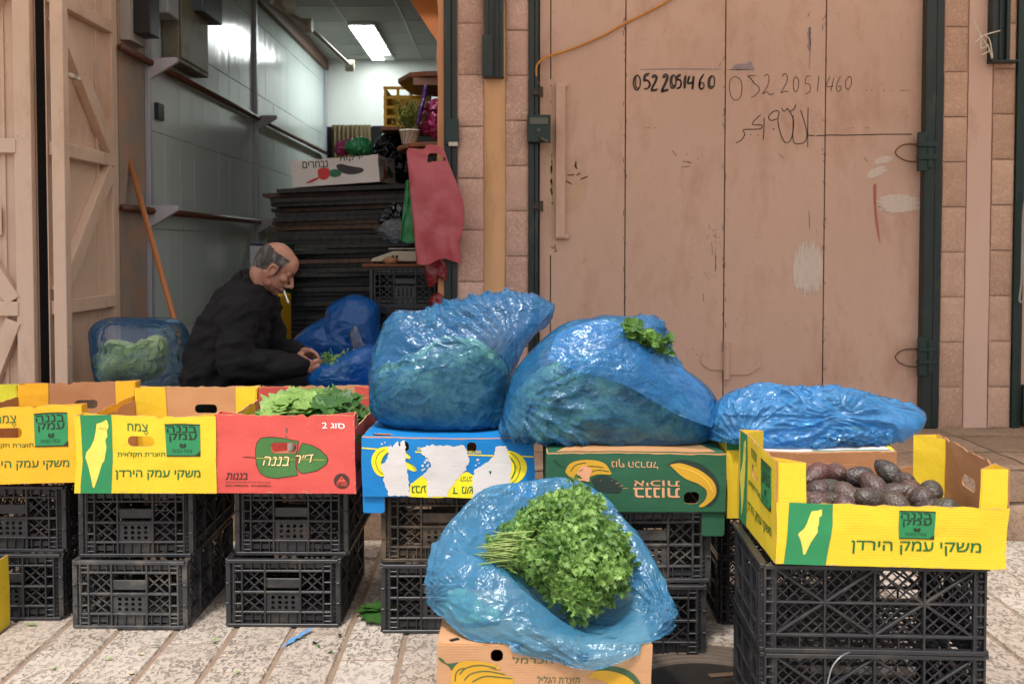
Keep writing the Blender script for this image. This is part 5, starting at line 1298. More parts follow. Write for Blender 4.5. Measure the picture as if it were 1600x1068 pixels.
def drape(name, mat, par, top, bot, y0, y1, seed, nu=90, nv=40, bulge=.03, stretch=1.06):
    """loose flap of film between two pixel curves"""
    tp, bt = spline(top, 12), spline(bot, 12); V = []
    def at(P, u):
        f = u * (len(P) - 1); i = min(int(f), len(P) - 2); t = f - i; return (P[i][0] + (P[i+1][0] - P[i][0]) * t, P[i][1] + (P[i+1][1] - P[i][1]) * t)
    for j in range(nv + 1):
        v = j / nv
        for i in range(nu + 1):
            u = i / nu; a_, b_ = at(tp, u), at(bt, u); x, z = a_[0] + (b_[0] - a_[0]) * v, a_[1] + (b_[1] - a_[1]) * v
            V.append(Wp(x, z, y0 + (y1 - y0) * v - bulge * math.sin(math.pi * v * .85) * (.4 + .6 * math.sin(math.pi * u)))[:])
    V = np.array(V); F = []
    for j in range(nv):
        for i in range(nu): q = (j*(nu+1)+i, (j+1)*(nu+1)+i, (j+1)*(nu+1)+i+1, j*(nu+1)+i+1); F += [(q[0], q[1], q[2]), (q[0], q[2], q[3])]
    F = np.array(F); Xx = crumple(V, F, stretch, 50, -.012, .012, .06, seed, amp=.006, nsc=10)
    o = link(name, np_mesh(name, Xx, F), mat, par, True); return o
MT['film'] = film('blue_film', '#44a6f2', .23, .17, '#cbe8fd')
MT['film_thin'] = film('thin_blue_film', '#3a9cee', .08, .18, '#eef7fe')
MT['film_deep'] = film('deep_blue_film', '#1f7fe0', .42, .18, '#6fb8f4')
MT['film_clear'] = film('clear_film', '#c9ced4', .16, .15, '#e6eaee')
MT['film_light'] = film('light_blue_film', '#55b4f6', .40, .17, '#b4e0fd')
MT['film_pale'] = film('pale_blue_film', '#66c0f6', .33, .18, '#bce5fd')
MT['greens'] = leaf_mat('mixed_greens', '#183c20', '#d2e69a', .2)
MT['greens_pale'] = leaf_mat('pale_greens', '#c3d468', '#f2f2ae', .3)
MT['parsley'] = leaf_mat('parsley_leaf', '#2f6623', '#b6dc78', .4, .42)
MT['stems'] = leaf_mat('parsley_stem', '#7f9c46', '#b3c478', .2)
MT['vine'] = leaf_mat('vine_leaf', '#6d9440', '#a8c870', .3, .5)
MT['vine_dark'] = leaf_mat('dark_vine_leaf', '#2f5a25', '#4f7d35', .25, .45)
MT['cress'] = leaf_mat('round_leaf', '#2c5c1f', '#7da447', .3, .35)

def leaf_shape(kind, r):
    if kind == 'lobed':     # a vine leaf outline, 1 unit long, stalk at the origin, with teeth
        ctl = [(0, 0), (.10, -.16), (.30, -.12), (.42, -.30), (.52, -.20), (.62, -.42), (.72, -.22), (.82, -.24), (.92, -.10), (1.02, 0)]
        up = []
        for i in range(len(ctl) - 1):
            (xa, ya), (xb, yb_) = ctl[i], ctl[i + 1]
            for k in range(3): t = k / 3; up.append((xa + (xb - xa) * t, (ya + (yb_ - ya) * t) * 1.35 - (.03 if k == 1 else 0)))
        return up + [(1.02, 0)]
    if kind == 'round': return [(0, 0), (.2, -.25), (.45, -.38), (.7, -.36), (.9, -.2), (1, 0)]
    if kind == 'parsley': return [(0, 0), (.25, -.05), (.40, -.34), (.47, -.12), (.58, -.38), (.66, -.12), (.78, -.24), (.85, -.07), (1.0, 0)]
    return [(0, 0), (.25, -.16), (.5, -.2), (.75, -.14), (1, 0)]
def add_leaf(b, o, d, n, L, kind, r, fold=.25, droop=.25, wave=.0, wd=1.0):
    d = d.normalized(); s_ = d.cross(n).normalized(); n = s_.cross(d).normalized(); half = leaf_shape(kind, r); m = len(half)
    mids = []; left = []; right = []
    for x, y in half:
        z = -droop * x * x * L
        c = o + d * (x * L) + n * z; mids.append(c); wv = wave * L * math.sin(x * 9 + o.x * 50)
        h = abs(y) * L * fold
        left.append(c + s_ * (y * L * wd) + n * (h + wv)); right.append(c - s_ * (y * L * wd) + n * (h - wv))
    vs = mids + left[1:-1] + right[1:-1]; fs = []
    for i in range(m - 1):
        lf = lambda k: (m + k - 1) if 0 < k < m - 1 else k
        rf = lambda k: (m + (m - 2) + k - 1) if 0 < k < m - 1 else k
        for g, fl in ((lf, 0), (rf, 1)):
            q = [i, i + 1, g(i + 1), g(i)]; u = []
            for w_ in q:
                if w_ not in u: u.append(w_)
            if len(u) >= 3: fs.append(u if fl else u[::-1])
    b.add(vs, fs)
def rv(r): 
    while True:
        v = Vector((r.uniform(-1, 1), r.uniform(-1, 1), r.uniform(-1, 1)))
        if .05 < v.length < 1: return v.normalized()
def greens_in(name, label, pts, c, y, T, zf, seed, n=900, L=.07, mat='greens', kind='round', shrink=.93, cat='greens', core=True, inside=None):
    """leafy filling just inside a bag"""
    r = random.Random(seed); sil = silhouette(pts, c); D, F = ico(4)
    s2 = lambda t: sil(t) * shrink
    V = pillow(D, s2, c, y, T * shrink * .97, zf + .006); b = MB()
    N = vnorm(V, F)
    if core:
        h = snoise(V, 11, seed) * .022; Vc = V - N * .010 + N * np.minimum(h, .004)[:, None]; Vc[:, 2] = np.maximum(Vc[:, 2], zf + .006); b.add(Vc.tolist(), F.tolist())
    for k in range(2 * n):
        i = r.randrange(len(V))
        if D[i, 1] > -.3 or V[i, 2] < zf + .045: continue
        p = Vector(V[i]); nn = Vector(N[i])
        d = (rv(r) + nn * .1); d = d - nn * d.dot(nn) * 1.02
        p = p + nn * r.uniform(-.016, -.004); p.z = max(p.z, zf + .01)
        add_leaf(b, p - d.normalized() * L * .5, d, (nn + rv(r) * .5).normalized(), L * r.uniform(.6, 1.3), kind, r, .2, .2, .04)
    for k in range(len(b.v)):
        if b.v[k].z < zf + .003: b.v[k] = Vector((b.v[k].x, b.v[k].y, zf + .003))
    if inside:
        from mathutils.bvhtree import BVHTree
        me = inside.data; bv = BVHTree.FromPolygons([v.co for v in me.vertices], [list(q.vertices) for q in me.polygons])
        for k, q in enumerate(b.v):
            loc, nn, _, _ = bv.find_nearest(q)
            if loc is not None and (q - loc).dot(nn) > -.004: b.v[k] = loc - nn * .005
    o = b.build(name, MT[mat], None, smooth=True, fix=False); tag(o, label, cat); return o

# the tall bag on the blue carton
ZB = ZC + .217
A_P = [(579,610),(582,570),(590,535),(601,505),(612,488),(628,482),(650,483),(680,476),(720,468),(760,461),(800,456),(840,461),(868,480),(858,498),(838,518),(815,545),(806,575),(800,610),(794,640),(780,668),(745,680),(690,682),(640,676),(600,664),(580,640)]
yA = 3.76
bagA = film_bag('plastic_bag', 'tallest knotted blue plastic bag, upright on the blue carton', A_P, (690, 580), yA, .19, MT['film'], ZB + .001, 3, 1.05, 1.03, lo=-.012, hi=.014, top_thin=.35, folds=((806, 580, 36, .016, 40, 280), (640, 470, 30, .004, 10, 150), (868, 480, 44, .0022, 10, 140)))
A_G = [(585,610),(590,575),(620,560),(660,540),(700,520),(750,530),(790,560),(800,600),(792,640),(778,665),(740,678),(690,680),(640,674),(602,662),(584,640)]
greens_in('leafy_greens', 'leafy greens pressed inside the tallest blue bag', A_G, (690, 612), yA, .185, ZB + .003, 5, 420, .10, shrink=.985, inside=bagA)
# the wide bag on the dark green carton
ZG = ZC + .203
B_P = [(782,672),(786,640),(795,600),(812,570),(840,540),(868,516),(890,504),(920,497),(960,493),(990,496),(1023,492),(1036,512),(1046,545),(1062,568),(1085,585),(1106,603),(1124,632),(1114,660),(1110,690),(1085,706),(1000,711),(920,708),(850,702),(800,692)]
yB = 3.58
bagB = film_bag('plastic_bag', 'wide slumped blue plastic bag with leaves poking out, on the dark green carton', B_P, (945, 615), yB, .20, MT['film'], ZG + .001, 8, 1.05, 1.03, lo=-.012, hi=.014, top_thin=.3, folds=((775, 618, 40, .016, 60, 420), (1022, 500, 40, .010, 10, 200)))
B_G = [(790,668),(795,640),(805,605),(830,580),(870,560),(920,545),(980,550),(1040,580),(1085,625),(1104,660),(1104,688),(1080,702),(1000,708),(920,705),(850,699),(802,688)]
greens_in('leafy_greens', 'dark leafy greens pressed inside the wide slumped blue bag', B_G, (950, 635), yB, .19, ZG + .003, 9, 460, .10, shrink=.985, inside=bagB)
drape('bag_flap', MT['film'], bagB, [(868,524),(905,506),(950,500),(1005,528),(1060,572),(1100,606),(1122,640)], [(855,560),(905,580),(950,592),(985,606),(1030,632),(1075,655),(1112,668)], yB - .12, yB - .215, 3)
drape('bag_flap', MT['film'], bagB, [(985,500),(1003,497),(1022,491),(1036,512),(1046,548)], [(978,520),(995,528),(1012,535),(1030,545),(1050,568)], yB + .03, yB + .05, 4, 40, 24, .01)
# sleeve of film gathered between both bags
# leaves poking out of the wide bag
b = MB(); r_ = random.Random(12)
for k in range(70):
    px, py = r_.uniform(975, 1045), 0; t_ = (px - 975) / 70; py = 512 + t_ * 30 + r_.uniform(-8, 14)
    p = Wp(px, py, yB - .13 + r_.uniform(-.03, .03)); d = Vector((r_.uniform(-.6, .8), r_.uniform(-.8, .1), r_.uniform(-.2, .9)))
    add_leaf(b, p, d, (rv(r_) * .7 + Vector((0, -.7, .7))).normalized(), r_.uniform(.025, .045), 'round', r_, .3, .3, .05)
    b.tube([p - d.normalized() * .05, p], .0018, 4)
tag(b.build('leaf_bunch', MT['cress'], None, smooth=True, fix=False), 'bunch of fresh round green leaves poking out of the wide blue bag', 'leaf bunch')
# crumpled empty-looking bag on the white-topped carton
ZW = ZC + .016 + .206
C_P = [(1117,660),(1122,640),(1140,622),(1170,610),(1210,604),(1250,606),(1300,607),(1345,615),(1380,624),(1410,634),(1437,648),(1428,668),(1408,686),(1385,700),(1350,694),(1322,684),(1326,704),(1318,718),(1270,719),(1225,716),(1180,708),(1140,700),(1118,685)]
film_bag('plastic_bag', 'crumpled half-empty blue bag lying across the white-topped carton', C_P, (1240, 664), 3.46, .15, MT['film_light'], ZW + .001, 14, 1.18, 1.05, lo=-.08, hi=.02, ex=.9, folds=((1318, 650, 22, .016, 20, 240), (1437, 648, 50, .008, 10, 160), (1160, 690, 26, .010, 10, 120)))

# open bag of parsley on the kraft carton
def open_bag():
    ZK = .002 + .262 + .005
    C0 = Wp(868, 880, 3.06)
    rim = [(705,828,3.04),(722,793,3.10),(760,760,3.16),(820,750,3.20),(880,744,3.22),(930,762,3.20),(968,798,3.15),(990,850,3.08),(1001,905,3.02),(992,945,2.96),(962,975,2.90),(925,992,2.86),(880,968,2.85),(830,930,2.86),(775,886,2.90),(722,858,2.97)]
    hem = [(664,936,3.02),(690,905,3.12),(750,900,3.2),(820,895,3.24),(890,900,3.26),(960,905,3.24),(1010,918,3.14),(1040,938,3.02),(1054,970,2.93),(1046,990,2.87),(1000,1020,2.79),(928,1046,2.765),(860,1032,2.785),(790,1016,2.80),(735,1000,2.82),(690,965,2.90)]
    RM = [Wp(*p) for p in rim]; HM = [Wp(*p) for p in hem]; n = len(RM); NT, NR = 240, 84
    def loop(P, t):
        i = int(t) % n; f = t - int(t); a_, b_, c_, d_ = P[(i-1)%n], P[i], P[(i+1)%n], P[(i+2)%n]
        return .5 * ((2*b_) + (c_-a_)*f + (2*a_-5*b_+4*c_-d_)*f*f + (3*b_-a_-3*c_+d_)*f**3)
    V = []
    for j in range(NR):
        s_ = j / (NR - 1)
        for k in range(NT):
            t = k / NT * n; rm = loop(RM, t); hm = loop(HM, t)
            if s_ < .36:                                  # inside, from the bottom up to the rim
                u = s_ / .36; fl = C0 + (rm - C0) * .45; fl.z = min(fl.z, rm.z - .06)
                p = C0.lerp(fl, u / .55) if u < .55 else fl.lerp(rm, (u - .55) / .45)
                if u < .55: p = p + Vector((0, .05, -.04)) * (1 - u / .55)
            else:
                u = (s_ - .36) / .64; out = (hm - C0); out.z = 0
                p = rm.lerp(hm, u) + out.normalized() * (.028 * math.sin(math.pi * min(1, u * 1.02)) ** 1) + Vector((0, 0, .012 * math.sin(math.pi * u)))
            V.append(p[:])
    V = np.array(V)
    on_box = (V[:, 1] > 2.80)
    V[:, 2] = np.where(on_box, np.maximum(V[:, 2], ZK + .002), V[:, 2])
    F = []
    for j in range(NR - 1):
        for k in range(NT):
            a_, b_, c_, d_ = j*NT+k, j*NT+(k+1)%NT, (j+1)*NT+(k+1)%NT, (j+1)*NT+k; F += [(a_, b_, c_), (a_, c_, d_)]
    F = np.array(F)
    V = V + vnorm(V, F) * fold_height(V, ((928, 1046, 34, .014, 15, 260), (664, 936, 30, .012, 10, 220), (1054, 970, 34, .014, 10, 200), (760, 760, 40, .012, 10, 160)), 4)[:, None]
    Xx = crumple(V, F, 1.05, 50, -.02, .016, .06, 4, amp=.008, nsc=7)
    Xx = crumple(Xx, F, 1 + .03 * np.clip(.3 + 2 * snoise(Xx, 5, 3), 0, 1.2), 30, -.006, .006, .04, 6, amp=.002, nsc=30)
    Xx[:, 2] = np.where(Xx[:, 1] > 2.795, np.maximum(Xx[:, 2], ZK + .001), Xx[:, 2])
    o = link('plastic_bag', np_mesh('open_bag', Xx, F), MT['film_pale'], None, True)
    return tag(o, 'wide open light blue bag holding parsley on the kraft carton', 'plastic bag')
open_bag()
HEAP = [(760,868),(780,840),(806,815),(832,788),(868,768),(900,760),(925,778),(948,810),(972,845),(982,880),(976,920),(948,938),(932,955),(906,966),(884,945),(846,920),(808,896),(775,885)]
def parsley():
    r = random.Random(5); T0 = Wp(775, 872, 2.93); t = thing('parsley_bunch', 'big bunch of fresh curly-edged parsley spilling from the open blue bag', 'parsley', T0)
    lv = MB(); st = MB(); sil = silhouette(HEAP, (885, 865))
    lv.xf = st.xf = Matrix.Translation(-T0)
    def pt(k):
        while True:
            a_ = r.uniform(-math.pi, math.pi); u = math.sqrt(r.random()) * (1.0 if r.random() < .85 else 1.1); rr = float(sil(a_)) * u
            px, py = 885 + rr * math.cos(a_), 865 - rr * math.sin(a_)
            y = 3.03 + (865 - py) * .0012 - .16 * math.sqrt(max(0, 1 - min(1, u) ** 2)) * r.uniform(.75, 1.08)
            y += .055 * mnoise.noise(Vector((px * .035, py * .035, 3))) + .02 * mnoise.noise(Vector((px * .1, py * .1, 7)))
            return Wp(px, py, y), Vector((math.cos(a_) * u, -math.sqrt(max(.02, 1 - u * u)), math.sin(a_) * u + .35)).normalized(), u
    for k in range(760):
        P, nn, u = pt(k); dirv = (P - T0); Ln = dirv.length
        dd = (dirv.normalized() * .55 + nn * .30 + rv(r) * .75 + Vector((.15, 0, -.35 * u))).normalized()
        if k % 5 == 0 and Ln > .05:
            base = P - dirv * r.uniform(.3, .6) - nn * .02; st.tube(spline([base, base.lerp(P, .5) + nn * .012, P], 3), .0011, 4, cap=False)
        nb = 3 if k % 3 else 5
        for q in range(nb):
            ang = (q - (nb - 1) / 2) * .85; side = dd.cross(nn).normalized()
            d2 = (dd * math.cos(ang) + side * math.sin(ang) + nn * .1 + rv(r) * .35).normalized()
            o = P - dd * .010 * (abs(q - (nb - 1) / 2)) + d2 * .005 + rv(r) * .004
            nl = (nn * .6 + rv(r) * .7).normalized()
            add_leaf(lv, o, d2, nl, r.uniform(.020, .040), 'parsley', r, .45, r.uniform(.1, .7), .07, r.uniform(.8, 1.3))
            for sg in (-1, 1):
                d3 = (d2 * .55 + side * sg * .8 + rv(r) * .3).normalized(); add_leaf(lv, o + d2 * .004, d3, (nl + rv(r) * .5).normalized(), r.uniform(.014, .024), 'parsley', r, .45, .5, .07, 1.1)
    for k in range(75):          # cut stalks at the tied end, to the left
        yy = 872 + r.gauss(0, 13); a_ = Wp(r.uniform(736, 790) + abs(yy - 872) * .5, yy - 4 + r.uniform(-4, 4), 2.95 + r.uniform(-.03, .04)); c_ = Wp(r.uniform(800, 840), 868 + (yy - 872) * .9 + r.uniform(-13, 13), 2.91 + r.uniform(-.03, .02))
        m_ = a_.lerp(c_, .5) + Vector((0, -.010, .006)); st.tube(spline([a_, m_, c_], 4), r.uniform(.0014, .0024), 5)
    lv.build('leaves', MT['parsley'], t, smooth=True, fix=False); st.build('stalks', MT['stems'], t, smooth=True, fix=False)
    bd = MB(); bd.xf = Matrix.Translation(-T0); bd.tube(spline([Wp(812, 850, 2.925), Wp(809, 868, 2.90), Wp(812, 888, 2.91)], 4), .002, 5); bd.build('tie_band', MT['hole'], t)
parsley()
# parsley showing through the left lobe of the bag
LB = [(672,938),(690,920),(720,915),(745,925),(770,950),(790,985),(760,990),(720,978),(690,960)]
greens_in('leafy_greens', 'dim parsley showing through the left lobe of the open bag', LB, (725, 950), 2.98, .08, .27, 15, 160, .04, 'greens', 'parsley', .9)

# vine leaves in the red carton
def vine_leaves():
    r = random.Random(8); b = MB(); b2 = MB(); z0 = ZC + .26; xc = tr.location.x; st = MB()
    for k in range(130):
        u, v = r.uniform(-.075, .235), r.uniform(-.27, .18); dark = u > .07 or (v > -.1 and r.random() < .35)
        h = .02 + .055 * math.exp(-((u - .02) / .16) ** 2) * math.exp(-((v + .12) / .2) ** 2) + r.uniform(-.035, .0)
        if u > .16: h -= .02 + (u - .16) * .8
        p = Vector((xc + u, tr.location.y + v, z0 + h)); a_ = r.uniform(-math.pi, math.pi)
        d = Vector((math.cos(a_), math.sin(a_), r.uniform(-.3, .2))); n = (Vector((r.uniform(-.25, .25), -.45 + r.uniform(-.2, .2), 1))).normalized()
        add_leaf(b2 if dark else b, p - d.normalized() * .045, d, n, r.uniform(.08, .125), 'lobed', r, r.uniform(.05, .3), r.uniform(.05, .35), .03, r.uniform(.9, 1.15))
        if k % 6 == 0: st.tube(spline([p, p - d * .05 + Vector((0, 0, .004)), p - d * .1 + Vector((0, 0, .01))], 3), .0016, 5)
    for px0, py0, px1, py1 in ((476, 614, 488, 606), (482, 613, 496, 604), (470, 616, 480, 608), (490, 634, 540, 628), (500, 640, 545, 634)): st.tube([Wp(px0, py0, 3.80), Wp(px1, py1, 3.86)], .0018, 5)
    t = thing('vine_leaf_heap', 'heap of large light and dark green vine leaves in the red carton', 'vine leaves', (xc, tr.location.y, ZC + .1))
    for bb, nm, mt in ((b, 'pale_leaves', 'vine'), (b2, 'dark_leaves', 'vine_dark'), (st, 'leaf_stalks', 'stems')):
        bb.v = [Vector(p) - t.location for p in bb.v]; bb.build(nm, MT[mt], t, smooth=True, fix=False)
    c = MB(); D, F = ico(3); V = D * np.array([.22, .29, .07]) + np.array([0, 0, .115]); c.add(V.tolist(), F.tolist()); c.build('lower_leaves', MT['vine_dark'], t, smooth=True)
vine_leaves()
# avocados
def avo_mat(name, c1, c2):
    m, nt, bs = new_mat(name); v = coords(nt)
    oi = nt.nodes.new('ShaderNodeObjectInfo')
    c = ramp(nt, oi.outputs['Random'], [(0, lin('#2a2622')), (.25, lin(c1)), (.5, lin('#3b3a2c')), (.75, lin('#5a342f')), (1, lin(c2))])
    c = mixc(nt, ramp(nt, noise(nt, v, 9, 4), [(.4, 0), (.75, .8)]), c, lin('#2b2824'))
    c = mixc(nt, ramp(nt, noise(nt, v, 130, 3, .6), [(.52, 0), (.66, .55)]), c, lin('#6e645c')); nt.links.new(c, bs.inputs['Base Color'])
    bs.inputs['Roughness'].default_value = .42; bs.inputs['Specular IOR Level'].default_value = .5
    vo = _n(nt, 'TexVoronoi', Scale=170); nt.links.new(v, vo.inputs['Vector'])
    p = bump(nt, vo.outputs[0], .55, .003, bs); bump(nt, noise(nt, v, 26, 4), .35, .008, bs, p); return m
MT['avo'] = avo_mat('avocado_skin', '#47302f', '#433b31')
def avo_mesh(seed):
    r = random.Random(seed); D, F = ico(5); x = D[:, 0]; neck = r.uniform(.1, .42)
    rad = np.sqrt(np.clip(1 - x * x, 0, 1)) * (1 - neck * np.clip(x, -1, 1)) * (1 - .12 * np.clip(x, 0, 1) ** 2)
    a_ = np.arctan2(D[:, 2], D[:, 1]); L = r.uniform(.042, .058); W_ = r.uniform(.031, .037)
    V = np.stack([x * L, np.cos(a_) * rad * W_, np.sin(a_) * rad * W_], 1)
    V = V * (1 + .03 * snoise(D, 2.2, seed) + .012 * snoise(D, 9, seed))[:, None]
    me = np_mesh('avocado', V, F); me.materials.append(MT['avo']); me.polygons.foreach_set('use_smooth', [True] * len(F))
    bm = bmesh.new(); bm.from_mesh(me); bmesh.ops.create_icosphere(bm, subdivisions=1, radius=.0035, matrix=Matrix.Translation((L * .99, 0, 0))); bm.to_mesh(me); bm.free(); return me
AV = [avo_mesh(k) for k in range(6)]
apos = [(1274,743,'k'),(1305,741,''),(1337,745,''),(1387,737,'top'),(1414,754,''),(1294,766,''),(1325,775,''),(1364,759,''),(1399,770,''),(1366,782,'long'),(1275,769,''),(1270,786,''),(1296,786,''),(1318,792,''),(1425,774,''),(1455,769,''),(1440,781,'grey'),(1403,792,''),(1462,796,''),(1470,800,'')]
r_ = random.Random(21)
srt = sorted(range(len(apos)), key=lambda i: apos[i][1])
desc = {}
placed = []
for i, (px, py, nt_) in enumerate(apos):
    t_ = (py - 735) / 66; y = 3.10 - .29 * t_
    o = bpy.data.objects.new('avocado', AV[i % 6]); col.objects.link(o); p = Wp(px, py, y)
    p.z = ZC + .125 + .03 * (1 - t_) + (.012 if nt_ == 'top' else 0) if False else p.z
    o.location = p; o.rotation_euler = (r_.uniform(0, 6), r_.uniform(-.6, .6), r_.uniform(0, 6)); placed.append((px, py, o))
    if nt_ == 'long': o.rotation_euler = (0, .25, .1); o.scale = (1.25, 1.05, 1.05)
    if nt_ == 'grey': o.rotation_euler = (0, .3, 1.4); o.scale = (1.15, 1.15, 1.15)
GA = 'avocados heaped in the yellow carton'
rows = {0: 'back row', 1: 'second row', 2: 'third row', 3: 'front row'}
for px, py, o in placed: tag(o, None, 'avocado', GA)
names = ['dark purple-black avocado in the back row of the carton heap', 'dark avocado in the middle of the carton heap', 'dark avocado low in the front row, half hidden by the carton edge']
byrow = {0: [], 1: [], 2: [], 3: []}
for px, py, o in placed: byrow[0 if py < 757 else 1 if py < 772 else 2 if py < 787 else 3].append((px, o))
ords = ['first', 'second', 'third', 'fourth', 'fifth', 'sixth', 'seventh', 'eighth', 'ninth', 'tenth', 'eleventh']
for k, lst in byrow.items():
    lst.sort(key=lambda q: q[0])
    for n_, (px, o) in enumerate(lst):
        w_ = 'lying leftmost' if n_ == 0 else 'lying rightmost' if n_ == len(lst) - 1 else 'lying ' + ords[n_] + ' from the left'
        o['label'] = 'avocado %s in the %s of the heap' % (w_, ('back row', 'second row from behind', 'third row from behind', 'front row')[k])
# lower layer that fills the carton
lay = MB(); 
for ix in range(8):
    for iy in range(6):
        q_ = tA.matrix_basis @ Vector((-.245 + ix * .066 + r_.uniform(-.008, .008), -.165 + iy * .066 + r_.uniform(-.008, .008), .092 + r_.uniform(-.008, .008)))
        o = bpy.data.objects.new('avocado', AV[(ix + iy * 3) % 6]); col.objects.link(o); o.location = q_; o.rotation_euler = (r_.uniform(0, 6), r_.uniform(-.5, .5), r_.uniform(0, 6))
        tag(o, 'dark avocado in the lower layer, mostly hidden under the heap in the yellow carton', 'avocado', GA)
# ------------------------------------------------------------------ inside the shop: shelves, bags, scale
MT['wood'] = M('brown_shelf', '#7a4526', .35, .1, 5, stretch=(1, 4, 1)); MT['wood_or'] = M('orange_panel', '#8a4a1a', .5, .1, 5)
def shelf(label, pts, z, th):
    b = MB(); n = len(pts); b.add([(x, y, z) for x, y in pts] + [(x, y, z + th) for x, y in pts], [tuple(range(n))[::-1], tuple(range(n, 2*n))] + [(i, (i+1)%n, n+(i+1)%n, n+i) for i in range(n)])
    return tag(b.build('shelf', MT['wood'], bevel=.006), label, 'shelf')
def sh_pts(pl, y, zpy, wd, dp):
    x = X(pl, y); return [(XR + .54, y - .02), (XR + .54, y + dp), (x + .25, y + dp), (x + .04, y + dp - .12), (x, y + .28), (x + .10, y + .03), (x + .22, y - .02)]
zs1 = Z(120, 6.6); s1 = shelf('upper rounded brown corner shelf inside the shop', sh_pts(616, 6.6, 120, 1, .9), zs1, .035)
b = MB(); b.box((X(648, 6.7), 6.62, zs1 - .05), (XR + .5, 6.70, zs1 - .001)); o = b.build('shelf_lip', M('pale_lip', '#8f6a58', .5)); o.parent = s1
zs2 = Z(222, 6.3); shelf('lower rounded brown shelf carrying the flower pot', sh_pts(614, 6.3, 222, 1, .7), zs2 - .03, .03)
b = MB(); P = [Wp(627, -20, 6.5), Wp(686, 70, 6.05), Wp(720, 70, 6.05), Wp(760, -20, 6.5)]; Q = [p + Vector((0, .03, .03)) for p in P]; b.add(P + Q, [(0,1,2,3),(7,6,5,4),(0,4,5,1),(1,5,6,2),(2,6,7,3),(3,7,4,0)])
tag(b.build('overhead_panel', MT['wood_or']), 'orange-brown slanted panel above the shop shelves', 'panel')
# yellow plastic crate on a back shelf
t = thing('fruit_crate', 'yellow plastic crate standing on end beside the flower pot', 'crate', Wp(620, 198, 7.4)); yl = M('yellow_plastic', '#d3a312', .4, .12)
b = MB(); q0 = Wp(601, 198, 7.4) - t.location; q1 = Wp(645, 138, 7.4) - t.location; wdx, hz2 = q1.x - q0.x, q1.z - q0.z
b.box((q0.x, 0, q0.z), (q0.x + .012, .35, q1.z)); b.box((q1.x + .10, 0, q0.z), (q1.x + .112, .35, q1.z)); b.box((q0.x, .34, q0.z), (q1.x + .11, .352, q1.z)); b.box((q0.x + .012, 0, q0.z), (q1.x + .1, .33, q0.z + .012))
b.build('shell', yl, t); b = MB()
for f in (0, .25, .5, .75, 1): b.box((q0.x - .008, -.01, q0.z + hz2 * f - .01), (q1.x + .118, -.0005, q0.z + hz2 * f + .012))
for f in (0, .45, .9): b.box((q0.x + wdx * f - .004, -.012, q0.z), (q0.x + wdx * f + .018, -.011 + .006, q1.z))
b.build('ribs', yl, t)
b = MB(); b.box((X(596, 7.36), 7.36, Z(204, 7.4)), (XR + .54, 7.8, Z(199, 7.4))); tag(b.build('shelf', MT['wood']), 'plain brown shelf under the yellow plastic crate', 'shelf')
# flower pot with feathery plant
cp = Wp(640, 214, 6.45); cp.z = zs2 + .001
t = thing('flower_pot', 'ribbed white flower pot with a feathery green plant on the lower shelf', 'flower pot', cp)
b = MB(); b.lathe([(.043, 0), (.046, .004), (.062, .08), (.066, .082), (.066, .092), (.058, .092), (.056, .075)], 28)
b.build('pot', M('white_pot', '#b9b0a8', .4), t, smooth=True)
b = MB()
for k in range(14):
    a_ = 2 * math.pi * k / 14; b.tube([(.048 * math.cos(a_), .048 * math.sin(a_), .008), (.0625 * math.cos(a_ + .35), .0625 * math.sin(a_ + .35), .078)], .003, 5)
b.build('pot_ribs', M('pot_rib', '#7d6a52', .5), t)
b = MB(); r_ = random.Random(2)
for k in range(170):
    d = Vector((r_.gauss(0, .4), r_.gauss(0, .4), 1)).normalized(); L = r_.uniform(.10, .22); p = Vector((r_.gauss(0, .018), r_.gauss(0, .018), .085)); e_ = p + d * L
    b.tube([p, e_], .0012, 3, cap=False)
    for q in range(5):
        c_ = p.lerp(e_, .4 + .6 * q / 5); add_leaf(b, c_, (d + rv(r_) * .8), rv(r_), .022, 'thin', r_)
b.build('foliage', leaf_mat('fern_green', '#3f5a24', '#8f8a34', .2), t, fix=False)
# crumpled magenta, black, green and pink bags
def lump(name, label, pts, c, y, T, mat, seed, lev=(4, 6), zf=None, s1=1.09, s2=1.03, cat='plastic bag'):
    return film_bag(name, label, pts, c, y, T, mat, zf, seed, s1, s2, -.05, .02, lev, cat, (60, 30))
MT['magenta'] = film('magenta_film', '#a81c62', .85, .3); MT['black_film'] = film('black_film', '#101012', .95, .25); MT['mint'] = film('mint_film', '#3fae72', .8, .3); MT['pinkf'] = film('pink_film', '#b83a7c', .85, .3); MT['redf'] = film('red_film', '#a82f30', .8, .3)
lump('plastic_bag', 'crumpled magenta plastic bag on the lower shelf beside the flower pot', [(655,200),(658,178),(668,164),(684,158),(696,170),(700,195),(692,212),(672,213)], (676, 188), 6.5, .06, MT['magenta'], 3, s1=1.3, s2=1.08)
b = MB(); b.tube(spline([Wp(652, 196, 6.38), Wp(658, 170, 6.38), Wp(663, 150, 6.4), Wp(665, 132, 6.4)], 4), [.012, .010, .012, .014, .016, .016, .014, .014, .018, .02, .016, .014, .004], 6); tag(b.build('purple_ribbon', MT['magenta'] if False else film('purple_film', '#4d2a78', .9, .3), smooth=True), 'thin purple twisted bag hanging before the shelf', 'ribbon')
lump('plastic_bag', 'glossy black plastic sacks heaped behind the vegetable carton', [(575,240),(590,222),(605,210),(622,208),(640,220),(648,250),(645,280),(620,285),(590,280),(572,260)], (612, 248), 7.75, .14, MT['black_film'], 4, s1=1.3, s2=1.08)
lump('plastic_bag', 'crushed black bag hanging on the right side of the crate pile', [(590,345),(600,330),(618,318),(634,330),(636,350),(620,362),(600,360)], (614, 342), 6.55, .06, MT['black_film'], 5, s1=1.3, s2=1.08)
zvc = ztop + .20
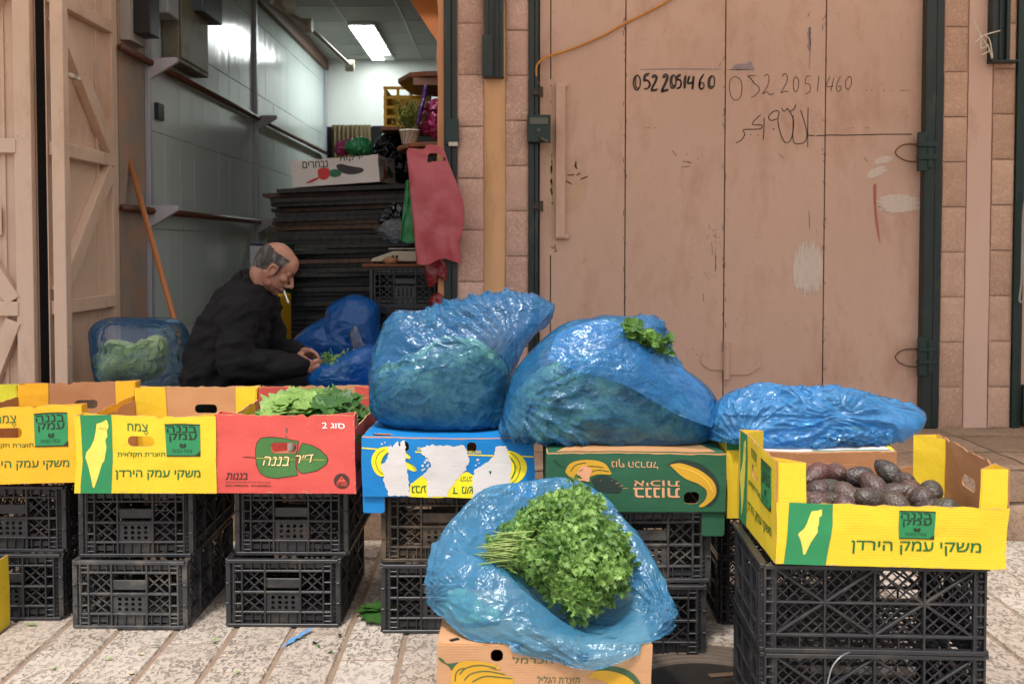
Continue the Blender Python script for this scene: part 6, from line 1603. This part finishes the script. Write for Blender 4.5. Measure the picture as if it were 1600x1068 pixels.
lump('plastic_bag', 'pale green crumpled bag on top of the vegetable carton', [(541,233),(545,222),(558,217),(572,219),(580,228),(576,238),(555,240)], (560, 229), 7.2, .07, MT['mint'], 6, s1=1.35, s2=1.08)
lump('plastic_bag', 'bright pink crumpled bag on top of the vegetable carton', [(524,238),(526,226),(536,219),(546,219),(548,230),(544,240),(530,242)], (536, 230), 7.25, .06, MT['pinkf'], 7, s1=1.35, s2=1.08)
# black crates with board and scale
yS = 5.95
for k in range(4):
    crate('black crate number holding the scale' if False else ('lowest', 'second lowest', 'second highest', 'topmost')[k] + ' of the black crates carrying the scale inside the shop', X(577, yS) + CW / 2, yS + CD / 2, ZS + .0 + k * .2315, R((-1, .5, -.4, .3)[k]), 'black crates under the scale', 'crate', (1, 1, .92))
zt = ZS + 4 * .2315 + .002
b = MB(); b.box((X(566, yS), yS - .03, zt), (X(577, yS) + CW + .06, yS + .5, zt + .018)); tag(b.build('wood_board', M('rough_board', '#6b4126', .8, .25, 8), bevel=.006), 'rough brown board under the scale on the black crates', 'board')
zt += .0185
t = thing('weighing_scale', 'old cream shop scale with metal pan on the board', 'scale', (X(620, yS), yS + .2, zt)); cr = M('cream_plastic', '#a79c88', .45, .1)
k0 = 5.95 / 1555
b = MB(); b.prism([(-.165, .012), (.22, .012), (.22, .075), (-.03, .075), (-.155, .03)], -.15, .18); b.build('housing', cr, t, bevel=.006)
b = MB(); b.box((-.06, -.14, .085), (.21, .17, .093)); b.box((0, -.05, .0755), (.12, .08, .0845)); b.build('pan', M('steel_pan', '#8d8a84', .3, metal=.7), t, bevel=.004)
b = MB(); b.add([(-.145, -.12, .0385), (-.05, -.12, .070), (-.05, .12, .070), (-.145, .12, .0385)], [(0, 1, 2, 3)]); b.build('display', M('display_dark', '#2a2f33', .2), t)
b = MB()
for x in (-.035, -.012): b.box((x, -.154, .036), (x + .014, -.1505, .05))
b.build('switch', MT['hole'], t)
b = MB(); b.tube([(.14, -.1505, .02), (.14, -.156, .02)], .03, 18); b.build('dial', MT['hole'], t)
for sx in (-.14, .19):
    for sy in (-.12, .14): b = MB(); b.tube([(sx, sy, 0), (sx, sy, .012)], .012, 8); b.build('foot', MT['hole'], t)
lump('plastic_bag', 'clear plastic bag thrown over the scale pan', [(582,352),(592,355),(606,370),(625,374),(648,372),(650,379),(625,380),(604,378),(592,366)], (615, 372), yS + .15, .06, MT['film_clear'], 11, (4, 6))
b = MB(); r_ = random.Random(3)
D, F = ico(4); V = D * np.array([.045, .03, .022]); V *= (1 + .25 * snoise(D, 3, 2))[:, None]; V[:, 2] = np.maximum(V[:, 2], -.018); o = Wp(610, 410, yS - .0); V += np.array([o.x, o.y, zt + .019]); b.add(V.tolist(), F.tolist())
tag(b.build('nut_bag', M('nut_brown', '#9a6a45', .4, .3, 40), smooth=True), 'small bag of brown nuts lying in front of the scale', 'bag of nuts')
# red carrier bag hanging on the door post, green one behind it, red bags below
def hung(name, label, top, bot, y, mat, seed, wav=.012, th=.02, handle=True, nu=60, nv=90, bulge=0):
    """flat carrier bag: two sheets between a top line and a bottom line"""
    tp = [Wp(x, p, y) for x, p in spline(top, 10)]; bt = [Wp(x, p, y) for x, p in spline(bot, 10)]
    def at(P, u):
        f = u * (len(P) - 1); i = min(int(f), len(P) - 2); return P[i].lerp(P[i + 1], f - i)
    V = []; F = []
    for sd in (0, 1):
        for j in range(nv + 1):
            v = j / nv
            for i in range(nu + 1):
                u = i / nu; p = at(tp, u).lerp(at(bt, u), v); e_ = math.sin(math.pi * u) ** .5 * (.35 + .65 * math.sin(math.pi * min(1, v * .9 + .1)))
                f = wav * (math.sin(u * 9 + v * 2.2 + seed) * .7 + .5 * math.sin(u * 17 - v * 3)) * (.25 + .75 * v) + .01 * mnoise.noise(Vector((u * 4, v * 5, seed)))
                p = p + Vector((bulge * u * max(0, math.sin(math.pi * min(1, v * 1.25)) ) ** 1, 0, 0)) if bulge else p
                V.append((p.x, p.y + f + (-th if sd == 0 else th) * e_, p.z))
    n1 = (nu + 1) * (nv + 1)
    for sd in (0, 1):
        for j in range(nv):
            for i in range(nu):
                u, v = (i + .5) / nu, (j + .5) / nv
                if handle and ((u - .52) / .16) ** 2 + ((v - .11) / .035) ** 2 < 1: continue
                q = [sd * n1 + j*(nu+1)+i, sd * n1 + j*(nu+1)+i+1, sd * n1 + (j+1)*(nu+1)+i+1, sd * n1 + (j+1)*(nu+1)+i]; q = [k_ - n1 if sd and (k_ - n1) % (nu + 1) in (0, nu) else k_ for k_ in q]; F.append(q if sd else q[::-1])
    V = np.array(V); Ft = np.array([[q[0], q[1], q[2]] for q in F] + [[q[0], q[2], q[3]] for q in F])
    Xx = crumple(V, Ft, 1.006, 25, -.008, .008, .08, seed, amp=.002, nsc=10)
    me = np_mesh(name, Xx, np.array(F)); bm = bmesh.new(); bm.from_mesh(me); bmesh.ops.delete(bm, geom=[v for v in bm.verts if not v.link_faces], context='VERTS'); bm.to_mesh(me); bm.free()
    o = link(name, me, mat, None, True); return tag(o, label, 'carrier bag')
MT['salmon'] = film('salmon_film', '#d65f66', .95, .38, crumple=26, bs_=.35); MT['greenf'] = film('green_film', '#128a3c', .95, .38, crumple=26, bs_=.35)
hung('carrier_bag', 'salmon-red carrier bag hanging on the green door post', [(635,238),(640,231),(662,233),(668,226),(690,229),(697,245),(702,262)], [(651,412),(668,414),(690,404),(706,408),(722,412)], 5.60, MT['salmon'], 2, bulge=.055)
b = MB(); b.add([], []); 
hung('carrier_bag', 'bright green carrier bag partly hidden behind the red one', [(634,282),(642,280),(652,282)], [(625,376),(636,380),(655,379)], 5.68, MT['greenf'], 3, .006, .01, False, 24, 40)
lump('plastic_bag', 'dark red bags hanging below the salmon-red carrier bag', [(666,412),(690,405),(699,420),(697,440),(686,432),(680,446),(668,446)], (682, 424), 5.72, .04, MT['redf'], 12, (4, 6))
lump('plastic_bag', 'small dark red bag lying low beside the door post', [(670,470),(676,460),(688,456),(696,466),(694,490),(676,486)], (684, 472), 5.75, .05, MT['redf'], 13, (4, 6))
# blue bags on the shop floor
lump('plastic_bag', 'big deep blue bag standing behind the seller before the crate pile', [(462,530),(480,512),(505,498),(516,478),(530,468),(550,460),(572,464),(590,480),(592,520),(590,570),(560,600),(500,600),(468,565)], (535, 535), 5.75, .2, MT['film_deep'], 16, (4, 7))
bagL = lump('plastic_bag', 'blue and green-filled bag of lettuce on the step beside the seller', [(145,540),(143,516),(155,500),(175,495),(210,497),(250,495),(276,500),(288,515),(292,540),(300,575),(298,600),(230,612),(165,606),(150,580)], (222, 550), 5.05, .18, MT['film_thin'], 17, (4, 7), s1=1.04)
greens_in('lettuce', 'pale green lettuce heads inside the bag beside the seller', [(152,560),(165,535),(190,528),(215,535),(240,520),(262,530),(262,560),(250,590),(200,600),(160,590)], (205, 562), 5.03, .17, ZS, 18, 260, .085, 'greens_pale', 'round', .97, 'lettuce', inside=bagL)
lump('plastic_bag', 'open deep blue bag of herbs right under the seller\'s hands', [(480,590),(500,572),(535,555),(560,545),(590,540),(600,570),(598,600),(560,615),(500,612)], (545, 582), 4.75, .12, MT['film_deep'], 19, (4, 6))
b = MB(); r_ = random.Random(31)
for k in range(200):
    p = Wp(r_.uniform(506, 546), r_.uniform(556, 586), 4.74 + r_.uniform(-.08, .06)); add_leaf(b, p, rv(r_) + Vector((0, -.2, .2)), (rv(r_) + Vector((0, -.5, .8))).normalized(), r_.uniform(.02, .04), 'parsley', r_)
    if k % 3 == 0: b.tube([p, p + rv(r_) * .05], .0018, 4)
tag(b.build('herb_bunch', MT['parsley'], smooth=True, fix=False), 'heap of cut green herbs the seller is sorting', 'herbs')
lump('plastic_bag', 'clear crumpled bag draped beside the open herb bag', [(548,520),(556,508),(566,530),(576,545),(572,560),(560,556),(552,540)], (562, 536), 5.5, .03, MT['film_clear'], 23, (4, 6))
# yellow and green crates behind the seller, paper notice
t = thing('fruit_crate', 'yellow plastic crate in the shadow behind the seller', 'crate', Wp(430, 525, 6.1))
b = MB(); q0 = Wp(395, 560, 6.1) - t.location; q1 = Wp(436, 462, 6.1) - t.location
b.box((q0.x, 0, ZS - t.location.z), (q1.x, .35, q1.z)); b.build('shell', yl, t, bevel=.01); b = MB()
for py in (466, 482, 518, 530): z = Z(py, 6.1) - t.location.z; b.box((q0.x, -.012, z - .008), (q1.x + .006, -.0005, z + .008))
b.box((q1.x - .02, -.014, ZS - t.location.z), (q1.x + .004, -.0125, q1.z)); b.build('ribs', yl, t)
b = MB(); b.box(Wp(436, 600, 6.3), Wp(447, 464, 6.5)); tag(b.build('folded_box', M('olive_box', '#4a4116', .6), bevel=.004), 'narrow dark olive box beside the yellow crate behind the seller', 'box')
b = MB(); b.box(Wp(391, 420, 8.3), Wp(418, 384, 8.34)); pn_ = b.build('paper_notice', M('white_paper', '#dfe2ea', .7)); b = MB(); b.box(Wp(391, 383.8, 8.3), Wp(418, 381, 8.34)); o = b.build('top_band', M('navy_band', '#20285a', .7)); o.parent = pn_
tag(pn_, 'white paper notice with a dark top edge on the shop wall behind the seller', 'notice')
b = MB(); b.box(Wp(418, 470, 6.62), Wp(460, 380, 6.9)); tag(b.build('plastic_tub', M('dark_green_plastic', '#0e3a22', .4), bevel=.01), 'dark green plastic tub behind the seller\'s head', 'tub')
# manhole cover
cm = Vector((X(1105, 3.15), 3.02, .004)); t = thing('manhole_cover', 'round iron manhole cover with rings, half under the right crate stack', 'manhole cover', cm)
iron = M('cast_iron', '#2a2725', .5, .2, 12, dirt='#4a3c30', dirt_amt=.4, dirt_scale=10, metal=.3)
b = MB(); b.lathe([(.0, -.003), (.40, -.003), (.40, .004), (0.0, .0041)], 64); b.build('plate', iron, t)
b = MB()
for rr in (.395, .365, .335, .305, .275):
    b2 = MB(); n = 72
    pr = [(rr - .010, .0042), (rr - .008, .012), (rr + .008, .012), (rr + .010, .0042)]; vs = []; fs = []
    for r2, z in pr:
        for k in range(n): vs.append((r2 * math.cos(2*math.pi*k/n), r2 * math.sin(2*math.pi*k/n), z))
    for i in range(3):
        for k in range(n): fs.append((i*n+k, i*n+(k+1)%n, (i+1)*n+(k+1)%n, (i+1)*n+k))
    b.add(vs, fs)
b.build('ring', M('dusty_iron', '#5d5046', .7, .25, 14), t)
for s_, u, v, wd, hd, rot in (('صرف', -.10, .02, .20, .09, 42), ('صحي', .10, .10, .15, .07, -12)):
    vs, fs = text_mesh(s_, .02); me = bpy.data.meshes.new('lettering'); rt = Matrix.Rotation(R(rot), 3, 'Z')
    me.from_pydata([rt @ Vector(((a_ - .5) * wd, (c_ - .5) * hd, q_ * .0001)) + Vector((u, v, .0062)) for a_, c_, q_ in vs], [], fs); link('lettering', me, M('worn_iron', '#211e1b', .4), t)
b = MB(); b.bar((.02, .155, .009), (.11, .17, .009), .022, .006, (0, 0, 1)); b.build('lift_slot', M('rusty_slot', '#54402f', .7), t, bevel=.002)
# bits on the ground
def gleaf(label, px, py, L, w_=1., mat='vine_dark', kind='thin', n=1, seed=1, name='fallen_leaf'):
    b = MB(); r = random.Random(seed); t_ = (py - 385) ; y = 1.4 * FPX / t_
    for k in range(n):
        p = Vector((X(px, y) + r.uniform(-.02, .02) * (n > 1), y + r.uniform(-.03, .03) * (n > 1), .009 + .004 * k)); a_ = r.uniform(-.6, .9)
        add_leaf(b, p, Vector((math.cos(a_), math.sin(a_), .02)), Vector((0, 0, 1)), L * r.uniform(.8, 1.2), kind, r, .1, .05, .02, w_)
    tag(b.build(name, MT[mat], smooth=True, fix=False), label, 'leaf')
gleaf('large dark green leaves dropped on the paving before the blue carton stack', 560, 968, .12, .8, kind='lobed', n=5, seed=3, name='fallen_leaves')
gleaf('scrap of green leaf on the paving in front of the leftmost crates', 30, 985, .05, 1, 'vine', seed=4); gleaf('tiny green leaf scrap on the sunlit paving between the two left stacks', 322, 1012, .03, 1, 'vine', seed=5); gleaf('dull leaf scrap on the paving joint below the whole-map carton stack', 225, 1020, .04, .5, 'vine_dark', seed=6)
b = MB(); b.tube([Wp(317, 951, 3.84) + Vector((0, 0, .004)), Wp(345, 931, 3.98), Wp(380, 912, 4.1)], .011, 8); tag(b.build('green_stalk', MT['stems'], smooth=True), 'thick green stalk lying in the gap between the second and third crate stacks', 'stalk')
b = MB(); r_ = random.Random(4); vs = []; n = 14
pa, pb = Wp(440, 1014, 3.42), Wp(488, 992, 3.58); pa.z = pb.z = .006
for k in range(n + 1):
    p = pa.lerp(pb, k / n); wd = .022 * math.sin(math.pi * (k + .4) / (n + .8)) + .004
    vs += [p + Vector((0, wd, r_.uniform(.001, .010))), p - Vector((0, wd, 0)) + Vector((0, 0, r_.uniform(.001, .010)))]
b.add(vs, [(2*k, 2*k+2, 2*k+3, 2*k+1) for k in range(n)]); tag(b.build('torn_scrap', M('pale_blue_scrap', '#5e93c2', .5), smooth=True), 'torn strip of pale blue plastic lying on the paving', 'scrap')
# yellow box edge at the left border
t = thing('fruit_carton', 'sliver of a yellow carton on the ground at the left edge', 'carton', (X(4, 3.64) - .2, 3.55, .0))
for a_, nm in ((0, 'front_wall'), (1, 'side_wall')):
    me = plate_mesh([(-.2, 0), (.2, 0), (.2, .262), (-.2, .262)] if a_ == 0 else [(-.2, 0), (-.11, 0), (-.11, .262), (-.2, .262)], (), T4, .03, (lambda p: p) if a_ == 0 else (lambda p: Vector((.2 - p.y, p.x + .205, p.z))), mk_warp(70, .004), nm); link(nm, me, [MT['yellow'], MT['kraft']], t)

# small litter on the paving
r_ = random.Random(91)
for k in range(16):
    y = r_.uniform(3.0, 3.6); x = r_.uniform(-1.75, -.35) if k < 13 else r_.uniform(1.5, 1.75)
    b = MB(); a_ = r_.uniform(0, 6); add_leaf(b, Vector((x, y, .008)), Vector((math.cos(a_), math.sin(a_), .05)), Vector((0, 0, 1)), r_.uniform(.008, .026), 'thin', r_, .3, .3, .1, r_.uniform(.8, 2))
    tag(b.build('litter_scrap', MT[('vine', 'vine_dark', 'kraft_pale', 'hole')[k % 4]], fix=False), ('pale green', 'dark green', 'buff cardboard', 'black')[k % 4] + ' scrap of litter on the paving before the crates', 'litter', 'litter scraps on the paving')
# ------------------------------------------------------------------ the seller, seated on a crate and bent over his herbs
YM = 4.82
def Q(zx, zy, dy=0.0): return Wp(285 + zx / 4.45, 363 + zy / 4.45, YM) + Vector((0, dy, 0))
def ell(bm, p, r, rot=None, n=3):
    r = (r, r, r) if isinstance(r, (int, float)) else r
    m = Matrix.Translation(p) @ (rot.to_4x4() if rot else Matrix.Identity(4)) @ Matrix.Diagonal((*r, 1))
    bmesh.ops.create_icosphere(bm, subdivisions=n, radius=1, matrix=m)
def cap(bm, p, q, r1, r2, n=2):
    b2 = bmesh.new()
    bmesh.ops.create_icosphere(b2, subdivisions=n, radius=r1, matrix=Matrix.Translation(p)); bmesh.ops.create_icosphere(b2, subdivisions=n, radius=r2, matrix=Matrix.Translation(q))
    h = bmesh.ops.convex_hull(b2, input=b2.verts[:])
    for v in [g for g in h['geom_interior'] if isinstance(g, bmesh.types.BMVert)]: b2.verts.remove(v)
    me = bpy.data.meshes.new('t'); b2.to_mesh(me); b2.free(); bm.from_mesh(me); bpy.data.meshes.remove(me)
def chain(bm, pts, rs):
    for i in range(len(pts) - 1): cap(bm, pts[i], pts[i + 1], rs[i], rs[i + 1])
def remesh(bm, voxel, smooth=3, fac=.5):
    me = bpy.data.meshes.new('blob'); bm.to_mesh(me); bm.free()
    o = bpy.data.objects.new('blob', me); col.objects.link(o)
    m = o.modifiers.new('r', 'REMESH'); m.mode = 'VOXEL'; m.voxel_size = voxel; m.use_smooth_shade = True
    s_ = o.modifiers.new('s', 'SMOOTH'); s_.iterations = smooth; s_.factor = fac
    bpy.context.view_layer.update()
    out = bpy.data.meshes.new_from_object(o.evaluated_get(bpy.context.evaluated_depsgraph_get()))
    bpy.data.objects.remove(o); bpy.data.meshes.remove(me); return out
tp = thing('person', 'balding man in a black jacket with a cigarette, bent over herbs on the shop step', 'person', (Q(300, 900).x, YM, ZS))
tpl = tp.location.copy()
def body_part(name, me, mat, par=None, smooth=True):
    me.transform(Matrix.Translation(-tpl)); return link(name, me, mat, par or tp, smooth)
HC = Q(652, 222); HR = (Matrix.Rotation(R(10), 3, 'Z') @ Matrix.Rotation(R(36), 3, 'Y')); HS = .99
def H(x, y, z): return HC + HR @ (Vector((x, y, z)) * HS)
bm = bmesh.new()
def he(p, r, n=3): ell(bm, H(*p), tuple(v * HS for v in r) if not isinstance(r, float) else r * HS, HR, n)
def hc(p, q, r1, r2): cap(bm, H(*p), H(*q), r1 * HS, r2 * HS)
he((-.006, 0, .012), (.100, .076, .093)); he((.050, 0, .022), (.052, .062, .066)); he((-.045, 0, -.01), (.058, .068, .075))
he((.042, 0, -.052), (.055, .056, .075)); he((.036, 0, -.098), (.048, .047, .034)); he((.072, 0, -.112), (.022, .024, .019))
for s_ in (-1, 1):
    hc((.088, s_ * .012, .002), (.078, s_ * .045, -.002), .012, .011); he((.066, s_ * .044, -.036), (.024, .021, .02)); he((.074, s_ * .030, -.020), .0145)
    hc((.02, s_ * .05, -.09), (-.02, s_ * .062, -.05), .022, .02)
    he((.006, s_ * .079, -.036), (.019, .005, .030)); he((.004, s_ * .077, -.060), (.010, .006, .011))
    ear = [(.022, .076, -.030), (.022, .083, -.014), (.010, .088, -.004), (-.008, .089, -.008), (-.016, .088, -.026), (-.010, .085, -.048), (.002, .082, -.064)]
    for q in range(len(ear) - 1): hc((ear[q][0], s_ * ear[q][1], ear[q][2]), (ear[q+1][0], s_ * ear[q+1][1], ear[q+1][2]), .0062, .0062)
    he((.108, s_ * .011, -.056), (.011, .008, .009))
hc((.092, 0, -.004), (.122, 0, -.044), .010, .0125); he((.122, 0, -.049), (.0125, .0125, .011))
hc((.097, -.016, -.077), (.097, .016, -.077), .009, .009); hc((.092, -.016, -.088), (.092, .016, -.088), .0085, .0085); hc((.098, -.012, -.07), (.098, .012, -.07), .008, .008)
cap(bm, H(-.035, 0, -.06), Q(500, 420), .058, .066)
# torso inside the jacket, arms, hands
SH = .175
ell(bm, Q(440, 500), (.10, .17, .10)); ell(bm, Q(330, 680), (.12, .15, .15)); ell(bm, Q(270, 900), (.13, .16, .17)); cap(bm, Q(330, 600), Q(470, 470), .11, .09); cap(bm, Q(300, 800), Q(330, 640), .12, .11); cap(bm, Q(250, 1030), Q(280, 850), .13, .12)
nsh, nel, nwr = Q(445, 560, -SH), Q(470, 880, -SH - .07), Q(915, 925, -.10)
fsh, fel, fwr = Q(500, 540, SH), Q(540, 860, SH + .05), Q(785, 838, .06)
chain(bm, [nsh, nel, nwr], [.06, .045, .028]); chain(bm, [fsh, fel, fwr], [.06, .045, .028]); cap(bm, Q(440, 520), nsh, .08, .06); cap(bm, Q(480, 510), fsh, .08, .06)
# near hand: palm, knuckles and curled fingers round the stalks
def hand(w_, k0, k1, tips, thumb, back):
    pm = (k0 + k1) / 2
    cap(bm, w_, w_.lerp(pm, .5), .024, .026); cap(bm, w_.lerp(k0, .55), k0, .020, .012); cap(bm, w_.lerp(k1, .55), k1, .020, .012); cap(bm, k0, k1, .0125, .0115); cap(bm, w_.lerp(pm, .6), pm, .024, .013)
    for i, (m1, m2, m3) in enumerate(tips):
        k = k0.lerp(k1, i / 3); r = (.0092, .0097, .0092, .0080)[i]
        chain(bm, [k, m1, m2, m3], [r * 1.08, r, r * .92, r * .82])
    chain(bm, thumb, [.015, .0115, .0098, .0085])
hand(nwr, Q(975, 905, -.12), Q(972, 962, -.055),
     [(Q(1000, 935, -.13), Q(995, 975, -.125), Q(968, 990, -.115)), (Q(1006, 952, -.105), Q(1000, 995, -.10), Q(968, 1010, -.095)), (Q(1002, 972, -.085), Q(990, 1012, -.08), Q(958, 1022, -.078)), (Q(990, 990, -.06), Q(972, 1022, -.06), Q(945, 1028, -.06))],
     [Q(930, 905, -.115), Q(950, 878, -.125), Q(975, 868, -.12), Q(1000, 880, -.11)], 0)
hand(fwr, Q(890, 822, .01), Q(880, 868, .07),
     [(Q(925, 838, .0), Q(948, 866, -.005), Q(952, 895, -.01)), (Q(922, 852, .02), Q(945, 882, .012), Q(940, 910, .005)), (Q(912, 868, .04), Q(932, 895, .035), Q(922, 918, .03)), (Q(902, 882, .06), Q(915, 905, .055), Q(905, 922, .05))],
     [Q(810, 850, .02), Q(850, 872, -.01), Q(880, 888, -.02), Q(908, 894, -.025)], 0)
# legs
hipn, hipf = Q(290, 1060, -.10), Q(290, 1060, .10); hipn.z = hipf.z = ZS + .345
kn, kf = Vector((hipn.x + .42, YM - .20, ZS + .32)), Vector((hipf.x + .42, YM + .17, ZS + .36)); an, af = Vector((kn.x - .03, kn.y, ZS + .09)), Vector((kf.x + .02, kf.y, ZS + .09))
for h_, k_, a_ in ((hipn, kn, an), (hipf, kf, af)): chain(bm, [h_, k_, a_], [.085, .06, .042]); cap(bm, a_ - Vector((.03, 0, .055)), a_ + Vector((.16, 0, -.06)), .03, .025)
cap(bm, hipn, hipf, .09, .09); cap(bm, Q(250, 1030), (hipn + hipf) / 2, .12, .1)
me = remesh(bm, .0042, 2, .5)
def skin_mat():
    m, nt, bs = new_mat('skin'); v = coords(nt, rand=False)
    c = mixc(nt, noise(nt, v, 14, 5), lin('#94614d'), lin('#ad7d68')); c = mixc(nt, ramp(nt, noise(nt, v, 60, 4), [(.5, 0), (.75, .35)]), c, lin('#824a3a'))
    nt.links.new(c, bs.inputs['Base Color']); bs.inputs['Roughness'].default_value = .45; bs.inputs['Subsurface Weight'].default_value = .12; bs.inputs['Subsurface Radius'].default_value = (.01, .004, .002)
    bump(nt, noise(nt, v, 120, 4), .25, .002, bs); return m
MT['skin'] = skin_mat()
# hair: horseshoe of short grey hair, a moustache and brows taken from the head's own surface
inv = HR.transposed()
def shell(name, test, mat, off, jitter=.0):
    V = np.array([v.co[:] for v in me.vertices]); N = np.array([v.normal[:] for v in me.vertices])
    L = ((V - np.array(HC)) @ np.array(inv).T) / HS
    sel = np.array([test(*p) for p in L]); fs = [list(p.vertices) for p in me.polygons if all(sel[i] for i in p.vertices)]
    if not fs: return
    ids = sorted({i for f in fs for i in f}); mp = {i: k for k, i in enumerate(ids)}
    r = random.Random(1); vs = [Vector(V[i]) + Vector(N[i]) * (off + r.uniform(-jitter, jitter)) for i in ids]
    b = MB(); b.add(vs, [[mp[i] for i in f] for f in fs]); bmx = b.mesh(name, fix=False); return body_part(name, bmx, mat)
MT['hair'] = M('grey_hair', '#3a3431', .75, .45, 60, dirt='#7b7570', dirt_amt=.6, dirt_scale=45, bumps=((160, .9, .004),), stretch=(1, 1, .35)); MT['dark_hair'] = M('dark_hair', '#2b211b', .7, .3, 60, bumps=((150, .8, .003),))
def hair_t(x, y, z):
    n = .006 * mnoise.noise(Vector((x * 80, y * 80, z * 80)))
    if abs(y) > .0835: return False
    if z > .056 + n + .16 * max(0, -.04 - x): return False
    if x > .048 + n - .25 * max(0, .05 - z): return False
    if x < -.018: return z > -.070 + .35 * (x + .08) + n
    if z > .000 + n * .5: return True
    return .020 < x < .040 and z > -.046
shell('hair', hair_t, MT['hair'], .0022, .0018)
shell('moustache', lambda x, y, z: x > .088 and -.079 < z < -.063 and abs(y) < .026, MT['dark_hair'], .0028, .0014)
shell('eyebrows', lambda x, y, z: x > .068 and -.001 < z < .011 and .012 < abs(y) < .046, MT['dark_hair'], .0018, .001)
shell('stubble', lambda x, y, z: x > .03 and -.125 < z < -.088 and abs(y) < .05, M('stubble', '#7d5443', .6, .3, 90), .0004)
body_part('body', me, MT['skin'])
for s_ in (-1, 1):
    b = MB(); D, F = ico(2); V = np.array([H(.0865 + .004 * d[0], s_ * .031 + .010 * d[1], -.021 + .0028 * d[2])[:] for d in D]); b.add(V.tolist(), F.tolist()); bmx = b.mesh('eye'); body_part('eye', bmx, MT['hole'])
# jacket
bm = bmesh.new()
ell(bm, Q(450, 480), (.115, .205, .115)); cap(bm, Q(400, 520), Q(470, 420), .135, .09)
for (a_, c_, r1, r2) in ((Q(420, 560), Q(330, 700), .135, .155), (Q(330, 700), Q(270, 880), .158, .165), (Q(270, 880), Q(250, 1080), .165, .165), (Q(420, 620), Q(410, 860), .11, .12)):
    for dy in (-.055, .055): cap(bm, a_ + Vector((0, dy, 0)), c_ + Vector((0, dy, 0)), r1, r2)
cap(bm, Q(400, 470), Q(310, 560), .07, .09)
cap(bm, Q(450, 500), nsh, .11, .095); cap(bm, Q(480, 500), fsh, .11, .095)
chain(bm, [nsh, nsh.lerp(nel, .5) + Vector((.0, -.01, 0)), nel, nel.lerp(nwr, .35), nel.lerp(nwr, .8), nwr.lerp(nel, .13)], [.095, .088, .084, .074, .054, .043]); chain(bm, [fsh, fel, fel.lerp(fwr, .5), fwr.lerp(fel, .10)], [.095, .08, .060, .044])
cap(bm, Q(560, 560, -.02), Q(560, 720, -.02), .03, .035)
# collar and open front edge
colr_ = [Q(440, 270, -.075), Q(470, 300, -.085), Q(520, 380, -.09), Q(560, 450, -.08), Q(590, 520, -.06), Q(600, 590, -.04)]
chain(bm, colr_, [.016, .017, .018, .018, .018, .014]); chain(bm, [Q(440, 275, -.07), Q(432, 275, 0), Q(448, 280, .07), Q(505, 345, .09), Q(570, 450, .07)], [.015, .015, .015, .016, .016]); cap(bm, Q(445, 330), Q(430, 430), .055, .09)
mj = remesh(bm, .008, 5, .5)
V = np.array([v.co[:] for v in mj.vertices]); N = np.array([v.normal[:] for v in mj.vertices])
wr = np.array([mnoise.fractal(Vector((p[0] * 5 + p[2] * 4, p[1] * 5, p[2] * 11 - p[0] * 6)), 1, 2, 3) for p in V]); rid = 1 - 2 * np.abs(np.array([mnoise.noise(Vector((p[0] * 9 + p[2] * 7, p[1] * 7, p[2] * 12 - p[0] * 9))) for p in V]))
V = V + N * ((wr * .013 + rid * .010)[:, None]); mj.vertices.foreach_set('co', V.astype(np.float32).ravel()); mj.update()
MT['jacket'] = M('black_fleece', '#0f0e11', .85, .2, 20, bumps=((40, .3, .006), (260, .5, .001)), spec=.25)
jk = body_part('jacket', mj, MT['jacket'])
b = MB()
for a_, c_ in (((196, 445), (222, 420)), ((230, 412), (252, 388)), ((262, 380), (282, 362)), ((288, 358), (302, 350))):
    p, q = Q(*a_, -.075), Q(*c_, -.075); b.bar(p - tpl, q - tpl, .006, .006, (0, 1, 0))
# trousers
bm = bmesh.new()
for h_, k_, a_ in ((hipn, kn, an), (hipf, kf, af)): chain(bm, [h_, k_, a_ + Vector((0, 0, .02))], [.10, .078, .062])
cap(bm, hipn, hipf, .11, .11); body_part('trousers', remesh(bm, .012, 4), M('dark_trousers', '#0d0d10', .85, .2, 10, bumps=((30, .3, .005),)))
bm = bmesh.new()
for a_ in (an, af): cap(bm, a_ - Vector((.03, 0, .05)), a_ + Vector((.17, 0, -.055)), .038, .032); cap(bm, a_ - Vector((.02, 0, .03)), a_, .045, .04)
me_ = remesh(bm, .008, 3)
for v in me_.vertices: v.co.z = max(v.co.z, ZS + .004)
body_part('shoes', me_, M('shoe_black', '#15130f', .5))
ct = MB(); ct.tube([H(.105, -.012, -.082), H(.105, -.012, -.082) + Vector((.022, -.006, -.058))], .0042, 8)
ct.tube([H(.105, -.012, -.082) + Vector((.022, -.006, -.0582)), H(.105, -.012, -.082) + Vector((.0245, -.0066, -.064))], .0041, 8, mi=1)
tag(ct.build('cigarette', [M('cigarette_paper', '#e4dfd6', .7), M('ash', '#7a746c', .9)]), 'lit white cigarette hanging from the man\'s lips', 'cigarette')
# crate he sits on
crate('black crate used as a stool under the seated man', hipn.x - .02, YM + .02, ZS, R(90))
bpy.data.objects  # end
